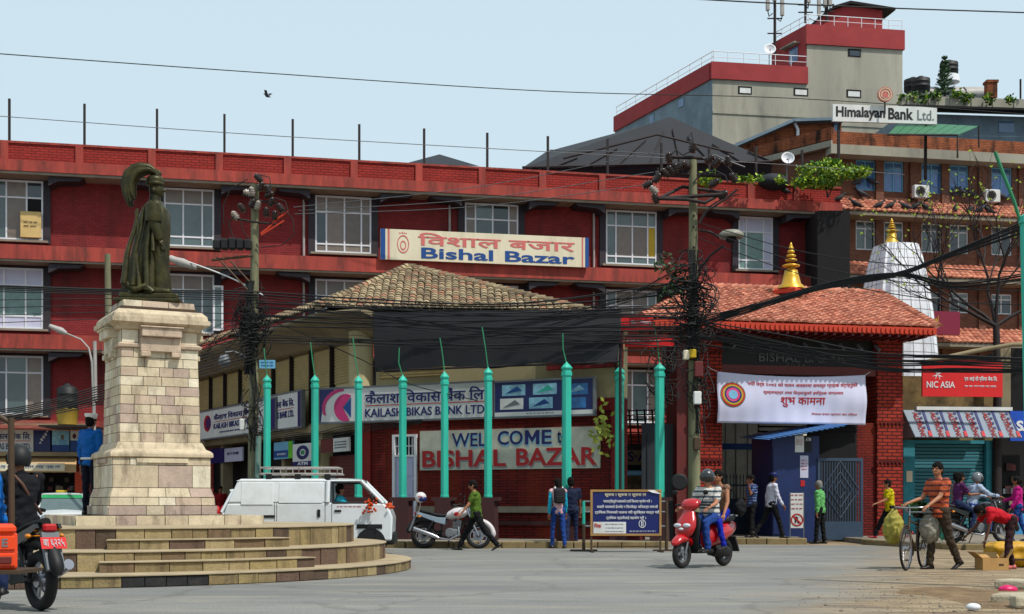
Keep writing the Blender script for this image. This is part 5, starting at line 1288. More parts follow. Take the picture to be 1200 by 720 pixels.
# white railing on the lower roof
# antenna masts
def mast(px, yb, yt, Y, label, panels):
    t = thing('antenna_mast', label, 'antenna', W(px,yb,Y)); k = Y/F; h = (yb-yt)*k; m = MB(); m.tube([(0,0,0),(0,0,h)], .10, 6)
    for f_ in (.35,.6): m.tube([(-.5,0,h*f_),(.5,0,h*f_)], .05, 5)
    m.build('pole', M_rust, t)
    for (dx, ya, yc) in panels:
        m = MB(); m.box(dx*k-.13, dx*k+.13, -.3, -.1, (yb-yc)*k, (yb-ya)*k, .04); m.build('antenna_panel', M_pipe, t); m = MB(); m.tube([(dx*k,-.2,(yb-yc)*k),(dx*k*.8,-.1,(yb-yc-6)*k),(dx*k*.3,0,(yb-yc-2)*k)], .04, 5); m.build('cable_loop', M_cable, t)
mast(908, 64, -6, 92, 'tall thin antenna mast with hanging panels left of the crimson penthouse', [(-9,-6,14),(-1,-6,3),(8,-6,20)])
mast(944, 27, -8, 93, 'antenna mast with dark box just left of the penthouse roof', [(3,-6,5),(15,-8,20)])
mast(969, 26, -8, 94, 'third antenna mast behind the penthouse roof', [(-3,-8,10),(3,-8,8)])
dish(902, 58, 91, .4, 'tilted grey satellite dish at the foot of the tall antenna mast')
# far right terrace: concrete parapet, plants, tanks, norfolk pine, awnings
t = thing('terrace_building', 'flat roofed grey building with stained parapet on the far right skyline', 'building', (X(1058,80), 80, 0)); o_ = Vector(t.location); TB = Frame(X(1058,80), 80, 6)
m = MB(); m.box(0, 16, 0, 10, 0, TB.z(1100,134)); m.build('wall', M_concB, t); m = MB(); m.box(-.3,16,-.6,0,TB.z(1100,132),TB.z(1100,117)); m.build('parapet', M_conc, t); m = MB(); m.box(-.5,16,-1.4,-.61,TB.z(1100,134.5),TB.z(1100,132)); m.build('eave_slab', M_shade, t)
m = MB()
for k in range(12): 
    u = k*1.3; m.box(u, u+.1, -.66, -.6, TB.z(1100,131.5), TB.z(1100,117.5))
m.build('parapet_rib', M_conc, t)
m = MB(); m.box(TB.u(1170),TB.u(1188),-.05,0,TB.z(1180,156),TB.z(1180,143)); m.build('window', M_glassB, t)
t.rotation_euler = (0,0,TB.a)
for i, (px, lab) in enumerate(((1090, 'pale curved roof lantern left of the orange chimney, leftmost'), (1118, 'pale curved roof awning in the middle of the far terrace'), (1142, 'pale curved roof awning next to the orange chimney'))):
    t = thing('roof_awning', lab, 'awning', W(px,115,84), 0, 'pale awnings on the far terrace'); k = 84/F; m = MB()
    R = [[(x_*k, y_, z_*k) for (y_, z_) in ((0,0),(0,10),(.5,16),(1.5,20),(3,21),(3,0))] for x_ in (-9, 14)]
    R[1] = [(x_+ (4*k if z_ < 8*k else -2*k), y_, z_) for x_, y_, z_ in R[1]]
    m.rings(R); m.build('awning_sheet', M_pipe, t)
def tank(px, yb, Y, r, h, label, mt_=None, grp='black rooftop water tanks'):
    t = thing('water_tank', label, 'water tank', W(px,yb,Y), 0, grp); m = MB(); m.lathe([(r*.9,0),(r,.05),(r,h*.3),(r*1.04,h*.32),(r,h*.34),(r,h*.6),(r*1.04,h*.62),(r,h*.64),(r,h*.85),(r*.6,h*.95),(r*.3,h),(r*.28,h*1.05),(.01,h*1.06)], n=20); m.build('tank', mt_ or M_black, t); return t
tank(1112, 88, 84, .55, .85, 'black water tank on a white stand above the far terrace'); 
t = thing('tank_stand', 'white cylindrical stand under the black rooftop tank', 'stand', W(1112,97,84)); m = MB(); m.lathe([(.65,0),(.6,.42)], n=16); m.build('drum', M_white, t)
tank(1079, 108, 83, .55, .9, 'black water tank beside the concrete wall on the far terrace'); tank(1070, 108, 84, .55, .85, 'leftmost black water tank touching the concrete wall')
t = thing('chimney', 'small orange brick chimney on the far terrace', 'chimney', W(1161,116,82)); m = MB(); m.box(-.3,.3,-.3,.3,0,.9); m.box(-.36,.36,-.36,.36,.9,1.05); m.build('stack', M_brickO, t)
foliage('terrace_plants', 'row of green and yellow plants along the far terrace parapet', 'plants', W(1095,117,79.5), [(x_*.62-1.8, 0, rr.uniform(0,.35), .34, .3) for x_ in (0,1,2,3,5,6,8,10)], [M_lfg, M_lfy, M_lfd], 620, .26, None, 9)
t = thing('norfolk_pine', 'small dark conifer with tiered branches on the far terrace', 'tree', W(1107,116,81)); k = 81/F; m = MB(); m.tube([(0,0,0),(0,0,50*k)], [.07,.02], 6); m.build('trunk', M_rust, t); m = MB(); rr = random.Random(2)
for j in range(9):
    zt_ = (6+j*5)*k; L_ = (13-j*1.2)*k
    for q in range(7):
        a = q*math.pi*2/7+j*.4; p0 = Vector((0,0,zt_)); p1 = Vector((math.cos(a)*L_, math.sin(a)*L_, zt_+.12)); m.tube([p0,(p0+p1)/2-Vector((0,0,.03)),p1], .02, 4)
        for s_ in range(9):
            c = p0.lerp(p1,(s_+1)/9); e = Vector((-math.sin(a),math.cos(a),.3))*.09; m.add([c-e, c+Vector((0,0,.09)), c+e, c-Vector((0,0,.05))], [(0,1,2,3)])
m.build('branches', M_lfd, t, fix=False, kind='stuff')
t = thing('roof_pole', 'thin pole at the right edge of the skyline', 'post', W(1196,116,80)); m = MB(); m.tube([(0,0,0),(0,0,23*80/F)], .06, 5); m.build('post', M_rust, t)
# air conditioners
def ac(px, py, Y, label, w_=.8, h_=.62):
    t = thing('air_conditioner', label, 'air conditioner', W(px,py,Y)-Vector((0,.0,h_/2)), HB.a, 'wall mounted air conditioner units'); m = MB(); m.box(-w_/2,w_/2,-.3,0,0,h_,.03); m.build('casing', M_signw, t)
    m = MB(); m.lathe([(.25,.30),(.25,.32),(.22,.32),(.22,.305)], c=(-.08,0,h_/2), n=20, axis='y', cap=False); m.lathe([(.2,.301),(.05,.305)], c=(-.08,0,h_/2), n=20, axis='y'); m.build('fan_grille', M_shade, t); m = MB(); m.box(-w_/2,-w_/2+.05,-.3,.2,-.08,0); m.box(w_/2-.05,w_/2,-.3,.2,-.08,0); m.build('bracket', M_rust, t)
hw = lambda px, py: None
ac(1077, 226, HB.w(HB.u(1077,-.3),-.35,0).y, 'left air conditioner on the brick hotel wall'); ac(1160, 231, HB.w(HB.u(1160,-.3),-.35,0).y, 'right air conditioner on the brick hotel wall')
ac(973, 315, FA.w(UR-.3,-.3,0).y-.1, 'narrow white cabinet on the right end of the red building', .35, .6)
# shaded recess between red building and hotel, its shade put in as a dark block
t = thing('recess_block', 'dark narrow block filling the shaded recess between the red building and the brick hotel', 'building', (X(958,57), 57, 0)); m = MB(); m.box(0, X(996,57)-X(958,57), 0, 6, 0, Z(247,57)); m.build('wall', M_shade, t)
# maroon sign on the hotel
t, bx, Wd, Hh = board(HB, -1.6, 'hotel_sign', 'maroon sign with small gold lettering on the brick hotel', 'sign', 1084, 1125, 364, 366, 391, 393, M_mauve, .2); letters(t, 'Hotel', bx(.05,.38,.45,.8), M_gold, bold=.01)
# pigeons
def pigeon(p, rz, label, s_=1., fly=False, grp='pigeons along the tiled ledge of the brick hotel'):
    t = thing('pigeon', label, 'bird', p, rz, grp); m = MB()
    R = []; prof = [(-.20,.01,.02),(-.14,.03,.05),(-.05,.065,.09),(.04,.075,.12),(.10,.05,.16),(.13,.032,.20),(.155,.032,.225),(.18,.018,.225),(.20,.004,.215)]
    for x_, r_, z_ in prof: R.append([(x_*s_, math.cos(a)*r_*s_, (z_+math.sin(a)*r_)*s_+.02) for a in [2*math.pi*k/8 for k in range(8)]])
    m.rings(R, True, True)
    if fly:
        for sg in (-1,1): m.add([(.08*s_,0,.12*s_),(-.08*s_,0,.1*s_),(-.14*s_,sg*.3*s_,.32*s_),(.02*s_,sg*.28*s_,.36*s_)], [(0,1,2,3)]); 
    else: m.tube([(.02*s_,.02,.06*s_),(.03*s_,.02,0)], .008, 4); m.tube([(.02*s_,-.02,.06*s_),(.03*s_,-.02,0)], .008, 4)
    m.build('body', M_birds[random.randrange(2)], t)
M_birds = [mat('slate pigeon feathers', S(60,62,72), .7, var=.3, sc=20), mat('dark pigeon feathers', S(36,36,42), .7, var=.3, sc=20)]
bp = [(1003,237),(1010,228),(982,235),(1030,241),(1043,243),(1061,244),(1072,245),(1085,247),(1120,248),(1137,250),(1148,250),(1159,251),(1118,226),(1127,226),(1138,228),(1174,231),(918,225),(1006,214),(1022,214)]
blab = ['pigeon second from the left end of the hotel ledge', 'pigeon perched higher, above the left end of the ledge', 'pigeon on the end of the red parapet', 'pigeon upright above the white tower finial', 'pigeon leaning just right of the white tower finial', 'pigeon walking on the ledge below the left air conditioner', 'pigeon close beside the one below the left air conditioner', 'dark pigeon right of the left air conditioner', 'pale necked pigeon on the ledge left of the right air conditioner', 'pigeon crouched on the ledge, middle of the right cluster', 'black and white pigeon in the right cluster', 'pigeon upright under the right air conditioner', 'pigeon on the sill between the two air conditioners, leftmost', 'pigeon on the sill between the two air conditioners, middle', 'pigeon on the sill left of the right air conditioner', 'pigeon right of the right air conditioner', 'pigeon alone on the red parapet near the shrub', 'pigeon in front of the first hotel window, left', 'pigeon in front of the first hotel window, right']
for i, ((px, py), lb) in enumerate(zip(bp, blab)):
    if i in (2, 16): Y_ = FA.w(FA.u(px,-.9),-.9,0).y; p_ = W(px,py+4,Y_); 
    elif i in (1,12,13,14,15,17,18): u_ = HB.u(px,-.15); p_ = HB.w(u_, -.15, HB.z(px,py+4,-.15))
    else: u_ = HB.u(px,-.9); p_ = HB.w(u_, -.9, L1[1]+(L1[0]-L1[1])*.2+.05)
    pigeon(p_, random.choice([0,.3,math.pi,2.6,1.2]), lb, 1.9)
for u_, w__ in ((HB.u(1122,-.15),1.6),(HB.u(1014,-.15),1.2),(HB.u(1174,-.15),.7)):
    pass
pigeon(W(313,116,40), math.pi*.9, 'small dark bird flying in the open sky above the red roof', .6, True, 'flying birds')
# white tapering temple tower
t = thing('temple_tower', 'white tapering temple tower with a gold finial behind the gateway', 'tower', (X(1050,46), 46, 0), math.radians(14)); Y = 46; k = Y/F
zt_ = Z(288,Y); zb_ = Z(450,Y)
m = MB(); prof = [(27.5,450),(27,447),(24.5,446),(40*1,445)]
M_shik = mat('whitewashed temple plaster', S(238,240,246), .8, var=.06, sc=1.5, dirt=(S(150,150,160), .5, 2), streak=True)
def sq(h, z, n=6, chf=.22):
    pts = []
    for s_ in range(4):
        ca, sa = math.cos(s_*math.pi/2), math.sin(s_*math.pi/2)
        for (x_, y_) in ((-1+chf,-1),(-.45,-1),(-.45,-1.05),(.45,-1.05),(.45,-1),(1-chf,-1),(1-chf,-1+chf*.5)): pts.append(((x_*ca-y_*sa)*h, (x_*sa+y_*ca)*h, z))
    return pts
pr = [(23,288),(29,310),(34,340),(38,370),(41,400),(43,425),(44,445),(46,446),(46,452)]
m.rings([sq(h*k*.88, Z(y_,Y)) for h, y_ in pr], True, False); m.build('spire', M_shik, t)
m = MB(); 
for j in range(14):
    y_ = 296+j*10; h = [pr[i][0]+(pr[i+1][0]-pr[i][0])*(y_-pr[i][1])/(pr[i+1][1]-pr[i][1]) for i in range(6) if pr[i][1] <= y_ <= pr[i+1][1]+3][0]; q_ = sq(h*k*.88+.008, Z(y_,Y)); q2 = sq(h*k*.88+.008, Z(y_,Y)-.02); m.rings([q2, q_], False, False)
for fx in (-.7,-.35,0,.35,.7):
    for s_ in range(4):
        ca, sa = math.cos(s_*math.pi/2), math.sin(s_*math.pi/2); P = []
        for h, y_ in pr[:7]: hh = h*k*.88; x0, y0 = fx*hh, -1.06*hh; P.append((x0*ca-y0*sa, x0*sa+y0*ca, Z(y_,Y)))
        m.tube(P, .009, 4)
m.build('joint_lines', M_pipe, t, kind='stuff')
m = MB(); m.box(-.9,.9,-.9,.9,0,Z(452,Y)); m.build('base', M_creamdk, t)
finial(1045, 256, 288, 46, 0, 'gold finial topping the white temple tower', False, 1.3)
# shops on the right
SH = Frame(X(1058,41), 41, 6)
t = SH.thing('teal_shop', 'teal painted shop with closed roller shutter under a striped awning', 'shop'); zt_ = SH.z(1100,516)
m = MB(); m.box(.02, SH.u(1072), 0, .4, 0, zt_); m.box(SH.u(1156), SH.u(1171), 0, .4, 0, zt_); m.box(SH.u(1072), SH.u(1156), 0.05, .4, SH.z(1100,520), zt_); m.build('wall', mat('teal wall paint', S(58,150,164), .7, var=.15, dirt=(S(44,110,124), .5, 2)), t)
n = 26; z0_ = .1; z1_ = SH.z(1100,520)
for k_ in range(n):
    m = MB(); za = z0_+(z1_-z0_)*k_/n; zb = z0_+(z1_-z0_)*(k_+.82)/n; m.box(SH.u(1072)+.02, SH.u(1156)-.02, .16, .2, za, zb, .012); m.build('shutter_slat', M_teals, t)
m = MB(); m.box(SH.u(1072), SH.u(1156), .21, .25, 0, z1_); m.build('shutter_back', M_black, t)
m = MB(); m.box(0, SH.u(1200)+4, .5, 5, 0, SH.z(1100,482)); m.build('shop_body', M_shade, t)
m = MB(); m.box(0, SH.u(1172), .3, .5, zt_, SH.z(1100,440)); m.build('upper_wall', mat('stained old plaster', S(140,120,80), .9, var=.4, sc=1.5, dirt=(S(30,28,26), .9, 1.2)), t)
m = MB(); m.box(SH.u(1062), SH.u(1069), -.02, -.002, SH.z(1065,565), SH.z(1065,552)); m.build('sticker', M_signcream, t)
# awning with lettering
AW = Frame(X(1058,40.2), 40.2, 6); t = AW.thing('striped_awning', 'grey blue awning of slanting stripes with red capitals printed on every stripe', 'awning', at=(0,0,AW.z(1100,514)))
Wd = AW.u(1181); Hh = AW.z(1100,481)-AW.z(1100,514)
M_awn = mat('pale blue grey awning', S(140,152,164), .6, var=.08); M_awp = mat('purple grey awning stripe', S(150,140,180), .6, var=.1)
def aw(x_, z_, out_=0): return (x_, -.9*(1-z_/Hh)-.01*out_, z_)
m = MB(); m.quad(aw(0,0), aw(Wd,0), aw(Wd,Hh), aw(0,Hh), t=.03); m.quad(aw(0,0),aw(0,Hh),(0,.8,Hh),(0,.8,0),t=.02); m.build('sheet', M_awn, t)
m = MB(); m.box(.12*Wd, Wd+.1, -.1, .1, Hh, Hh+.1); m.build('top_box', M_signw, t)
for k_ in range(6):
    xo = .02+k_*.165; 
    m = MB(); a0, a1 = (xo+.12)*Wd, (xo+.142)*Wd; sl_ = .035*Wd; m.add([aw(a0,0,3),aw(a1,0,3),aw(min(Wd,a1+sl_),Hh,3),aw(min(Wd-.01,a0+sl_),Hh,3)], [(0,1,2,3)]); m.build('stripe', M_navy, t)
    m = MB(); m.add([aw(a0-.01*Wd,.02,4),aw(a1,.02,4),aw(a1+sl_*.2,Hh*.22,4),aw(a0,Hh*.22,4)], [(0,1,2,3)]); m.build('stripe', M_txred, t)
    q = MB(); text_mb(q, 'ALSTRONG', (0, Hh*.95, 0, .05*Wd), 0, .004, .03)
    m = MB(); m.add([(lambda X_, Z_: aw(X_, Z_, 4))((xo+.035)*Wd+v[2]+(1-v[0]/Hh)*sl_*.6, max(.01, Hh*.9-v[0]+.02)) for v in q.v], q.f); m.build('lettering', M_txred, t, fix=False)
    for j in range(4): m = MB(); cx = (xo+.095)*Wd+sl_*(.8-j*.2); m.add([aw(cx-.03,Hh*(.85-j*.18),4),aw(cx+.04,Hh*(.85-j*.18),4),aw(cx+.04,Hh*(.93-j*.18),4),aw(cx-.03,Hh*(.93-j*.18),4)], [(0,1,2,3)]); m.build('print', M_txnavy, t)
t, bx, Wd, Hh = board(SH, -.7, 'red_bank_sign', 'bright red sign with a white star emblem under the pale diagonal bar', 'sign', 1081, 1175, 423, 423, 466, 464, M_red, .08)
letters(t, 'NIC ASIA', bx(.05,.40,.24,.42), M_txwhite, bold=.01)
m = MB(); text_mb(m, 'एन आई सी एशिया बैंक लि.', bx(.52,.93,.42,.58), 0, .012, .01); m.build('lettering', M_txwhite, t, fix=False); m = MB(); scribble(m, .52*Wd,.93*Wd,.24*Hh,.34*Hh,-.006,1,3); m.build('lettering', M_txwhite, t)
for k_ in range(4):
    m = MB(); a = math.radians(20+k_*90); c = Vector((.19*Wd, -.01, .62*Hh)); d1 = Vector((math.cos(a),0,math.sin(a)))*.2; d2 = Vector((math.cos(a+.75),0,math.sin(a+.75)))*.18; d3 = Vector((math.cos(a+.35),0,math.sin(a+.35)))*.08
    m.add([c, c+d1, c+d3, c+d2], [(0,1,2),(0,2,3)]); m.build('emblem', M_txwhite, t, fix=False)
t, bx, Wd, Hh = board(SH, -.6, 'blue_sign', 'bright blue sign cut by the right photo edge', 'sign', 1184, 1230, 482, 482, 517, 517, mat('bright blue sign', S(20,86,190), .5), .1); letters(t, 'SA', bx(.15,.60,.33,.68), M_txwhite, bold=.04)
t = SH.thing('open_shop', 'dark open shop with goods at the right photo edge', 'shop', at=(SH.u(1171),0,0)); m = MB(); m.box(0,6,.1,.3,0,SH.z(1180,516)); m.build('interior', M_shade, t); m = MB(); m.box(.02,5,-.4,.08,0,.75); m.build('counter', mat('light blue counter', S(70,150,200), .6), t)
rg = random.Random(6)
for k_ in range(30): m = MB(); a = rg.uniform(.1,2.4); z_ = rg.choice([1.0,1.35,1.7,2.05]); m.box(a, a+.2, .0, .09, z_, z_+rg.uniform(.15,.28)); m.build('goods', rg.choice([M_redshut, M_creamdk, M_grey, M_maroon, M_steel]), t)
# upper storeys right of the NIC sign: dark wall column, ledge beam
t = thing('street_canopy_bar', 'long pale diagonal bar rising to the right above the red bank sign', 'bar', W(1100,420,39)); m = MB(); m.tube([W(1082,425,39), W(1140,412,39), W(1186,404,39), W(1200,404,39)], .07, 6); m.build('bar', M_creamdk, t, t.location)
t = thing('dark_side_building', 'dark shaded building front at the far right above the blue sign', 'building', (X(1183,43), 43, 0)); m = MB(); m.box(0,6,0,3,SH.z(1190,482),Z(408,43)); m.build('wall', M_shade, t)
t = thing('old_column', 'weathered yellowish plaster column right of the red bank sign', 'column', (X(1175,42.2), 42.2, 0)); m = MB(); m.box(-.2,.25,0,.3,Z(478,42),Z(404,42)); m.build('column', M_creamdk, t)
# bare tree in front of hotel
t = thing('bare_tree', 'nearly leafless tree with spreading branches in front of the brick hotel', 'tree', (X(1168,41.2), 41.2, 0)); rt = random.Random(12); k = 41.2/F
m = MB(); tb = Vector((0,0,0)); Z_ = lambda y_: Z(y_,41.2)
m.tube([(0,0,.1),(.02,0,Z_(470)),(0,0,Z_(400)),(-.02,0,Z_(382))], [.16,.13,.11,.10], 8); m.build('trunk', M_rust, t)
def branch(m, p, d, r, depth, leaves):
    n = 4; pts = [p]; 
    for i in range(n): d = (d+Vector((rt.uniform(-.3,.3), rt.uniform(-.3,.3), rt.uniform(-.12,.25)))).normalized(); p = p+d*(.18+.11*depth); pts.append(p)
    m.tube(pts, [r*(1-.5*i/n) for i in range(n+1)], 5); leaves.append(p)
    if depth > 0:
        for q in (pts[-1], pts[-1], pts[-2], pts[2]): branch(m, q, (d+Vector((rt.uniform(-1,1), rt.uniform(-.6,.6), rt.uniform(-.5,.8)))*.8).normalized(), r*.5, depth-1, leaves)
m = MB(); lv = []; p0 = Vector((-.02,0,Z_(382)))
for dx, dz in ((-1,.9),(-.5,1.3),(.1,1.6),(.9,.9),(-1.2,.5)): branch(m, p0, Vector((dx,rt.uniform(-.3,.3),dz)).normalized(), .065, 3, lv)
m.build('branches', M_rust, t, kind='stuff')
m = MB()
for p in lv:
    if rt.random() < .5: c = p; e = Vector((rt.uniform(-1,1),0,rt.uniform(-1,1))).normalized()*.05; f_ = Vector((e.z,0,-e.x))*.5; m.add([c-e,c-f_,c+e,c+f_], [(0,1,2,3)])
m.build('leaves', M_lfy, t, fix=False, kind='stuff')
# ================================================================ left street side under the red building
LS = Frame(X(-10,47), 47, 6)
t = LS.thing('left_shop', 'dim shop with a pink and cream awning at the left edge', 'shop'); zA = LS.z(50,535)
m = MB(); m.box(-3, LS.u(88), .3, 2, 0, zA); m.build('interior', M_shade, t)
m = MB(); m.box(LS.u(88), LS.u(100), -.05, 1, 0, zA); m.build('brick_pier', M_brickF, t)
rg = random.Random(16)
for k_ in range(36): m = MB(); a = rg.uniform(.3,2.7); z_ = rg.choice([.9,1.2,1.5,1.8,2.1]); m.box(a, a+.15, .2, .29, z_, z_+rg.uniform(.1,.2)); m.build('goods', rg.choice([M_redshut, M_creamdk, M_grey, M_steel]), t)
m = MB(); m.quad((-2,-1.3,LS.z(40,552,-1.3)),(LS.u(89,-1.3),-1.3,LS.z(40,552,-1.3)),(LS.u(89),.1,LS.z(40,534)),(-2,.1,LS.z(40,534)),t=.05); m.build('awning', mat('beige awning canvas', S(206,172,128), .8, var=.08), t)
m = MB(); m.box(-2,LS.u(76,-1.3),-1.33,-1.3,LS.z(40,552,-1.3),LS.z(40,543,-1.3)); m.build('awning_valance', M_signcream, t)
m = MB(); scribble(m, .3,LS.u(74,-1.3),LS.z(40,551,-1.3),LS.z(40,544,-1.3),-1.34,1,7); m.build('lettering', M_txblue, t)
m = MB(); m.box(-3, LS.u(103), -.3, .5, LS.z(40,535), LS.z(40,530)); m.box(-3, LS.u(103), -.2, .5, LS.z(40,503), LS.z(40,497)); m.build('slab', M_creamdk, t)
m = MB(); m.quad((-3,-1.0,LS.z(40,500,-1)),(LS.u(108),-1.0,LS.z(40,503,-1)),(LS.u(108),.6,LS.z(40,494)),(-3,.6,LS.z(40,489)),t=.06); m.build('tin_roof', mat('rusty red tin', S(130,70,56), .8, var=.4, sc=3), t)
m = MB(); m.box(-3, LS.u(103), .0, .4, LS.z(40,530), LS.z(40,503)); m.build('sign_backing', M_shade, t)
t, bx, Wd, Hh = board(LS, -.1, 'bank_sign', 'white bank sign with blue lettering at the left photo edge', 'sign', -22, 39, 503, 503.5, 530, 529.5, M_signw, .08)
letters(t, 'विकास बैंक लि.', bx(.2,.95,.55,.88), M_txnavy, bold=.02); rect(t, bx(.2,.95,.47,.5), M_txred); letters(t, 'BIKAS BANK LTD.', bx(.2,.95,.12,.38), M_txnavy, bold=.01)
for (a, b, lab, mm_) in ((40,59,'dark blue advertising poster beside the left bank sign', M_navy), (61,81,'blue poster with a sitting figure print, left of the blue shirt', M_pic), (82.5,101,'white and navy poster beside the policeman blue shirt', M_signw)):
    t, bx, Wd, Hh = board(LS, -.1, 'poster', lab, 'poster', a, b, 503.5, 504, 529.5, 529, mm_, .08, group='advertising posters beside the left bank sign')
    if mm_ is M_navy:
        for k_ in range(8): m = MB(); c = Vector((Wd*(.3+.06*k_), -.01, Hh*(.35+.06*k_+.1*(k_%2)))); m.add([c, c+Vector((.08,0,.02)), c+Vector((.05,0,.09))], [(0,1,2)]); m.build('print', M_txwhite, t, fix=False)
    elif mm_ is M_pic: rect(t, bx(0,1,0,.3), M_txblue); disc(t, .6*Wd, .65*Hh, .1*Wd, .12*Hh, M_creamdk); rect(t, bx(.4,.85,.3,.55), M_ltblue)
    else: rect(t, bx(0,1,0,.5), M_txblue); disc(t, .25*Wd, .7*Hh, .12*Wd, .12*Hh, M_redshut)
t = tank(79, 479, 44.6, .33, .8, 'black water tank on a yellow tub at the left', None, 'street side water tanks'); t.location.z = Z(480,44.6)
t = thing('yellow_tub', 'yellow plastic tub under the black tank', 'tub', W(79,498,44.6)); m = MB(); m.lathe([(.3,0),(.36,.5),(.38,.52),(.36,.51),(.3,.04)], n=20); m.build('tub', mat('dull yellow plastic', S(190,160,70), .6, var=.15), t)
t = thing('tub_shelf', 'dim rusty shelf carrying the yellow tub and black tank', 'shelf', W(79,499,44.6)); m = MB(); m.box(-.8,.8,-.4,1.5,-.06,0); m.build('shelf', M_rust, t)
# ================================================================ people
DG = None
def remeshed(mb, voxel, smooth=3, fold=0., fsc=9.):
    me = mb.mesh('tmp', M_black); o = bpy.data.objects.new('tmp', me); COL.objects.link(o)
    r = o.modifiers.new('r', 'REMESH'); r.mode = 'VOXEL'; r.voxel_size = voxel
    if smooth: s = o.modifiers.new('s', 'SMOOTH'); s.factor = .5; s.iterations = smooth
    dg = bpy.context.evaluated_depsgraph_get(); ev = o.evaluated_get(dg); m2 = bpy.data.meshes.new_from_object(ev)
    bpy.data.objects.remove(o); bpy.data.meshes.remove(me)
    if fold:
        nr = [v.normal.copy() for v in m2.vertices]
        for v, n in zip(m2.vertices, nr):
            c = v.co; v.co = c+n*fold*(noise.noise(Vector((c.x*fsc, c.y*fsc, c.z*fsc*1.6)))+.5*noise.noise(c*fsc*2.3))
    m2.materials.clear(); m2.update(); return m2
def obj_from(name, me, material, parent):
    me.materials.append(material); me.polygons.foreach_set('use_smooth', [True]*len(me.polygons)); me.name = name
    o = bpy.data.objects.new(name, me); COL.objects.link(o); o.parent = parent; return o
def stripe_mat(name, c1, c2, sc, axis=2, width=.5, c3=None):
    m = bpy.data.materials.new(name); m.use_nodes = True; t = m.node_tree; N = t.nodes; L = t.links; b = N['Principled BSDF']; b.inputs['Roughness'].default_value = .85
    tc = N.new('ShaderNodeTexCoord'); sp = N.new('ShaderNodeSeparateXYZ'); L.new(tc.outputs['Object'], sp.inputs[0])
    mu = N.new('ShaderNodeMath'); mu.operation = 'MULTIPLY'; mu.inputs[1].default_value = sc; L.new(sp.outputs[axis], mu.inputs[0])
    fr_ = N.new('ShaderNodeMath'); fr_.operation = 'FRACT'; L.new(mu.outputs[0], fr_.inputs[0])
    gt_ = N.new('ShaderNodeMath'); gt_.operation = 'GREATER_THAN'; gt_.inputs[1].default_value = width; L.new(fr_.outputs[0], gt_.inputs[0])
    mm = N.new('ShaderNodeMixRGB'); L.new(gt_.outputs[0], mm.inputs[0]); mm.inputs[1].default_value = (*c1, 1); mm.inputs[2].default_value = (*c2, 1); c = mm.outputs[0]
    if c3:
        mu2 = N.new('ShaderNodeMath'); mu2.operation = 'MULTIPLY'; mu2.inputs[1].default_value = sc; L.new(sp.outputs[1], mu2.inputs[0]); f2_ = N.new('ShaderNodeMath'); f2_.operation = 'FRACT'; L.new(mu2.outputs[0], f2_.inputs[0])
        g2 = N.new('ShaderNodeMath'); g2.operation = 'GREATER_THAN'; g2.inputs[1].default_value = .6; L.new(f2_.outputs[0], g2.inputs[0]); m2 = N.new('ShaderNodeMixRGB'); L.new(g2.outputs[0], m2.inputs[0]); L.new(c, m2.inputs[1]); m2.inputs[2].default_value = (*c3, 1); c = m2.outputs[0]
    L.new(c, b.inputs['Base Color']); return m
M_skin = mat('brown skin', S(150,100,74), .55, var=.08, spec=.35); M_skin2 = mat('light brown skin', S(182,128,98), .55, var=.06, spec=.35); M_skinD = mat('dark brown skin', S(104,68,52), .55, var=.08, spec=.35)
M_hair = mat('black hair', S(24,20,18), .85, var=.4, sc=30, spec=.15); M_hairG = mat('grey hair', S(130,126,122), .7, var=.2, sc=30)
def cloth(name, c, var=.12): return mat(name, c, .85, var=var, sc=9, spec=.2)
M_blk = cloth('black cloth', S(24,24,28)); M_jean = cloth('blue denim', S(40,74,140)); M_jeanD = cloth('dark denim', S(36,50,84)); M_brownT = cloth('brown trousers', S(74,62,50)); M_shoe = mat('dark shoe leather', S(30,26,26), .5)
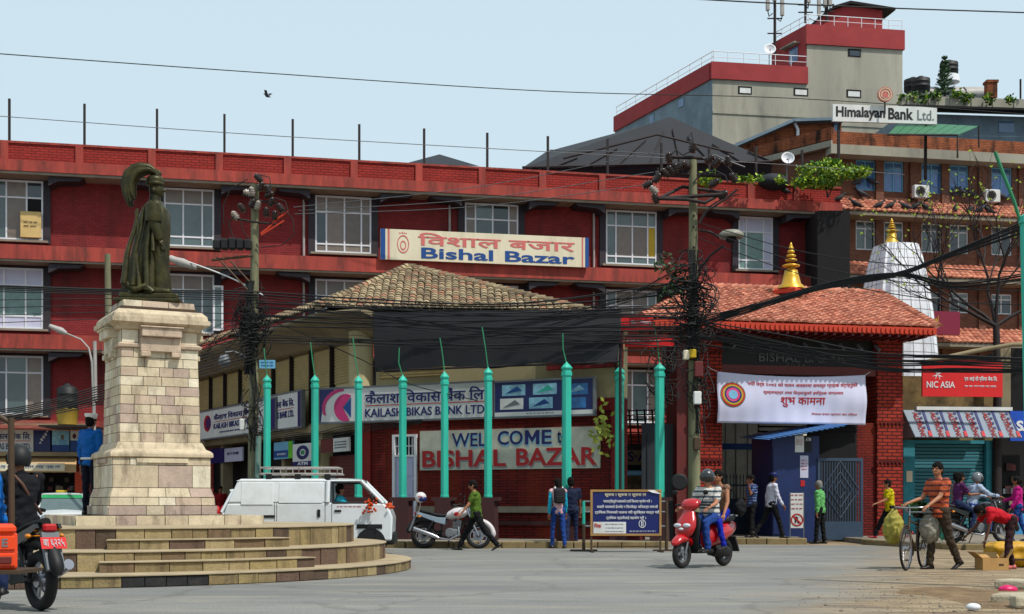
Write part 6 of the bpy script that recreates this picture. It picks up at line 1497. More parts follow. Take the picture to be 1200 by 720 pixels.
def person(label, pos, heading, h=1.68, lean=4, arms=((-18,15,8),(20,20,8)), legs=((22,8,3),(-20,12,3)), top=None, sleeve='short', bottom=None, skin=None, hair='short', shoes=None, pelvis=None, fem=False, hairm=None, vox=.017, look=0, hemz=None, group=None, twist=0, headpitch=0, long_top=0, toes=None, headturn=0, fat=1.):
    """arms / legs: (forward angle, joint bend, outward angle) for left then right, degrees"""
    s = h/1.70; skin = skin or M_skin; R = math.radians
    t = thing('person', label, 'person', pos, R(heading), group)
    TH, SH_, UA, FA_ = .43*s, .42*s, .285*s, .25*s
    sw = (.155 if fem else .185)*s; hw_ = .09*s
    def dirv(a, out): return Vector((math.sin(R(a))*math.cos(R(out)), 0, -math.cos(R(a))*math.cos(R(out))))
    L_ = []
    for i, (f_, k_, o_) in enumerate(legs):
        sg = 1 if i == 0 else -1; hip = Vector((0, sg*hw_, 0)); d1 = dirv(f_, o_)+Vector((0, sg*math.sin(R(o_)), 0)); d2 = dirv(f_-k_, o_*.5)+Vector((0, sg*math.sin(R(o_*.5)), 0)); kn = hip+d1*TH; an = kn+d2*SH_
        L_.append([hip, kn, an, f_-k_])
    if pelvis is None:
        low = min(l[2].z for l in L_); P0 = Vector((0,0,-low+.075*s))
    else: P0 = Vector(pelvis)
    for l in L_: l[0] = l[0]+P0; l[1] = l[1]+P0; l[2] = l[2]+P0
    up = Vector((math.sin(R(lean)), 0, math.cos(R(lean)))); lat = Vector((math.sin(R(twist)), math.cos(R(twist)), 0)); latx = Vector((0,1,0))
    fwd = latx.cross(up); fwd = -fwd if fwd.x*up.z < 0 else fwd
    C = lambda a: P0+up*(a*s)
    A = []
    for i, (f_, k_, o_) in enumerate(arms):
        sg = 1 if i == 0 else -1; sh = C(.455)+lat*sg*sw; d1 = dirv(f_, o_)+Vector((0, sg*math.sin(R(o_)), 0)); d2 = dirv(f_+k_, o_*.3)+Vector((0, sg*math.sin(R(o_*.3)), 0)); el = sh+d1*UA; wr = el+d2*FA_
        A.append([sh, el, wr, d2])
    nk = C(.50); hd = C(.655)+fwd*.02*s+Vector((0,0,-.0)); HR = Matrix.Rotation(R(headturn), 3, 'Z') @ Matrix.Rotation(R(lean*.4+headpitch), 3, 'Y')
    hf = HR @ Vector((1,0,0)); hu = HR @ Vector((0,0,1)); hl = HR @ Vector((0,1,0))
    if lean > 45: hd = C(.60)+fwd*.03; 
    w = .93 if fem else 1.0; w *= fat
    def torso(m, g, z0=-.07, z1=.5):
        prof = [(-.10,.105,.135),(-.02,.115,.155),(.08,.105,.140),(.18,.108,.138),(.30,.120,.160),(.40,.115,.175),(.455,.095,.165),(.49,.065,.10),(.52,.05,.06)]
        R_ = []
        for a, rx, ry in prof:
            if a < z0-1e-6 or a > z1+1e-6: continue
            if fem and .05 < a < .2: ry *= .85
            belly = .03*(fat-1)*10*math.exp(-((a-.1)/.15)**2)
            f2_ = max(0, (a-.2)/.3); la = latx.lerp(lat, min(1, f2_))
            R_.append([C(a)+fwd*(math.cos(q)*(rx*s*w+g)+(belly if math.cos(q) > 0 else 0))+la*(math.sin(q)*(ry*s*w+g)) for q in [2*math.pi*k/20 for k in range(20)]])
        m.rings(R_, True, True)
    # body
    m = MB(); torso(m, -.012, -.1, .52)
    m.cone(C(.46), .055*s, hd-hu*.05*s, .052*s)
    m.ell(hd, .088*s, .074*s, .112*s, 16, 12, HR); m.ell(hd+hf*.035*s-hu*.05*s, .05*s, .05*s, .05*s, 12, 8, HR)
    for (sh, el, wr, d2) in A: m.cone(sh, .05*s, el, .037*s); m.cone(el, .037*s, wr, .025*s); m.ell(sh, .055*s, .055*s, .055*s)
    for hip, kn, an, _ in L_: q_ = .72 if bottom else 1; m.cone(hip, .078*s*q_, kn, .05*s*q_); m.cone(kn, .05*s*q_, an, .035*s*q_)
    me = remeshed(m, vox*.85, 2)
    # face detail and hands appended to the same skin mesh
    d = MB(); 
    d.cone(hd+hf*.083*s+hu*.012*s, .009*s, hd+hf*.101*s-hu*.02*s, .014*s, 8)
    d.ell(hd+hf*.078*s-hu*.052*s, .014*s, .024*s, .008*s, 10, 6, HR)
    for sg in (-1, 1): d.ell(hd+hl*sg*.074*s-hu*.005*s, .018*s, .008*s, .03*s, 10, 6, HR); d.ell(hd+hf*.075*s+hl*sg*.03*s+hu*.03*s, .012*s, .022*s, .007*s, 8, 6, HR)
    for i, (sh, el, wr, d2) in enumerate(A):
        sg = 1 if i == 0 else -1; d2 = d2.normalized(); side = Vector((0,1,0)); thick = d2.cross(side).normalized(); side = thick.cross(d2).normalized()
        pc = wr+d2*.05*s; q = Matrix((side*1.0, thick, d2)).transposed()
        d.ell(pc, .040*s*.55, .040*s, .052*s, 10, 8, Matrix((thick, side, d2)).transposed())
        for k, (off, ln) in enumerate(((-.028,.062),(-.010,.074),(.009,.069),(.027,.052))):
            b0 = wr+d2*.088*s+side*off*s; b1 = b0+(d2*.9+thick*.15*(k*.3+1)*-1).normalized()*ln*.55*s; b2 = b1+(d2*.6-thick*.6).normalized()*ln*.5*s
            d.cone(b0, .0085*s, b1, .008*s, 6); d.cone(b1, .008*s, b2, .0065*s, 6)
        tb = wr+d2*.03*s+side*-sg*.0+thick*0+Vector((1,0,0))*.025*s; d.cone(tb, .011*s, tb+(d2*.7+Vector((1,0,0))*.5).normalized()*.035*s, .009*s, 6); d.cone(tb+(d2*.7+Vector((1,0,0))*.5).normalized()*.035*s, .009*s, tb+(d2*.95+Vector((1,0,0))*.45).normalized()*.06*s, .007*s, 6)
    bm2 = __import__('bmesh').new(); bm2.from_mesh(me); dm_ = d.mesh('d', M_black); dm_.materials.clear(); bm2.from_mesh(dm_); bm2.to_mesh(me); bm2.free(); bpy.data.meshes.remove(dm_)
    obj_from('body', me, skin, t)
    # eyes
    d = MB()
    for sg in (-1, 1): d.ell(hd+hf*.083*s+hl*sg*.03*s+hu*.012*s, .006*s, .013*s, .006*s, 8, 6, HR)
    d.build('eyes', M_black, t, kind=None)['kind'] = 'stuff'
    # trousers
    if bottom:
        m = MB(); torso(m, .008, -.1, .08); wd = 1.0 if not fem else .88
        for hip, kn, an, _ in L_:
            m.cone(hip, .098*s*wd*w, kn, .068*s*wd); dn = (an-kn).normalized(); m.cone(kn, .068*s*wd, an-dn*.01, .056*s*(wd if fem else 1.05)); m.ell(hip-Vector((.02,0,.0)), .1*s*w, .09*s*w, .1*s)
        obj_from('trousers', remeshed(m, vox, 2, .016, 11), bottom, t)
    if top:
        m = MB(); torso(m, .016+.004*(not fem), -.1 if not long_top else -.1, .49)
        m.cone(C(.44), .062*s, C(.50), .062*s)
        for (sh, el, wr, d2) in A:
            m.ell(sh, .07*s, .07*s, .068*s)
            if sleeve == 'short': m.cone(sh, .066*s, sh.lerp(el, .62), .060*s)
            elif sleeve == 'long': m.cone(sh, .064*s, el, .053*s); m.cone(el, .053*s, el.lerp(wr,.93), .040*s)
            elif sleeve == 'rolled': m.cone(sh, .064*s, el, .052*s); m.cone(el, .052*s, el.lerp(wr,.2), .05*s)
        if long_top:
            for hip, kn, an, _ in L_: m.cone(hip, .115*s, hip.lerp(kn, long_top), .11*s)
        obj_from('shirt', remeshed(m, vox, 2, .018, 10), top, t)
        if not fem and sleeve != 'none':
            m = MB(); m.tube([C(.487)+fwd*(.075*s*math.cos(a))+lat*(.082*s*math.sin(a))-up*.02*s*math.cos(a) for a in [2*math.pi*k/14 for k in range(15)]], .012*s, 6); m.build('collar', top, t)
    # shoes
    for i, (hip, kn, an, sa) in enumerate(L_):
        ta = (toes[i] if toes else (0 if an.z < .12*s+P0.z*0 or pelvis is not None else -35)); dv = Vector((math.cos(R(ta)), 0, math.sin(R(ta)))); uv = Vector((-dv.z, 0, dv.x)); m = MB()
        R_ = []
        for a, wd, hh, lo in ((-.075,.026,.035,.0),(-.06,.036,.085,.0),(-.0,.040,.09,.0),(.06,.044,.062,.0),(.12,.046,.046,.0),(.165,.034,.034,.003),(.185,.015,.02,.008)):
            c = an+dv*a*s-uv*(.075*s); ring = []
            for k in range(10):
                q = 2*math.pi*k/10; ring.append(c+Vector((0, math.cos(q)*wd*s, 0))+uv*(lo*s+max(-.0, (math.sin(q)*.5+.5))*hh*s))
            R_.append(ring)
        m.rings(R_, True, True); m.build('shoe', shoes or M_shoe, t)
    # hair
    hm = hairm or M_hair
    if hair in ('short', 'bun', 'long', 'cap', 'police', 'tail'):
        m = MB(); m.ell(hd-hf*.012*s+hu*.030*s, .099*s, .087*s, .102*s, 16, 12, HR); m.ell(hd-hf*.035*s-hu*.03*s, .074*s, .083*s, .075*s, 14, 10, HR)
        if hair in ('long', 'tail'):
            if hair == 'long': m.cone(hd-hf*.06*s, .075*s, hd-hf*.10*s-Vector((0,0,.22*s)), .05*s)
            else: m.cone(hd-hf*.09*s, .035*s, hd-hf*.13*s-Vector((0,0,.2*s)), .025*s)
        if hair == 'bun': m.ell(hd-hf*.11*s-hu*.01*s, .05*s, .06*s, .06*s)
        obj_from('hair', remeshed(m, .011, 1, .006, 26), hm, t)
    if hair in ('cap', 'police'):
        m = MB(); R0 = []; cm = M_signw if hair == 'cap' else M_navy
        for r_, z_ in ((.092,.03),(.095,.06),(.112,.10),(.108,.125),(.01,.13)): R0.append([hd+hf*(math.cos(a)*r_*s-.005)+hl*math.sin(a)*r_*s*.92+hu*z_*s for a in [2*math.pi*k/18 for k in range(18)]])
        m.rings(R0, True, True); m.build('cap', cm, t)
        m = MB(); m.ell(hd+hf*.10*s+hu*.035*s, .05*s, .07*s, .008*s, 12, 6, HR); m.build('cap_peak', M_black, t)
    if hair == 'helmet' or hair == 'openhelmet':
        hm = hairm or M_black; m = MB(); R0 = []
        for j in range(11):
            ph = math.radians(90-j*12.5); r_ = .135*s*math.cos(ph); z_ = .145*s*math.sin(ph); ring = []
            for k in range(24):
                a = 2*math.pi*k/24; open_ = math.cos(a) > .35 and z_ < .03*s; rr_ = r_*(.80 if open_ else 1.0)
                ring.append(hd+hf*(math.cos(a)*rr_-.012*s)+hl*math.sin(a)*rr_*.9+hu*(z_+.012*s))
            R0.append(ring)
        m.rings(R0, False, True); m.build('helmet', hm, t)
        m = MB(); R0 = []
        for z_, r_ in ((.045,.136),(.0,.142),(-.055,.13)):
            R0.append([hd+hf*(math.cos(a)*r_*s-.008*s)+hl*math.sin(a)*r_*s*.92+hu*(z_*s+.01*s) for a in [math.radians(-68+136*k/12) for k in range(13)]])
        m.rings(R0, False, True, closed=False); m.build('visor', MATS.get('smoked visor') or mat('smoked visor', S(26,28,32), .08, spec=.9), t, fix=False)
    return t, dict(A=A, L=L_, hd=hd, C=C, s=s, fwd=fwd, lat=lat)
def gpos(px, py, z=0): Y = F*(H-z)/(py-HZ); return Vector((X(px,Y), Y, z))
def bag(par, name, label, c, rx, ry, rz, m_, straps=None, fold=.012):
    o = MB(); o.ell(c, rx, ry, rz, 16, 12); ob = obj_from(name, remeshed(o, .014, 1, fold, 14), m_, par)
    return ob
# --- walking people
M_greenT = cloth('olive green t-shirt', S(92,118,44)); person('man in olive green t-shirt and black trousers striding left past the parked motorcycle', Vector((X(558,30.7),30.7,0)), 180, 1.68, 5, ((28,12,6),(-14,20,6)), ((-28,14,3),(30,6,3)), M_greenT, 'short', M_blk, M_skin2, headpitch=14, toes=(-28,6))
t, q = person('woman with cyan sleeves, pink back and dark backpack, ponytail and blue jeans', gpos(654,643), 100, 1.66, 3, ((-10,12,10),(8,12,10)), ((10,4,3),(-8,8,3)), cloth('pale pink top', S(214,176,180)), 'none', M_jean, M_skin, 'tail', fem=True)
m = MB(); 
for (sh, el, wr, d2) in q['A']: m.cone(sh, .062, el, .05); m.cone(el, .05, el.lerp(wr,.92), .04)
obj_from('sleeves', remeshed(m, .017, 2, .01), cloth('cyan sleeves', S(40,170,196)), t)
bk = MB(); bk.box(-.24,-.11,-.14,.14,1.05,1.42,.05); b_ = obj_from('backpack_body', remeshed(bk, .02, 3), cloth('dark grey backpack', S(52,50,58)), None)
bt = thing('backpack', 'dark grey backpack on the back of the woman with cyan sleeves', 'backpack', t.location, t.rotation_euler.z); b_.parent = bt
m = MB(); m.box(-.26,-.235,-.1,.1,1.08,1.22,.01); m.build('pocket', M_shade, bt)
for sg in (-1,1): m = MB(); m.tube([(-.15,sg*.09,1.1),(-.05,sg*.12,1.15),(.10,sg*.11,1.25),(.08,sg*.10,1.40),(-.08,sg*.09,1.44),(-.15,sg*.09,1.38)], .016, 6); m.build('strap', M_signw, bt)
person('man in dark navy t-shirt and jeans walking beside the woman with backpack', gpos(670,642.5)+Vector((0,.4,0)), 95, 1.7, 3, ((-8,10,8),(10,14,8)), ((-10,6,3),(12,6,3)), cloth('navy t-shirt', S(34,44,70)), 'short', M_jeanD, M_skin, 'short')
M_check = stripe_mat('blue checked shirt', S(38,58,110), S(120,140,180), 14, 2, .6, S(60,80,130))
person('man in blue checked shirt holding a phone to his ear beside the fence', Vector((X(881,36.6),36.6,.15)), 200, 1.68, 0, ((150,130,10) if False else (40,125,12),(5,10,6)), ((10,6,3),(-8,4,3)), M_check, 'short', M_blk, M_skin)
person('policeman in white shirt and black trousers walking right beside the blue kiosk', Vector((X(904,35.7),35.7,.15)), 10, 1.74, 3, ((-12,10,6),(14,16,6)), ((-22,12,3),(20,6,3)), cloth('white uniform shirt', S(206,206,220)), 'long', M_blk, M_skin, 'police')
m_gr = cloth('light green shirt', S(110,178,110)); person('grey haired man in light green shirt standing beside the blue gate', gpos(961,637.5), 150, 1.66, 2, ((-6,10,8),(8,10,8)), ((6,2,4),(-4,2,4)), m_gr, 'long', M_blk, M_skin, 'short', hairm=M_hairG)
person('young man in yellow t-shirt walking left past the red pillar', Vector((X(1043,36.2),36.2,.13)), 180, 1.66, 5, ((30,40,6),(-18,20,6)), ((-30,16,3),(30,6,3)), cloth('yellow t-shirt', S(206,190,20)), 'short', M_blk, M_skin2, shoes=mat('red shoes', S(170,40,50), .5), toes=(-30,8))
t, q = person('woman in magenta cardigan and blue leggings at the right photo edge', Vector((X(1193,33),33,.13)), 165, 1.6, 2, ((10,20,6),(20,60,8)), ((14,6,3),(-12,8,3)), cloth('magenta cardigan', S(190,30,130)), 'long', M_jean, M_skin, 'bun', fem=True)
person('person in red shirt standing in the dark arcade behind the white hatchback', B2.w(-11, -.5, .0), -60, 1.66, 0, ((5,10,6),(5,10,6)), ((4,2,3),(-4,2,3)), cloth('dark red shirt', S(150,24,34)), 'short', M_blk, M_skin)
person('person half hidden behind the scooter riders beside the utility pole', gpos(829,637), -100, 1.62, 0, ((5,10,6),(5,30,6)), ((4,2,3),(-4,2,3)), cloth('pale pink shirt', S(200,160,160)), 'short', M_jeanD, M_skin)
# policeman on the platform
t, q = person('policeman in bright blue shirt and white cap standing behind the plinth', Vector((X(106,23.8),23.8,.86)), 62, 1.76, 0, ((-2,8,7),(2,10,5)), ((2,1,3),(-2,1,3)), cloth('bright blue uniform shirt', S(22,104,178)), 'long', cloth('midnight trousers', S(22,24,44)), M_skin, 'cap')
m = MB(); m.tube([q['C'](.02)+Vector((.135*math.cos(a), .17*math.sin(a), 0)) for a in [2*math.pi*k/18 for k in range(19)]], .022, 6); m.build('belt', M_signw, t)
# bending girl
t, q = person('child in red top bending down over a small cardboard box', Vector((X(1184,21.9),21.9,0)), 180, 1.46, 70, ((6,10,4),(30,14,4)), ((12,6,5),(-4,4,5)), cloth('red child top', S(190,26,44)), 'short', cloth('dark pattern leggings', S(60,36,40)), M_skinD, 'bun', fem=True, headpitch=28, shoes=M_txrose, vox=.014)
bx0 = thing('cardboard_box', 'open tan cardboard box in front of the bending child', 'box', (X(1162,21.8),21.8,0), math.radians(4)); M_cb = mat('tan box cardboard', S(196,156,100), .8, var=.1)
m = MB(); m.box(-.21,.21,-.16,-.15,0,.19); m.box(-.21,.21,.15,.16,0,.19); m.box(-.21,-.2,-.15,.15,0,.19); m.box(.2,.21,-.15,.15,0,.19); m.box(-.2,.2,-.15,.15,0,.012); m.build('carton', M_cb, bx0)
for (a, b, c, e) in (((-.21,-.16,.19),(-.21,.16,.19),(-.33,.16,.29),(-.33,-.16,.29)),((.21,-.16,.19),(.21,.16,.19),(.30,.16,.33),(.30,-.16,.33)),((-.2,.16,.19),(.2,.16,.19),(.2,.28,.27),(-.2,.28,.27))): m = MB(); m.quad(a,b,c,e,t=.008); m.build('flap', M_cb, bx0)
m = MB(); m.box(.05,.13,-.164,-.16,.07,.1); m.build('print', M_steel, bx0)
t = thing('yellow_crate', 'yellow plastic sheet bundle behind the cardboard box', 'bundle', (X(1182,22.7),22.7,0)); m = MB(); m.box(-.36,.40,-.25,.25,0,.42,.08); obj_from('bundle', remeshed(m, .03, 2, .04, 5), mat('yellow plastic sheet', S(206,160,30), .5, var=.15), t)
m = MB(); m.box(-.34,.38,-.27,-.255,.12,.15); m.build('cord', M_steel, t)
# man with the bicycle
M_orst = stripe_mat('orange striped shirt', S(196,96,50), S(110,40,34), 11, 2, .62)
t, q = person('man in orange striped shirt pushing a loaded bicycle, looking left', Vector((X(1101,21.9),21.9,0)), 205, 1.73, 2, ((34,26,2),(30,44,4)), ((-12,14,3),(7,2,3)), M_orst, 'short', M_brownT, M_skin2, 'short', vox=.013, toes=(-25,0), headturn=20)
handL = q['A'][1][2]
# bicycle
bp0 = gpos(1059,669.5); bp1 = gpos(1084,665.5); dv = Vector((bp0.x-bp1.x, bp0.y-bp1.y, 0)); ang = math.atan2(dv.y, dv.x); mid = (bp0+bp1)/2
def wheel(par, x, r, w_=.035, spokes=20, nm='wheel', rimm=None, tyr=None, hub=.04, solid=False, y=0):
    m = MB(); R_ = []; n = 32
    for k in range(n):
        a = 2*math.pi*k/n; R_.append([(x+math.cos(a)*(r-w_+math.cos(b)*w_), y+math.sin(b)*w_, r+math.sin(a)*(r-w_+math.cos(b)*w_)) for b in [2*math.pi*j/8 for j in range(8)]])
    R_.append(R_[0]); m.rings(R_, False, True); wo = m.build(nm, tyr or M_tyre, par)
    m = MB(); rr_ = r-2*w_; R_ = []
    for k in range(n+1): a = 2*math.pi*k/n; R_.append([(x+math.cos(a)*q_, y+v_, r+math.sin(a)*q_) for q_, v_ in ((rr_+.012,-.014),(rr_+.012,.014),(rr_-.012,.014),(rr_-.012,-.014))])
    m.rings(R_, False, False); m.build('rim', rimm or M_chrome, wo)
    m = MB(); m.lathe([(hub,-.05),(hub,.05)], c=(x,y,r), n=12, axis='y')
    if solid:
        for k in range(spokes):
            a = 2*math.pi*k/spokes; d1 = Vector((math.cos(a),0,math.sin(a))); p = Vector((-math.sin(a),0,math.cos(a))); c = Vector((x,y,r)); m.obox(c+d1*(rr_*.5), d1*rr_*.5, p*.018, Vector((0,.012,0)))
        m.lathe([(r*.42,-.01),(r*.42,.0)], c=(x,y-.05,r), n=20, axis='y')
    else:
        for k in range(spokes):
            a = 2*math.pi*k/spokes; sg = .03 if k % 2 else -.03; m.tube([(x+math.cos(a+.5)*hub,y+sg,r+math.sin(a+.5)*hub),(x+math.cos(a)*rr_,y,r+math.sin(a)*rr_)], .0022, 3)
    m.build('spokes', rimm or M_chrome, wo); return wo
bi = thing('bicycle', 'old bicycle with a rack loaded with sacks pushed by the man in orange', 'bicycle', mid, ang); HB_ = .5
wheel(bi, HB_+.02, .345, .02, 28); wheel(bi, -HB_-.02, .345, .02, 28)
m = MB(); P = lambda *a: [Vector(p) for p in a]
m.tube(P((-.08,0,.30),(-.22,0,.80)), .017, 8); m.tube(P((-.2,0,.72),(.32,0,.78)), .017, 8); m.tube(P((-.08,0,.30),(.36,0,.62)), .019, 8); m.tube(P((.30,0,.86),(.38,0,.58)), .02, 8)
for sg in (-1,1): m.tube(P((-.08,sg*.02,.30),(-.52,sg*.05,.345)), .011, 6); m.tube(P((-.2,sg*.02,.72),(-.52,sg*.05,.345)), .010, 6); m.tube(P((.38,sg*.03,.6),(.42,sg*.055,.5),(.52,sg*.055,.345)), .013, 6)
m.build('frame', M_steel, bi)
m = MB(); m.tube(P((.30,0,.86),(.29,0,.98)), .013, 6); m.tube(P((.12,-.27,.97),(.26,-.25,1.0),(.33,-.1,.99),(.33,.1,.99),(.26,.25,1.0),(.12,.27,.97)), .013, 8); m.build('handlebar', M_chrome, bi)
m = MB(); m.tube(P((.14,-.275,.965),(.0,-.28,.95)), .018, 8); m.build('grip', M_black, bi); m = MB(); m.tube(P((.14,.275,.965),(.0,.28,.95)), .018, 8); m.build('grip', M_black, bi)
m = MB(); m.ell((-.24,0,.87), .15,.09,.05); m.build('saddle', M_black, bi); m = MB(); m.box(-.72,-.25,-.08,.08,.72,.74); m.build('rack', M_black, bi)
m = MB(); m.tube([(.52+math.cos(a)*.37,0,.345+math.sin(a)*.37) for a in [math.radians(x) for x in range(20,150,10)]], .012, 5); m.build('mudguard', M_steel, bi); m = MB(); m.tube([(-.52+math.cos(a)*.37,0,.345+math.sin(a)*.37) for a in [math.radians(x) for x in range(30,190,10)]], .014, 5); m.build('mudguard', M_steel, bi)
m = MB(); m.lathe([(.09,-.01),(.09,.01)], c=(-.08,-.06,.30), n=20, axis='y'); m.tube(P((-.08,-.07,.3),(-.02,-.09,.15)), .01, 6); m.box(-.06,.04,-.15,-.08,.13,.155); m.tube(P((-.08,.07,.3),(-.14,.09,.45)), .01, 6); m.box(-.18,-.08,.08,.15,.44,.465); m.build('crank', M_steel, bi)
def sack(label, c, rx, ry, rz, m_, seed=0, nm='sack'):
    t = thing(nm, label, 'sack', c); m = MB(); m.ell((0,0,0), rx, ry, rz, 20, 14); m.ell((0,0,rz*.8), rx*.5, ry*.5, rz*.35, 14, 10)
    obj_from('cloth', remeshed(m, .02, 1, .028, 9+seed), m_, t); return t
M_ysack = mat('yellow net sack', S(166,156,70), .7, var=.35, sc=14); M_gsack = mat('translucent grey plastic sack', S(150,144,132), .45, var=.3, sc=7); 
bm = Matrix.Translation(mid) @ Matrix.Rotation(ang, 4, 'Z')
wpt = lambda x, y, z: bm @ Vector((x,y,z))
sack('yellow green net sack hanging on the left side of the bicycle', wpt(.12,-.30,.66), .17,.17,.27, M_ysack, 1)
sack('grey plastic sack hanging on the near right side of the bicycle', wpt(-.20,.20,.66), .17,.15,.26, M_gsack, 2)
sack('small turquoise plastic bag tied beside the grey sack', wpt(-.30,.36,.62), .08,.07,.16, mat('turquoise plastic bag', S(90,190,165), .4, var=.2, sc=9), 3)
sack('small black sack on the bicycle saddle beside the man', wpt(-.30,.28,.84), .16,.10,.10, M_blk, 4)
foliage('greens_bundle', 'bundle of dark green vegetables tied on the bicycle carrier', 'vegetables', wpt(-.35,-.05,.98), [(0,0,0,.18,.12)], [M_lfd, M_lfg], 160, .12, None, 7)
t = thing('carrier_tray', 'grey tray resting across the bicycle handlebar', 'tray', wpt(-.3,.05,.90), ang); m = MB(); m.box(-.25,.25,-.22,.22,0,.03,.01); m.box(-.25,.25,-.22,-.2,.03,.08); m.box(-.25,.25,.2,.22,.03,.08); m.build('tray', M_grey, t)
# ================================================================ motorcycles and scooter
def motorcycle(label, pos, heading, tank_m, tail_m, fend_m, plate=None, plate_txt='BA 42', lean=0, front=True):
    t = thing('motorcycle', label, 'motorcycle', pos, math.radians(heading)); r = .30
    if lean: t.rotation_euler.x = math.radians(lean)
    wheel(t, .66, r, .05, 5, solid=True, rimm=M_chrome, hub=.06); wheel(t, -.64, r, .06, 5, solid=True, rimm=M_chrome, hub=.07)
    m = MB(); m.tube(P((.42,0,.92),(.38,0,.80),(.1,0,.72),(-.3,0,.66),(-.5,0,.74)), .028, 8); m.tube(P((.42,0,.86),(.25,0,.45),(.1,0,.27),(-.2,0,.27),(-.22,0,.6)), .025, 8)
    for sg in (-1,1): m.tube(P((-.2,sg*.09,.36),(-.64,sg*.10,.30)), .02, 6); m.tube(P((-.38,sg*.11,.66),(-.58,sg*.12,.34)), .028, 8)
    m.build('frame', M_black, t)
    m = MB(); m.box(-.12,.22,-.13,.13,.26,.46,.04); m.lathe([(.1,-.16),(.12,-.13),(.12,.13),(.1,.16)], c=(.0,0,.36), n=16, axis='y')
    for k in range(6): m.box(.06,.24,-.10,.10,.47+k*.032,.485+k*.032)
    m.tube(P((.15,0,.45),(.2,0,.68)), .065, 10); m.build('engine', M_grey, t)
    m = MB(); R_ = []
    for x, w_, z0, z1 in ((-.12,.07,.70,.80),(-.05,.12,.68,.88),(.08,.155,.68,.95),(.2,.165,.70,.97),(.32,.14,.74,.96),(.41,.08,.80,.91)): R_.append([(x, w_*math.cos(a)*(1 if math.sin(a) > -.5 else .7), (z0+z1)/2+(z1-z0)/2*math.sin(a)) for a in [2*math.pi*k/14 for k in range(14)]])
    m.rings(R_, True, True); tk = m.build('fuel_tank', tank_m, t)
    m = MB(); m.ell((.16,-.158,.80), .07,.012,.05); m.ell((.16,.158,.80), .07,.012,.05); m.build('tank_emblem', M_txred, tk, kind='stuff')
    m = MB(); R_ = []
    for x, w_, z in ((-.08,.09,.79),(-.18,.12,.77),(-.35,.13,.79),(-.5,.115,.84),(-.68,.09,.87),(-.75,.05,.88)): R_.append([(x, w_*math.cos(a), z+.04*math.sin(a)) for a in [2*math.pi*k/12 for k in range(12)]])
    m.rings(R_, True, True); m.build('seat', M_black, t)
    for sg in (-1,1): m = MB(); m.prism([(-.1,.72),(-.3,.73),(-.78,.86),(-.82,.82),(-.6,.72),(-.35,.62),(-.12,.56)], sg*.10, sg*.135); m.build('tail_panel', tail_m, t)
    m = MB(); m.tube([(-.64+math.cos(a)*.38,0,.30+math.sin(a)*.38) for a in [math.radians(x) for x in range(60,175,10)]], [.03]+[.07]*10+[.04], 8); m.build('rear_fender', M_black, t)
    m = MB(); m.tube([(.66+math.cos(a)*.35,0,.30+math.sin(a)*.35) for a in [math.radians(x) for x in range(-5,150,10)]], [.02]+[.06]*14+[.02], 8); m.build('front_fender', fend_m, t)
    for sg in (-1,1): m = MB(); m.tube(P((.36,sg*.09,.98),(.50,sg*.09,.65)), .022, 8); m.tube(P((.50,sg*.09,.65),(.66,sg*.08,.30)), .030, 8); m.build('fork', M_chrome if sg < 0 else M_grey, t)
    m = MB(); m.tube(P((.18,-.36,1.0),(.28,-.28,1.03),(.35,-.08,.99),(.35,.08,.99),(.28,.28,1.03),(.18,.36,1.0)), .014, 8); m.build('handlebar', M_black, t)
    for sg in (-1,1):
        m = MB(); m.tube(P((.2,sg*.35,1.0),(.1,sg*.385,.985)), .02, 8); m.build('grip', M_black, t)
        m = MB(); m.tube(P((.27,sg*.28,1.03),(.27,sg*.33,1.2)), .008, 5); m.ell((.27,sg*.35,1.23), .015,.05,.045); m.build('mirror', M_black, t)
    m = MB(); R_ = []
    for x, rr_ in ((.42,.05),(.46,.1),(.52,.115),(.56,.1)): R_.append([(x, rr_*math.cos(a), .89+rr_*1.1*math.sin(a)) for a in [2*math.pi*k/16 for k in range(16)]])
    m.rings(R_, True, True); m.build('headlight_cowl', tail_m, t); m = MB(); m.ell((.565,0,.89), .015,.08,.085); m.build('headlight', M_signw, t)
    m = MB(); m.tube(P((.2,-.1,.5),(.22,-.16,.32),(.0,-.18,.2),(-.25,-.18,.24)), .022, 8); m.tube(P((-.25,-.18,.24),(-.4,-.19,.3),(-.85,-.19,.46)), [.03,.055,.055], 10); m.build('exhaust', M_chrome, t)
    m = MB(); m.box(-.86,-.79,-.07,.07,.78,.86,.02); m.build('tail_light', M_txred, t)
    m = MB(); m.prism([(-.80,.78),(-.84,.78),(-.98,.42),(-.95,.40),(-.86,.6)], -.09, .09); m.build('mud_flap', M_grey, t)
    m = MB(); 
    if plate: 
        c = Vector((-.905,0,.67)); m.obox(c, (.0,.13,0), (.012,0,.055), (-.004,0,.0)); 
        m = MB(); m.add([(-.90,-.13,.73),(-.90,.13,.73),(-.94,.13,.62),(-.94,-.13,.62)], [(0,1,2,3)]); pl_ = m.build('number_plate', plate, t, fix=False)
        q_ = MB(); text_mb(q_, plate_txt, (-.11,.11,.0,.075), 0, .002, .02); m = MB(); m.add([(-.907-.03*(1-v[2]/.075)-.004, -v[0], .637+v[2]) for v in q_.v], q_.f); m.build('print', M_txwhite, pl_, fix=False)
    for sg in (-1,1): m = MB(); m.ell((-.72,sg*.17,.74), .04,.03,.025); m.tube(P((-.7,0,.74),(-.72,sg*.15,.74)), .008, 5); m.build('indicator', MATS.get('amber lens') or mat('amber lens', S(220,140,40), .2), t)
    m = MB(); m.tube(P((-.05,.1,.28),(-.1,.22,.0)), .012, 5); m.tube(P((.02,-.2,.28),(.02,.2,.28)), .014, 6); m.build('side_stand', M_black, t)
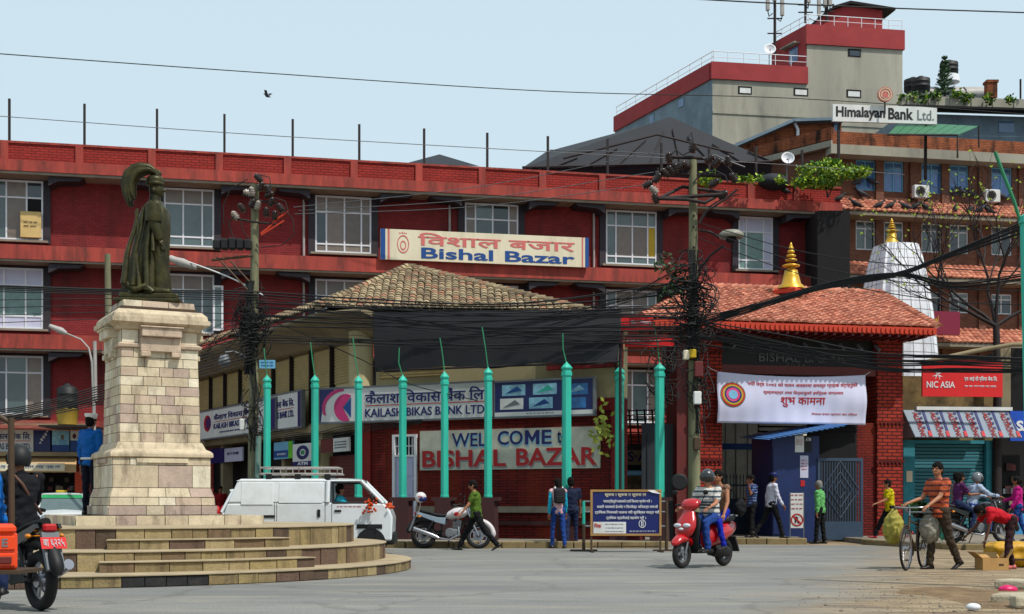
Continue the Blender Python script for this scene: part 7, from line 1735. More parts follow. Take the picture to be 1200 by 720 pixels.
    m = MB(); m.prism([(-.22,.44),(-.6,.37),(-.6,.30),(-.22,.24)], .1, .125); m.build('chain_guard', M_black, t)
    return t
M_tankW = mat('white tank paint', S(222,214,214), .25, var=.04, coat=.5); M_tankK = mat('black tank paint', S(20,20,22), .2, var=.05, coat=.5); M_tailG = mat('silver panel paint', S(150,165,178), .3, coat=.3)
mc = motorcycle('parked motorcycle with white tank and a white helmet hung on its tail, by the kerb', Vector((X(528,31.9),31.9,0)), -6, M_tankW, M_tailG, M_tankW, lean=-4)
th_ = thing('helmet', 'white helmet hanging above the tail of the parked motorcycle', 'helmet', W(493,583,mc.location.y)); m = MB(); m.ell((0,0,0), .135,.12,.125, 20, 14); m.build('shell', M_tankW, th_); m = MB(); m.ell((.04,-.03,-.04), .11,.11,.07, 16, 10); m.build('visor', M_navy, th_); m = MB(); m.tube([(0,0,-.1),(-.03,0,-.3),(-.1,0,-.45)], .012, 5); m.build('strap', M_pipe, th_); m = MB()
for k in range(4): m.box(-.05+k*.025,-.035+k*.025,-.126,-.118,.0,.03)
m.build('print', M_txred, th_)
# left foreground motorcycle, seen from behind
p_ = gpos(48,716); hd_ = 134; rot = Matrix.Rotation(math.radians(hd_), 3, 'Z'); base = p_-rot @ Vector((-.64,0,0))
motorcycle('black motorcycle with red number plate seen from behind at the left edge', base, hd_, M_tankK, M_tankK, M_tankK, plate=M_red, plate_txt='बा ६२२५')
t, q = person('motorcyclist in black jacket and black helmet with a brown shoulder strap, seen from behind', base, hd_, 1.66, 6, ((35,45,14),(35,45,14)), ((68,78,14),(68,78,14)), cloth('black leather jacket', S(26,26,32)), 'long', M_blk, M_skin, 'helmet', pelvis=(-.22,0,.87), vox=.013, toes=(0,0))
m = MB(); m.tube([(-.22,-.20,.95),(-.31,-.05,1.1),(-.335,.05,1.25),(-.2,.13,1.40),(-.1,.13,1.36)], .017, 6); m.build('shoulder_strap', mat('brown leather strap', S(96,62,44), .6), t)
# right motorcycle with two riders
pr_ = Vector((X(1146,31.7),31.7,.13)); motorcycle('dark motorcycle carrying two riders to the right, in front of the teal shutter', pr_, 12, M_tankK, M_tankK, M_tankK)
person('motorcycle rider in pale blue shirt and grey helmet in front of the teal shutter', pr_, 12, 1.68, 14, ((48,30,14),(48,30,14)), ((66,72,14),(66,72,14)), cloth('pale blue shirt', S(170,184,206)), 'long', M_jean, M_skin, 'helmet', pelvis=(-.18,0,.88), hairm=mat('silver helmet', S(120,124,130), .25, coat=.4), toes=(0,0))
person('passenger with black hair and purple top behind the grey helmeted rider', pr_, 12, 1.6, 6, ((35,60,8),(35,60,8)), ((60,80,16),(60,80,16)), cloth('purple top', S(90,40,90)), 'short', M_jeanD, M_skin, 'long', pelvis=(-.52,0,.92), fem=True, toes=(0,0))
person('black haired man standing behind the grey helmeted motorcyclist', Vector((X(1121,33.6),33.6,.13)), -20, 1.7, 0, ((5,10,6),(5,10,6)), ((4,2,3),(-4,2,3)), cloth('grey shirt', S(130,120,110)), 'short', M_blk, M_skin)
# scooter
pf = gpos(799,666.5); hd_ = 228; rot = Matrix.Rotation(math.radians(hd_), 3, 'Z'); base = pf-rot @ Vector((.62,0,0))
M_scr = mat('glossy red scooter paint', S(190,10,24), .25, var=.04, coat=.4, spec=.5)
sc_ = thing('scooter', 'bright red scooter ridden towards the camera by a helmeted man', 'scooter', base, math.radians(hd_))
wheel(sc_, .62, .235, .05, 5, solid=True, hub=.06, rimm=M_grey); wheel(sc_, -.60, .235, .055, 5, solid=True, hub=.06, rimm=M_grey)
def loft(prof, n=14, pw=1.):  # (x, halfwidth, z0, z1)
    m = MB(); R_ = []
    for x, w_, z0, z1 in prof: R_.append([(x, w_*math.copysign(abs(math.cos(a))**pw, math.cos(a)), (z0+z1)/2+(z1-z0)/2*math.copysign(abs(math.sin(a))**pw, math.sin(a))) for a in [2*math.pi*k/n for k in range(n)]])
    return m.rings(R_, True, True)
loft([(.86,.03,.38,.42),(.82,.08,.36,.48),(.7,.10,.40,.56),(.55,.10,.42,.56),(.42,.09,.36,.50),(.36,.05,.36,.44)]).build('front_fender', M_scr, sc_)
def vloft(prof, n=16):  # (z, xc, rx, ry)
    m = MB(); m.rings([[(xc+rx*math.cos(a), ry*math.sin(a), z) for a in [2*math.pi*k/n for k in range(n)]] for z, xc, rx, ry in prof], True, True); return m
vloft([(.50,.56,.05,.08),(.56,.55,.09,.16),(.68,.52,.10,.20),(.80,.47,.09,.17),(.90,.42,.07,.12),(.97,.40,.06,.08)]).build('front_apron', M_scr, sc_)
vloft([(.30,.34,.03,.15),(.5,.42,.03,.20),(.75,.38,.03,.21),(.92,.34,.03,.14)]).build('leg_shield', M_black, sc_)
vloft([(.95,.40,.07,.10),(1.0,.38,.11,.17),(1.06,.36,.12,.19),(1.12,.33,.09,.14),(1.14,.32,.03,.05)]).build('handlebar_cover', M_scr, sc_)
m = MB()
for sg in (-1,1): m.ell((.615,sg*.09,.70), .03,.075,.035)
m.ell((.64,0,.64), .03,.05,.025); m.build('headlight', mat('chrome lamp glass', S(220,224,230), .1, spec=.9), sc_, kind='stuff')
m = MB(); m.box(-.1,.36,-.15,.15,.24,.30,.02); m.build('floorboard', M_black, sc_)
loft([(-.05,.10,.30,.66),(-.15,.15,.32,.72),(-.4,.17,.36,.76),(-.65,.15,.46,.76),(-.85,.09,.56,.76),(-.92,.04,.62,.74)]).build('rear_body', M_scr, sc_)
loft([(.0,.10,.70,.77),(-.1,.14,.70,.80),(-.4,.15,.72,.84),(-.75,.13,.75,.86),(-.85,.07,.78,.84)]).build('seat', M_black, sc_)
loft([(-.25,.10,.18,.40),(-.45,.12,.14,.40),(-.65,.11,.16,.36),(-.75,.06,.20,.32)]).build('engine_cover', M_black, sc_)
m = MB(); m.tube(P((-.4,-.16,.22),(-.8,-.18,.30)), .045, 10); m.build('exhaust', M_grey, sc_)
for sg in (-1,1):
    m = MB(); m.tube(P((.36,sg*.17,1.04),(.3,sg*.34,1.03)), .018, 8); m.build('grip', M_black, sc_)
    m = MB(); m.tube(P((.36,sg*.2,1.06),(.38,sg*.28,1.2)), .007, 5); m.ell((.38,sg*.30,1.24), .015,.055,.04); m.build('mirror', M_black, sc_)
    m = MB(); m.tube(P((.52,sg*.06,.5),(.62,sg*.07,.235)), .018, 6); m.build('fork', M_grey, sc_)
m = MB(); m.tube(P((-.8,-.1,.84),(-.98,-.06,.86),(-.98,.06,.86),(-.8,.1,.84)), .014, 6); m.build('grab_rail', M_grey, sc_)
m = MB(); m.prism([(-.82,.5),(-.86,.5),(-.98,.25),(-.95,.24)], -.08, .08); m.build('mud_flap', M_black, sc_)
M_ws = stripe_mat('white and grey striped shirt', S(210,206,200), S(70,90,100), 11, 2, .66)
person('scooter rider in grey striped white shirt, jeans and dark grey helmet', base, hd_, 1.68, 6, ((34,40,14),(34,40,14)), ((76,82,10),(76,82,10)), M_ws, 'short', M_jean, M_skin2, 'helmet', pelvis=(-.2,0,.84), vox=.013, hairm=mat('dark grey helmet', S(52,56,64), .3, coat=.5), fat=1.08, toes=(0,0))
t, q = person('woman in sleeveless top and blue leggings riding behind on the red scooter', base, hd_, 1.6, 6, ((14,20,12),(20,60,14)), ((66,76,16),(66,76,16)), cloth('beige sleeveless top', S(140,110,90)), 'none', cloth('bright blue leggings', S(30,50,170)), M_skin2, 'long', pelvis=(-.52,0,.90), fem=True, vox=.013, toes=(0,0))
hb = thing('handbag', 'black shoulder handbag hanging beside the scooter passenger', 'handbag', base, math.radians(hd_)); m = MB(); m.ell((-.72,.26,.98), .15,.07,.15); obj_from('bag_body', remeshed(m, .015, 1, .02, 9), M_blk, hb); m = MB(); m.tube([(-.72,.24,1.1),(-.62,.18,1.25),(-.5,.12,1.38)], .012, 5); m.build('strap', M_blk, hb)
# ================================================================ van
VY = 28.2; vn = thing('white_van', 'small white panel van with a roof rack facing right behind the steps', 'van', (X(366,VY), VY, 0), math.radians(2)); kv = VY/F
vx = lambda px: (px-366)*kv; vz = lambda py: H+(HZ-py)*kv
M_van = mat('white van paint', S(226,230,232), .28, var=.03, coat=.6, sc=1.5, dirt=(S(180,176,166), .35, 1.2)); M_vglass = mat('dark van glass', S(30,36,40), .06, spec=.9)
hwv = .70
m = MB()
low = [(vx(269),.28),(vx(270),vz(600)),(vx(274),vz(590)),(vx(394),vz(589)),(vx(452),vz(590)),(vx(459),vz(598)),(vx(462),vz(606)),(vx(461),.30)]
m.prism(low, -hwv, hwv); o_ = m.build('lower_body', M_van, vn); b = o_.modifiers.new('b','BEVEL'); b.width = .045; b.segments = 3; o_.data.polygons.foreach_set('use_smooth', [True]*len(o_.data.polygons)); o_.modifiers.new('w','WEIGHTED_NORMAL')
m = MB(); a = [(vx(274),vz(589.9)),(vx(284),vz(566)),(vx(287),vz(562)),(vx(386),vz(562)),(vx(386),vz(589.9))]; n = len(a); hu_ = lambda z: hwv-.07*(z-vz(589.9))/(vz(562)-vz(589.9))
m.add([(x, -hu_(z), z) for x, z in a]+[(x, hu_(z), z) for x, z in a], [tuple(range(n)), tuple(range(n,2*n))[::-1]]+[(i,n+i,n+(i+1)%n,(i+1)%n) for i in range(n)]); o_ = m.build('cargo_body', M_van, vn); b = o_.modifiers.new('b','BEVEL'); b.width = .04; b.segments = 3; o_.data.polygons.foreach_set('use_smooth', [True]*len(o_.data.polygons)); o_.modifiers.new('w','WEIGHTED_NORMAL')
m = MB(); R_ = []
for x, dz in ((284,0),(287,.035),(330,.06),(400,.06),(424,.04),(428,0)): R_.append([(vx(x), y, vz(564)+dz*(1-abs(y/.63)**4)) for y in [-.645,-.6,-.4,0,.4,.6,.645]]+[(vx(x), y, vz(564.8)) for y in (.64,-.64)])
m.rings(R_, True, True); m.build('roof', M_van, vn)
for (x0, x1, y0, y1) in ((289,326,566,592),(332,382,566,590)):
    m = MB(); m.box(vx(x0), vx(x1), -.005, .02, vz(y1), vz(y0), .03); m.v = [(x, y*1.2-hu_(z)-.004, z) for x, y, z in m.v]; m.build('side_panel', M_van, vn)
for px in (327.5, 330, 385, 392.5): m = MB(); m.box(vx(px)-.006, vx(px)+.006, -hwv-.004, -hwv+.003, .34, vz(590)); m.build('door_gap', M_grey, vn)
m = MB(); m.box(vx(288),vx(328),-hwv-.015,-hwv-.001,vz(606.5),vz(603.5)); m.box(vx(421),vx(450),-hwv-.015,-hwv-.001,vz(619),vz(614)); m.build('trim_strip', M_black, vn, kind='stuff')
m = MB(); m.box(vx(376),vx(379.5),-hwv-.025,-hwv-.001,vz(606),vz(597),.01); m.box(vx(395.5),vx(403.5),-hwv-.02,-hwv-.001,vz(600),vz(597.5),.01); m.build('door_handle', M_black, vn, kind='stuff')
m = MB(); scribble(m, vx(398), vx(427), vz(595.5), vz(592.5), -hwv-.001, 1, 3, .004); m.build('lettering', M_txred, vn)
# door frame and A pillars, windscreen
for sg in (-1,1):
    m = MB(); m.tube([(vx(387.5),sg*(hwv-.01),vz(589)),(vx(388),sg*(hwv-.06),vz(564.5))], .05, 8); m.tube([(vx(451),sg*(hwv-.03),vz(590)),(vx(426),sg*(hwv-.07),vz(564.5))], .035, 8); m.build('window_post', M_van, vn)
    m = MB(); m.tube([(vx(394),sg*(hwv-.01),vz(589.5)),(vx(394),sg*(hwv-.05),vz(566.5)),(vx(424),sg*(hwv-.06),vz(566)),(vx(443),sg*(hwv-.02),vz(589)),(vx(394),sg*(hwv-.01),vz(589.5))], .022, 6); m.build('window_rubber', M_black, vn)
    m = MB(); m.tube([(vx(437),sg*(hwv-.02),vz(587)),(vx(440),sg*(hwv+.1),vz(586))], .012, 5); m.ell((vx(439),sg*(hwv+.13),vz(584)), .03,.06,.09); m.build('mirror', M_black, vn)
    m = MB(); m.ell((vx(456.5),sg*.55,vz(607)), .05,.10,.085); m.build('headlight', M_chrome, vn)
gm = bpy.data.materials.new('clear windscreen'); gm.use_nodes = True; b = gm.node_tree.nodes['Principled BSDF']; b.inputs['Base Color'].default_value = (.75,.85,.85,1); b.inputs['Transmission Weight'].default_value = .9; b.inputs['Roughness'].default_value = .03; b.inputs['IOR'].default_value = 1.1
m = MB(); m.quad((vx(452),-.62,vz(590)),(vx(452),.62,vz(590)),(vx(427),.58,vz(565)),(vx(427),-.58,vz(565)), t=.01); m.build('windscreen', gm, vn)
m = MB(); m.box(vx(452),vx(464),-.66,.66,.22,.47,.04); m.build('bumper', M_black, vn)
m = MB(); m.box(vx(267.5),vx(269.2),-.6,.6,.28,.42); m.build('rear_bumper', M_black, vn)
for x_ in (vx(293), vx(437)):
    for sg in (-1,1): wheel(vn, x_, .27, .06, 6, solid=True, hub=.08, y=sg*(hwv-.06))
    m = MB(); m.lathe([(.31,-hwv-.005),(.31,-hwv+.05)], c=(x_,0,.29), n=20, axis='y'); m.v = [(a, -b if False else b, c) for a, b, c in m.v]; 
    m = MB(); m.add([(x_+.30*math.cos(a), -hwv-.006, .26+.30*math.sin(a)) for a in [math.pi*k/12 for k in range(13)]], [tuple(range(13))]); m.build('wheel_arch', M_black, vn, fix=False)
# garland on mirror and plate garland
M_gar = mat('orange marigold garland', S(206,84,24), .8, var=.3, sc=20)
for (px, py, lab) in ((436,593,'orange garland hanging from the van mirror'), (457,592,'orange garland on the nose of the white van')):
    t = thing('garland', lab, 'garland', W(px, py, VY-.8 if px < 440 else VY-.35)); m = MB(); rr = random.Random(px)
    for k in range(26): m.ell((rr.gauss(0,.05)-(k/26)*.08, rr.gauss(0,.03), .12-(k/26)*.26+rr.gauss(0,.02)) if px < 440 else (rr.gauss(0,.05)-.03, rr.gauss(0,.15), rr.gauss(0,.02)-rr.random()*.04), .028,.028,.028, 6, 4)
    m.build('flowers', M_gar, t, kind='stuff')
# roof rack
t = thing('roof_rack', 'pale metal luggage rack on the van roof', 'roof rack', (vn.location.x, VY, vz(561)), math.radians(2)); zr0, zr1 = vz(556)-vz(561), vz(549)-vz(561)
for z_, i_ in ((zr0,.0),(zr1,.03)):
    pts = [(vx(308)+i_,-.5),(vx(312)+i_,-.55),(vx(396)-i_,-.55),(vx(400)-i_,-.5),(vx(400)-i_,.5),(vx(396)-i_,.55),(vx(312)+i_,.55),(vx(308)+i_,.5),(vx(308)+i_,-.5)]
    m = MB(); m.tube([(a,b,z_) for a,b in pts], .018, 6); m.build('rail', M_pipe, t)
for k in range(7): x_ = vx(310)+(vx(398)-vx(310))*k/6; m = MB(); m.tube([(x_,-.55,zr1),(x_,-.55,zr0),(x_,.55,zr0),(x_,.55,zr1)], .012, 5); m.build('crossbar', M_pipe, t)
for px in (320,353,387): 
    for sg in (-1,1): m = MB(); m.box(vx(px)-.06,vx(px)+.06,sg*.58-.04,sg*.58+.04,-.03,zr0-.01,.01); m.build('clamp', M_black, t)
person('van driver in cyan shirt seen through the open side window', (vn.location.x+vx(402)-vx(366)+0, VY-.25, .0), 2, 1.62, -4, ((50,20,12),(50,20,12)), ((80,70,10),(80,70,10)), cloth('cyan driver shirt', S(40,160,180)), 'short', M_jeanD, M_skin, 'short', pelvis=(0,0,.72), toes=(0,0))
# ================================================================ cars
def car(label, pos, heading, L_=3.4, W_=1.5, Ht=1.42, body=None, band=None):
    t = thing('parked_car', label, 'car', pos, math.radians(heading)); body = body or M_van; hl_, hw2 = L_/2, W_/2
    m = MB(); R_ = []
    for x, z1, wf in ((-1,.62,.80),(-.985,.78,.92),(-.9,.86,1.0),(-.4,.88,1.0),(.3,.88,1.0),(.45,.86,1.0),(.8,.76,.98),(.95,.66,.92),(1,.5,.8)):
        y = hw2*wf; R_.append([(x*hl_,-y*.94,.22),(x*hl_,-y,.4),(x*hl_,-y,z1-.08),(x*hl_,-y*.94,z1),(x*hl_,0,z1+.03),(x*hl_,y*.94,z1),(x*hl_,y,z1-.08),(x*hl_,y,.4),(x*hl_,y*.94,.22)])
    m.rings(R_, True, True); m.build('body', body, t)
    zb = .86; P1 = [(-.93,zb),(-.80,Ht-.06),(.12,Ht-.05),(.50,zb)]
    m = MB(); 
    def ring(x, z, f): return (x*hl_, f*hw2, z)
    tp, bt_ = .78, .93
    m.add([ring(P1[0][0],zb,-bt_),ring(P1[3][0],zb,-bt_),ring(P1[2][0],P1[2][1],-tp),ring(P1[1][0],P1[1][1],-tp),ring(P1[0][0],zb,bt_),ring(P1[3][0],zb,bt_),ring(P1[2][0],P1[2][1],tp),ring(P1[1][0],P1[1][1],tp)], [(0,1,2,3),(4,7,6,5),(1,5,6,2),(0,3,7,4),(3,2,6,7)])
    m.build('windows', M_glassG if band else M_vglass, t)
    m = MB(); m.rings([[(x*hl_,-hw2*tp*1.02*q_,Ht-.06),(x*hl_,-hw2*tp*.9*q_,Ht-.02),(x*hl_,0,Ht),(x*hl_,hw2*tp*.9*q_,Ht-.02),(x*hl_,hw2*tp*1.02*q_,Ht-.06)] for x, q_ in ((-.84,.9),(-.78,1),(.08,1),(.15,.95))], True, True); m.build('roof', body, t)
    for sg in (-1,1):
        for a, b in ((P1[0],P1[1]),(P1[3],P1[2]),((-.25,zb),(-.25,Ht-.05))): m = MB(); m.tube([(a[0]*hl_,sg*hw2*bt_,a[1]),(b[0]*hl_,sg*hw2*tp,b[1])], .035, 6); m.build('window_post', body, t)
        m = MB(); m.ell((.93*hl_,sg*hw2*.72,.64), .08,.14,.09); m.build('headlight', M_chrome, t); m = MB(); m.ell((-.985*hl_,sg*hw2*.78,.86 if not band else .72), .07,.11,.15); m.build('tail_light', M_txred, t)
        m = MB(); m.ell((.42*hl_,sg*hw2*1.08,.95), .06,.09,.07); m.build('mirror', body, t)
        for x_ in (-.62,.62): wheel(t, x_*hl_, .27, .07, 6, solid=True, hub=.08, y=sg*(hw2-.08))
    m = MB(); m.box(.97*hl_,1.02*hl_,-hw2*.85,hw2*.85,.26,.42,.02); m.box(-1.03*hl_,-.98*hl_,-hw2*.85,hw2*.85,.28,.46,.02); m.build('bumper', M_grey, t, kind='stuff')
    if band:
        a, b = Vector((.50*hl_+.02,-hw2*.88,zb+.02)), Vector((.12*hl_+.02,-hw2*.77,Ht-.05)); c = b.lerp(a,.25); m = MB(); m.quad(c, Vector((c.x,-c.y,c.z)), Vector((b.x,-b.y,b.z)), b, t=.006); m.build('sun_strip', band, t)
        m = MB(); m.box(-.12,.12,-.16,.16,Ht,Ht+.07,.02); m.build('roof_sign', M_yellow, t)
    return t
M_greenband = mat('green windscreen strip', S(30,150,90), .3)
car('white hatchback with a green windscreen strip behind the steps at the left', (X(72,41), 41, 0), -68, 3.4, 1.5, 1.38, band=M_greenband)
car('white car partly hidden behind the black helmeted rider, farther away', (X(30,46), 46, 0), -60, 3.5, 1.5, 1.42)
car('dark car showing between the white hatchback and the plinth', (X(104,44), 44, 0), -100, 3.6, 1.5, 1.4, body=mat('dark blue car paint', S(34,40,52), .3, coat=.5))
car('white hatchback with red tail lamp just behind the white van', (X(350,30.6), 30.6, 0), 6, 3.5, 1.5, 1.38)
# ================================================================ utility poles, lamps, cables
PY1, PY2 = 33.3, 36.2
def upole(px0, px1, ytop, Y, label, r0, r1):
    t = thing('utility_pole', label, 'utility pole', (X(px0,Y), Y, 0)); o_ = Vector(t.location); m = MB()
    a, b = W(px0,640,Y), W(px1,ytop,Y); a.z = .0; m.tube([a, a.lerp(b,.5), b], [r0,(r0+r1)/2,r1], 12); m.build('shaft', M_poleC, t, o_); return t, o_
def tube_px(m, pts, Y, r, n=6): return m.tube([W(a,b,Y+(c[0][0] if c else 0)) for a,b,*c in pts], r, n)
t, o_ = upole(814, 812, 188, PY1, 'tall mossy concrete utility pole smothered in cables between pillars and gateway', .16, .095)
M_ins = mat('brown glazed insulator', S(60,44,40), .25); M_insw = mat('pale glazed insulator', S(170,160,150), .3)
def part_px(nm, pts, Y, r, mtl, n=6, kind=None): m = MB(); tube_px(m, pts, Y, r, n); return m.build(nm, mtl, t, o_, kind=kind)
part_px('crossarm', [(772,233,(-.2,)),(846,228,(-.2,))], PY1, .05, M_rust); part_px('crossarm', [(774,232,(-.2,)),(800,219,(.3,)),(848,226,(.3,))], PY1, .045, M_rust); part_px('crossarm', [(774,233,(-.2,)),(806,234,(-.3,)),(826,238,(-.3,)),(850,224,(0,))], PY1, .045, M_rust)
part_px('crossarm', [(768,203),(846,206)], PY1, .055, M_rust); part_px('crossarm', [(782,184),(834,186)], PY1, .045, M_rust)
def insul(px, py, Y, s_=1, mt_=None, ang=None):
    m = MB(); p = [(.0,-.09),(.05,-.09),(.035,-.06),(.07,-.05),(.035,-.02),(.07,-.01),(.035,.02),(.06,.03),(.02,.07),(.0,.08)]
    m.lathe([(max(.001,a*s_), b*s_) for a, b in p], n=12); Rm = Matrix.Rotation(ang if ang is not None else random.uniform(-1.2,1.2), 3, 'Y'); c = W(px,py,Y)-o_; m.v = [tuple(Rm @ Vector(v)+c) for v in m.v]; m.build('insulator', mt_ or M_ins, t)
for (a, b) in ((771,208),(779,202),(786,199),(792,197),(798,195),(803,193),(784,184),(812,172),(832,186),(840,190),(838,214),(859,208),(853,188),(768,232),(848,228),(760,216),(765,222)): insul(a, b, PY1-.1, 1.6, M_insw if (a+b) % 7 == 0 else M_ins)
for (c_, pts) in ((M_cable,[(784,184),(792,176),(800,182),(812,176)]),(M_cable,[(812,215),(822,203),(838,200),(850,206),(853,214)]),(M_cable,[(846,190),(853,196),(861,205),(859,215)]),(M_cable,[(805,165),(810,155),(814,172)]),(M_wireL,[(824,186),(838,182),(851,188),(873,196)]),(M_rust,[(819,262),(826,248),(836,243),(852,232),(864,222)]),(M_rust,[(819,270),(832,272),(846,280)]),(M_cable,[(820,262),(832,242),(848,232),(866,228)])): part_px('jumper_wire', [(a,b) for a,b in pts], PY1-.15, .018 if c_ is not M_rust else .03, c_)
for k, yy in enumerate((253,266,290,302,316)): m = MB(); c = W(813,yy,PY1-.13)-o_; m.ell(tuple(c), .03,.02,.03, 8, 6); m.build('bolt_hole', M_black, t)
for (x0,x1,y0,y1,mm_,nm) in ((799,806,412,423,M_signcream,'meter_plate'),(806,814,411,421,M_yellow,'meter_plate'),(812,822,425,443,M_redshut,'cable_box'),(811,820,460,475,M_signw,'meter_box'),(811,819,513,528,M_steel,'warning_box')):
    m = MB(); m.box(X(x0,PY1),X(x1,PY1),PY1-.32,PY1-.14,Z(y1,PY1),Z(y0,PY1),.02); m.build(nm, mm_, t, o_)
m = MB(); m.lathe([(.19,-.05),(.21,0),(.21,.03),(.17,.06)], c=(0,0,0), n=20, axis='y'); c = W(796,565,PY1-.3)-o_; m.v = [tuple(Vector(v)+c) for v in m.v]; m.build('round_hoop', M_black, t)
# street lamp on the pole
tl_ = thing('street_lamp', 'wide dish shaped street lamp on a short arm of the tall utility pole', 'street lamp', W(857,277,PY1-.6)); ol = Vector(tl_.location)
m = MB(); m.tube([W(818,318,PY1-.1), W(832,300,PY1-.3), W(848,288,PY1-.5)], .03, 6); m.build('arm', M_rust, tl_, ol)
m = MB(); m.lathe([(.01,.14),(.2,.13),(.29,.06),(.30,.0),(.27,-.05),(.25,-.04),(.1,.0),(.01,0)], n=24); m.build('lamp_shade', mat('dusty lamp enamel', S(150,146,134), .5), tl_); m = MB(); m.lathe([(.12,.01),(.13,-.12),(.05,-.17),(.01,-.17)], n=14); m.build('bulb_cover', M_shade, tl_)
# left pole
t, o_ = upole(296, 299, 216, PY2, 'weathered concrete utility pole left of the van with insulators on top', .15, .10)
part_px('crossarm', [(273,256,(-.2,)),(296,260,(-.2,)),(330,264,(-.2,))], PY2, .03, M_rust); part_px('crossarm', [(284,228,(-.2,)),(306,236,(-.2,)),(326,238,(-.2,))], PY2, .03, M_rust)
for (a, b) in ((302,208),(283,243),(275,252),(312,248),(318,236),(328,243),(290,226),(295,224),(314,222),(306,218),(316,228),(296,238),(322,252),(302,240)): insul(a, b, PY2-.2, 1.55, M_insw if (a*b) % 5 == 0 else M_ins)
for pts in ([(275,252),(268,262),(272,275),(280,282)],[(282,258),(284,270),(292,280)],[(290,210),(270,222),(262,240),(262,262)],[(330,243),(343,256),(345,275),(330,288),(306,290)],[(322,232),(334,236),(338,248)],[(304,205),(316,208),(318,222)]): part_px('jumper_wire', pts, PY2-.25, .014, M_cable)
part_px('switch_arm', [(306,274),(314,268),(326,256),(338,248)], PY2-.2, .03, M_orange); part_px('switch_arm', [(306,276),(322,266),(333,259)], PY2-.25, .025, M_orange)
for k in range(5): 
    m = MB(); a = 252+k*9; m.box(X(a,PY2),X(a+8.5,PY2),PY2-.35,PY2-.1,Z(295,PY2),Z(281+abs(k-2),PY2),.04); m.build('fuse_box', M_black, t, o_)
part_px('bracket', [(248,305),(296,300)], PY2-.2, .035, M_steel); part_px('bracket', [(254,302),(270,318),(290,340)], PY2-.2, .025, M_steel); part_px('bracket', [(270,306),(292,330)], PY2-.2, .025, M_steel)
part_px('conduit', [(303,510),(302,560)], PY2-.2, .075, mat('green grey conduit', S(120,150,140), .5), 10); 
m = MB(); m.box(X(284,PY2),X(289,PY2),PY2-.4,PY2-.15,Z(505,PY2),Z(492,PY2),.02); m.build('meter_box', M_signw, t, o_)
t2_ = thing('blue_street_plate', 'small pale blue plate fixed near the left utility pole', 'sign', W(304,432,PY2-.3)); m = MB(); m.box(0,.42,-.02,0,0,.22); m.build('plate', M_ltblue, t2_); m = MB(); scribble(m, .03,.38,.03,.19,-.022,2,5); m.build('print', M_txblue, t2_)
tl_ = thing('street_lamp', 'small grey street lamp on a bent arm of the left utility pole', 'street lamp', W(263,424,PY2-.5)); ol = Vector(tl_.location)
m = MB(); m.tube([W(292,422,PY2-.1),W(284,416,PY2-.3),W(274,412,PY2-.4),W(264,413,PY2-.5)], .022, 6); m.build('arm', M_grey, tl_, ol); m = MB(); m.lathe([(.01,.2),(.10,.18),(.15,.05),(.17,-.03),(.12,-.1),(.01,-.14)], n=16); m.build('lamp_shade', M_grey, tl_)
# tapering slim pole behind the statue and cobra-head street lamp on the left
tp = thing('slim_pole', 'slim weathered pole stub rising behind the statue base', 'post', (X(128,42), 42, 0)); m = MB(); m.tube([W(129,500,42),W(126,298,42)], [.13,.09], 8); m.build('shaft', M_poleC, tp, tp.location)
tl_ = thing('street_lamp', 'slender curved street lamp left of the plinth cornice', 'street lamp', (X(110,40), 40, 0)); ol = Vector(tl_.location)
m = MB(); m.tube([W(112,620,40),W(110,470,40),W(108,425,40),W(104,408,40),W(95,398,40),W(78,391,40)], [.06,.05,.04,.025,.022,.022], 8); m.tube([W(112,470,40),W(111,400,40)], .055, 8); m.build('arm', M_pipe, tl_, ol); m = MB(); m.tube([W(78,391,40),W(72,388,40),W(58,382,40)], [.05,.10,.06], 8); m.build('lamp_head', M_pipe, tl_, ol)
# near thin pole by the left edge
tp = thing('thin_post', 'thin brown post with a slanting bar at the left photo edge', 'post', (X(14,12.4), 12.4, Z(668,12.4))); m = MB(); m.tube([W(14,672,12.4),W(13,490,12.4)], .03, 8); m.build('shaft', M_steel, tp, tp.location); m = MB(); m.tube([W(-30,470,12.4),W(14,497,12.4)], .025, 6); m.build('bar', M_steel, tp, tp.location)
# --- cables
def cable(pts, r=.012, mtl=None, label=None, group=None, n=14, kind=None, sides=4):
    """pts: (px, py, Y) control points joined by sagging spans"""
    P = [W(*p) for p in pts]; path = []
    def cr(p0, p1, p2, p3, t_): return .5*((2*p1)+(-p0+p2)*t_+(2*p0-5*p1+4*p2-p3)*t_*t_+(-p0+3*p1-3*p2+p3)*t_**3)
    for i in range(len(P)-1):
        p0 = P[max(0,i-1)] if i else P[0]*2-P[1]; p3 = P[i+2] if i+2 < len(P) else P[-1]*2-P[-2]
        for k in range(n): path.append(cr(p0, P[i], P[i+1], p3, k/n))
    path.append(P[-1]); m = MB(); m.tube(path, r, sides, False)
    o = path[len(path)//2]; ob = m.build('overhead_cable', mtl or M_cable, None, tuple(o), fix=False); ob.location = o
    tag(ob, label, 'cable', group); return ob
cable([(-300,40,28),(-30,61,30),(300,85,33),(640,107,36),(940,116,40),(1230,136,44)], .012, M_wireL and M_cable, 'single long cable crossing the sky from the left edge at the top')
cable([(300,-34,18),(780,-3,20),(1000,8,21),(1230,16,22)], .011, M_cable, 'cable crossing the top right corner of the sky')
cable([(-200,124,48.5),(-20,135,50),(300,158,51.5),(640,178,53),(900,192,55),(1060,205,57)], .014, M_wireL, 'thin wire strung along the roof posts above the red parapet')
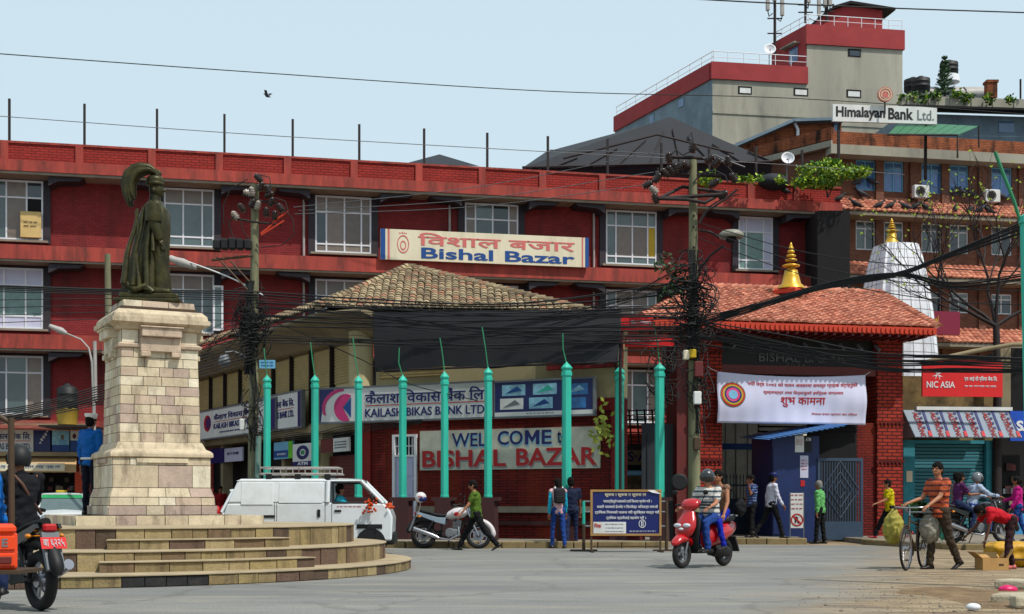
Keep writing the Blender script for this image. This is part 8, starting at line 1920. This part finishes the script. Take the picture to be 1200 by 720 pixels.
for (a, b, lb) in (((344,243,36),(770,178,33.3),'upper thin pale wire from the left pole top to the tall pole'),((350,247,36),(766,202,33.3),'middle thin pale wire from the left pole top to the tall pole'),((345,251,36),(762,216,33.3),'lowest thin pale wire from the left pole top to the tall pole')):
    cable([a, ((a[0]+b[0])/2, (a[1]+b[1])/2+9, 34.6), b], .009, M_wireL, lb)
cable([(644,176,34),(720,178,33.6),(786,182,33.3)], .012, M_wireL, 'short pale wire ending at the top insulator of the tall pole')
for k, (ya, yb) in enumerate(((262,300),(268,322),(280,338))): cable([(820,ya,33.2),(950,(ya+yb)/2+16,30),(1100,yb+14,27),(1230,yb+20,25)], .010, M_cable, 'thin cable running right from the tall pole across the brick hotel', 'thin cables across the brick hotel')
# left trunk cables at y~340
for k in range(4): cable([(-30,334+k*2.4,30),(150,340+k*2,33),(294,342+k*3,36),(420,350+k*4,35.5),(600,356+k*3,34.4),(806,330+k*14,33.2)], .020 if k < 2 else .013, M_cable, 'black trunk cable sagging from the left edge past the statue feet', 'black trunk cables at statue foot height')
for k in range(4): cable([(-20,352+k*9,34),(140,350+k*8,37),(294,352+k*8,36)], .010, M_cable, 'thin cable between the left edge and the left utility pole', 'thin cables left of the left utility pole')
rc = random.Random(21)
# the dense band in front of the black canopy
for k in range(28):
    y0 = rc.uniform(352,402); y1 = rc.uniform(358,412); s_ = rc.uniform(2,16); ym = (y0+y1)/2+s_
    cable([(300,y0,36.0),(430,y0*.7+ym*.3+2,35.2),(560,ym,34.2),(700,y1*.6+ym*.4,33.2),(806,y1,33.1)], rc.choice([.007,.009,.012,.015]), M_cable, 'black cable in the dense band between the two utility poles', 'dense cables between the two utility poles', n=8)
# to the right: tight thick bundle climbing to the right edge, and a band under the gateway roof
for k in range(9):
    j = rc.uniform(-3.5,3.5); cable([(818,378+j*2,33),(900,356+j,30.5),(960,338+j*.8,29),(1050,322+j*.8,27),(1110,300+j,26),(1230,255+j*3,24)], rc.choice([.009,.012,.016]), M_cable, 'black cable in the thick bundle climbing over the gateway roof to the right edge', 'thick cable bundle over the gateway roof', n=8)
for k in range(7):
    j = rc.uniform(-4,4); cable([(818,380+j*2,33),(960,336+j,29),(1050,322+j,27),(1120,334+j*1.5,26),(1230,320+j*2,24)], rc.choice([.008,.012,.016]), M_cable, 'black cable leaving the thick bundle level towards the right edge', 'cables level across the hotel front', n=8)
for k in range(19):
    y0 = rc.uniform(372,405); y1 = rc.uniform(418,436); s_ = rc.uniform(-4,10)
    cable([(818,y0,33),(920,y0*.55+y1*.45+s_,32),(1030,y1-4+s_*.5,31),(1120,y1+rc.uniform(-3,3),30),(1230,y1+2,29)], rc.choice([.007,.010,.013,.016]), M_cable, 'black cable in the band sagging below the gateway eaves', 'cables below the gateway eaves', n=8)
for k in range(9):
    y0 = rc.uniform(300,360); cable([(620+rc.uniform(-20,20),365+rc.uniform(-10,20),34),(720,350+rc.uniform(-6,10),33.6),(808,y0,33.2)], .008, M_cable, 'thin cable fanning up to the tall pole left side', 'thin cables fanning to the tall pole', n=8)
for k in range(8):
    cable([(-30,484+k*2.6,26),(40,474+k*2.2,28),(118,452+k*3,30),(294,398+k*4,36)], rc.choice([.012,.018]), M_cable, 'black cable of the bundle drooping behind the plinth at the left', 'drooping cable bundle left of the plinth', n=8)
for k in range(14):
    a = rc.uniform(200,290); cable([(rc.uniform(225,240),rc.uniform(380,440),40),(rc.uniform(255,275),rc.uniform(378,425),37.5),(296,rc.uniform(370,410),36.1)], rc.choice([.010,.014]), M_cable, 'black cable along the eaves of the receding wing', 'cables along the receding wing eaves', n=8)
for k in range(5): cable([(300,498+k*3,35.6),(360,508+k*2,35.4),(400,500+k*3,35.2),(440,496+k*2,35.4),(495,492+k,34.4)], .010, M_cable, 'cable drooping under the bank sign in front of the brick wall', 'drooping cables under the bank sign', n=8)
cable([(308,346,36),(275,328,36.8),(240,314,37.6),(200,300,38.4)], .02, M_signw, 'white conduit slanting from the left pole towards the statue'); cable([(300,372,36),(340,385,35.8),(420,420,35.6),(480,450,34.6),(560,470,34)], .012, M_cable, 'single black cable slanting down across the white bank sign')
t = thing('lamp_cover', 'pale curved sheet on an arm right of the statue hem', 'lamp', W(214,308,38)); m = MB(); m.tube([W(198,303,38),W(214,308,38),W(230,314,38)], [.08,.12,.07], 8); m.build('shade', M_pipe, t, t.location)
# tangles of cable round the poles
def tangle(label, px, y0, y1, Y, spread, n, seed, dens=None):
    rr = random.Random(seed); c = W(px,(y0+y1)/2,Y); t = thing('cable_tangle', label, 'cable tangle', c); m = MB(); k_ = Y/F; hh = (y1-y0)/2*k_
    for k in range(n):
        z_ = rr.gauss(0,.45)*hh; rx = spread*rr.uniform(.25,1.1); rz = rr.uniform(.08,.5); a0 = rr.random()*6; L = rr.uniform(2,7); tilt = rr.uniform(-.9,.9); cx = rr.uniform(-.4,.4)*spread
        pts = [(cx+rx*math.cos(a0+L*i/14), rr.uniform(-.02,.02)+(.18+.1*rr.random())*math.sin(a0+L*i/14+tilt)-.05, z_+rz*math.sin(a0+L*i/14+tilt)+.2*(i/14-.5)*tilt) for i in range(15)]
        m.tube(pts, rr.choice([.008,.012,.016]), 4, False)
    m.build('loops', M_cable, t, fix=False, kind='stuff')
    m = MB()
    for k in range(n//5): m.tube([(rr.uniform(-.18,.18), -.16+rr.uniform(-.04,.04), -hh*1.2),(rr.uniform(-.16,.16), -.18, 0),(rr.uniform(-.14,.14), -.16, hh*1.1)], .018, 5)
    m.build('risers', M_cable, t, fix=False, kind='stuff')
tangle('thick knot of cable loops wrapped round the tall utility pole', 811, 300, 412, PY1, .50, 95, 1)
tangle('loops of cable hanging by the red box on the tall utility pole', 818, 412, 500, PY1, .28, 24, 2)
tangle('dark mass of cable loops round the left utility pole', 295, 335, 430, PY2, .42, 90, 3)
tangle('thin loops of wire on the left utility pole above the van', 297, 430, 520, PY2, .25, 22, 4)
tangle('messy cables gathered in the passage left of the tall pole', 778, 400, 470, 36, .45, 34, 6)
m = MB(); 
foliage('pole_creeper', 'dark green creeper leaves caught in the cables of the tall pole', 'plant', W(795,325,PY1), [(-.3,0,.3,.3,.35),(-.2,0,-.4,.35,.4),(0,0,0,.25,.3)], [M_lfd], 160, .13, None, 8)
# ================================================================ street furniture
NB = Frame(X(692,29.6), 29.6, 3); kx = lambda px: NB.u(px); kz = lambda py: NB.z(735,py)
t = NB.thing('notice_board', 'framed navy notice board with white Devanagari lines and a round emblem on legs', 'notice board', at=(0,0,0)); Wd = kx(775); z0, z1 = kz(628), kz(574); Hh = z1-z0
m = MB(); m.box(.03,Wd-.03,0,.03,z0+.03,z1-.03); m.build('panel', M_navy, t)
m = MB(); e = .045; m.box(0,Wd,-.02,.05,z1-e,z1); m.box(0,Wd,-.02,.05,z0,z0+e); m.box(0,e,-.02,.05,z0+e,z1-e); m.box(Wd-e,Wd,-.02,.05,z0+e,z1-e); m.build('frame', mat('golden brown frame', S(176,138,84), .6), t)
bx = lambda a,b,c,d_: (a*Wd, b*Wd, z0+c*Hh, z0+d_*Hh)
letters(t, 'सूचना ! सूचना !! सूचना !!!', bx(.2,.78,.84,.92), M_signcream, bold=.012)
letters(t, 'पदयात्रीहरूले सडकको दायाँ किनारा प्रयोग गरौं ।', bx(.18,.86,.70,.79), M_txwhite, bold=.008); letters(t, 'सवारी चालकले हेलमेट र सिटबेल्ट अनिवार्य लगाऔं', bx(.09,.95,.58,.67), M_txwhite, bold=.008)
letters(t, 'ट्राफिक नियमको पालना गरी सुरक्षित यात्रा गरौं', bx(.06,.97,.46,.55), M_txwhite, bold=.008); letters(t, 'ट्राफिक प्रहरीलाई सहयोग गरौं ।', bx(.22,.78,.34,.43), M_txwhite, bold=.008)
rect(t, bx(.04,.50,.05,.30), M_signw); letters(t, 'निक', bx(.05,.15,.17,.27), M_txred, bold=.02)
for (a,b,c,d_,s_) in ((.2,.48,.22,.27,1),(.2,.47,.14,.19,2),(.2,.48,.07,.11,3)): m = MB(); q = bx(a,b,c,d_); scribble(m, q[0],q[1],q[2],q[3],-.006,1,s_); m.build('lettering', M_txnavy if s_ != 2 else M_txblue, t)
disc(t, .73*Wd, z0+.26*Hh, .05*Wd, .09*Hh, M_txwhite, inner=.85); letters(t, '॥', bx(.715,.745,.2,.32), M_txwhite); m = MB(); q = bx(.53,.94,.07,.12); scribble(m, q[0],q[1],q[2],q[3],-.004,1,6); m.build('lettering', M_txwhite, t)
m = MB(); m.quad((.8*Wd,-.022,z1-.01),(.9*Wd,-.022,z1-.01),(1.0*Wd,-.03,z1-.1),(.86*Wd,-.03,z1-.06)); m.build('torn_paper', M_signw, t, fix=False)
for u in (.02, Wd-.02): m = MB(); m.box(u-.02,u+.02,0,.04,0,z0); m.box(u-.02,u+.02,-.35,.3,0,.035); m.build('leg', M_steel, t)
m = MB(); m.box(.05,Wd-.05,.03,.05,z0-.25,z0-.22); m.build('cross_rail', M_steel, t)
for (px, lb) in ((684,'teal and brown steel barrier end behind the left side of the notice board'),(781,'brown steel barrier end behind the right side of the notice board')):
    f_ = Frame(X(px,30.2), 30.2, 0); t = f_.thing('barrier', lb, 'barrier', 'steel barriers at the notice board'); zt = Z(587,30.2); sg = 1 if px < 700 else -1
    m = MB(); m.tube([(0,0,0),(0,0,zt)], .035, 8); m.build('post', M_steel if sg < 0 else M_teal, t) ; m = MB(); m.tube([(0,0,0),(0,0,.6)], .037, 8); m.build('post_foot', M_steel, t)
    for z_ in (zt-.02, zt-.25, .55): m = MB(); m.tube([(0,0,z_),(sg*.3,0,z_)], .025, 6); m.build('rail', M_grey, t)
    m = MB(); m.box(-.3,.3,-.03,.03,0,.04); m.build('foot', M_steel, t)
# no parking board
f_ = Frame(X(926,36.6), 36.6, 0); t = f_.thing('no_parking_sign', 'small white and red no parking board on an A frame by the kiosk', 'sign'); kk = 36.6/F; w2 = 16*kk; zb = Z(619,36.6); zt = Z(578,36.6)
m = MB(); m.box(0,w2,0,.02,zb,zt); m.build('board', M_signw, t)
disc(t, w2/2, zb+.22, .17, .17, M_txred, inner=.8); m = MB(); text_mb(m, 'R', (w2/2-.06,w2/2+.06,zb+.13,zb+.31), -.001, .008, .03); m.build('lettering', M_black, t, fix=False); m = MB(); m.obox((w2/2,-.008,zb+.22), (.11,0,-.11), (0,.003,0), (.015,0,.015)); m.build('slash', M_txred, t)
for k_ in range(4): m = MB(); scribble(m, .02, w2-.02, zt-.1-.12*k_, zt-.02-.12*k_, -.002, 1, k_+3); m.build('lettering', M_txred, t)
for u in (0,w2): m = MB(); m.box(u-.012,u+.012,0,.03,.04,zt+.02); m.build('leg', M_grey, t); m = MB(); m.box(u-.15,u+.15,-.1,.12,0,.04); m.build('foot', M_black, t)
# orange crate at left edge with shelf
t = thing('orange_crate', 'bright orange plastic crate with panelled sides cut by the left photo edge', 'crate', (X(-6,11.9), 11.9, Z(668,11.9)), math.radians(22)); k_ = 11.9/F; a_, b_ = -25*k_, 25*k_; hC = 48*k_
M_orc = mat('bright orange plastic', S(240,82,24), .35, var=.05, coat=.3)
m = MB(); m.box(a_,b_,-.0,.4,0,hC*.92,.02); m.build('body', M_orc, t); m = MB(); m.box(a_-.01,b_-.01,-.03,.42,hC*.86,hC*1.12,.03); m.box(a_,b_-.02,-.02,-.001,hC*.08,hC*.40,.01); m.box(a_,b_-.02,-.02,-.001,hC*.48,hC*.82,.01); m.build('panel', M_orc, t, kind='stuff')
m = MB(); m.box(b_-.15,b_-.05,-.035,-.021,hC*.15,hC*.32,.01); m.build('recess', M_redshut, t); m = MB(); text_mb(m, 'E', (b_-.13,b_-.08,hC*.56,hC*.76), -.02, .006, .03); m.build('lettering', M_grey, t, fix=False)
t = thing('cart_shelf', 'rusty brown cart edge carrying the orange crate', 'cart', (X(0,11.9), 11.9, 0)); m = MB(); m.box(-.5,27*k_,-.1,.5,Z(672.5,11.9),Z(668.3,11.9)); m.build('platform', M_steel, t); m = MB(); m.tube([(-.35,.3,0),(-.35,.3,Z(672.5,11.9))], .03, 6); m.build('leg', M_steel, t)
person('person in bright blue jacket cut off by the left photo edge', Vector((X(-30,12.4),12.4,.0)), 100, 1.6, 4, ((10,20,8),(10,20,8)), ((60,70,10),(60,70,10)), cloth('sky blue jacket', S(30,120,200)), 'long', M_jeanD, M_skin, pelvis=(0,0,.86), toes=(0,0))
# rubble and litter in the lower right corner
def rock(name, label, c, rx, ry, rz, m_, seed, cat='stone'):
    t = thing(name, label, cat, c); m = MB(); m.ell((0,0,0), rx, ry, rz, 24, 16); mm_ = m.mesh('r', m_)
    for v in mm_.vertices: n = noise.noise(v.co*4+Vector((seed,0,0))); n2 = noise.noise(v.co*11+Vector((0,seed,0))); v.co *= 1+.35*n+.10*n2
    mm_.materials.clear(); obj_from('lump', mm_, m_, t); return t
M_rub = mat('pale broken concrete', S(190,180,158), .9, var=.2, sc=6, bump=.5, dirt=(S(130,112,88), .6, 4))
def slab(label, px, py, poly, th, rz, tilt):
    p = gpos(px, py); t = thing('concrete_slab', label, 'slab', p, rz); t.rotation_euler.x = tilt; rr = random.Random(int(px)); m = MB(); m.prism(poly, 0, th, 'xy'); o = m.build('slab', M_rub, t); b = o.modifiers.new('b', 'BEVEL'); b.width = .03; b.segments = 2
slab('long broken concrete slab in the lower right corner', 1178, 705, [(-.28,-.22),(-.12,-.06),(.5,.03),(.6,-.25),(.1,-.33)], .11, .1, .06)
slab('second broken slab half under the first in the corner', 1196, 690, [(-.35,-.08),(-.1,.12),(.5,.18),(.5,-.12),(0,-.18)], .12, -.1, .03)
slab('slab piece at the very corner of the pavement', 1204, 713, [(-.2,-.1),(-.15,.1),(.4,.14),(.4,-.15)], .13, .25, -.05)
t = rock('plastic_litter', 'crumpled white plastic bag at the bottom edge', gpos(1141,716)+Vector((0,0,.04)), .07,.055,.04, mat('white plastic bag', S(220,222,226), .4), 4, 'litter')
t = rock('pink_litter', 'crumpled magenta plastic bag on the dirt', gpos(1181,693)+Vector((0,0,.02)), .11,.08,.055, mat('magenta plastic', S(220,20,110), .4, var=.2, sc=20), 9, 'litter')
rp = random.Random(30); m = MB()
for k in range(1400):
    px = rp.uniform(930,1210); py = rp.triangular(668,728,712); 
    if (px-930)/280 < rp.random()*.9: continue
    p = gpos(px, py); s_ = rp.uniform(.004,.011)*(2 if rp.random() < .04 else 1); m.ell((p.x,p.y,s_*.3), s_*rp.uniform(.8,1.5), s_, s_*.6, 5, 4)
o = m.build('gravel', M_pave, None, fix=False); tag(o, 'scattered gravel on the dirt at lower right', 'gravel', kind='stuff')
m = MB(); nx, ny = 60, 24; R_ = []
for j in range(ny+1):
    row = []
    for i in range(nx+1):
        x = 4.2+i*.09; y = 13.4+j*.17; e = min(1, min(i, nx-i)/8, min(j, ny-j)/6); h_ = max(0, noise.noise(Vector((x*.8,y*.7,1)))*.10+noise.noise(Vector((x*3,y*2.4,1)))*.03+.01)*e; row.append((x, y, h_+.006-.03*(1-e)))
    R_.append(row)
m.rings(R_, False, True, closed=False); o = m.build('dirt_mound', mat('brown dirt', S(140,116,86), .95, var=.3, sc=4, dirt=(S(90,70,52), .7, 2.5), bump=.6), None, fix=False); tag(o, 'low heaps of trampled brown dirt at lower right', 'dirt', kind='stuff')
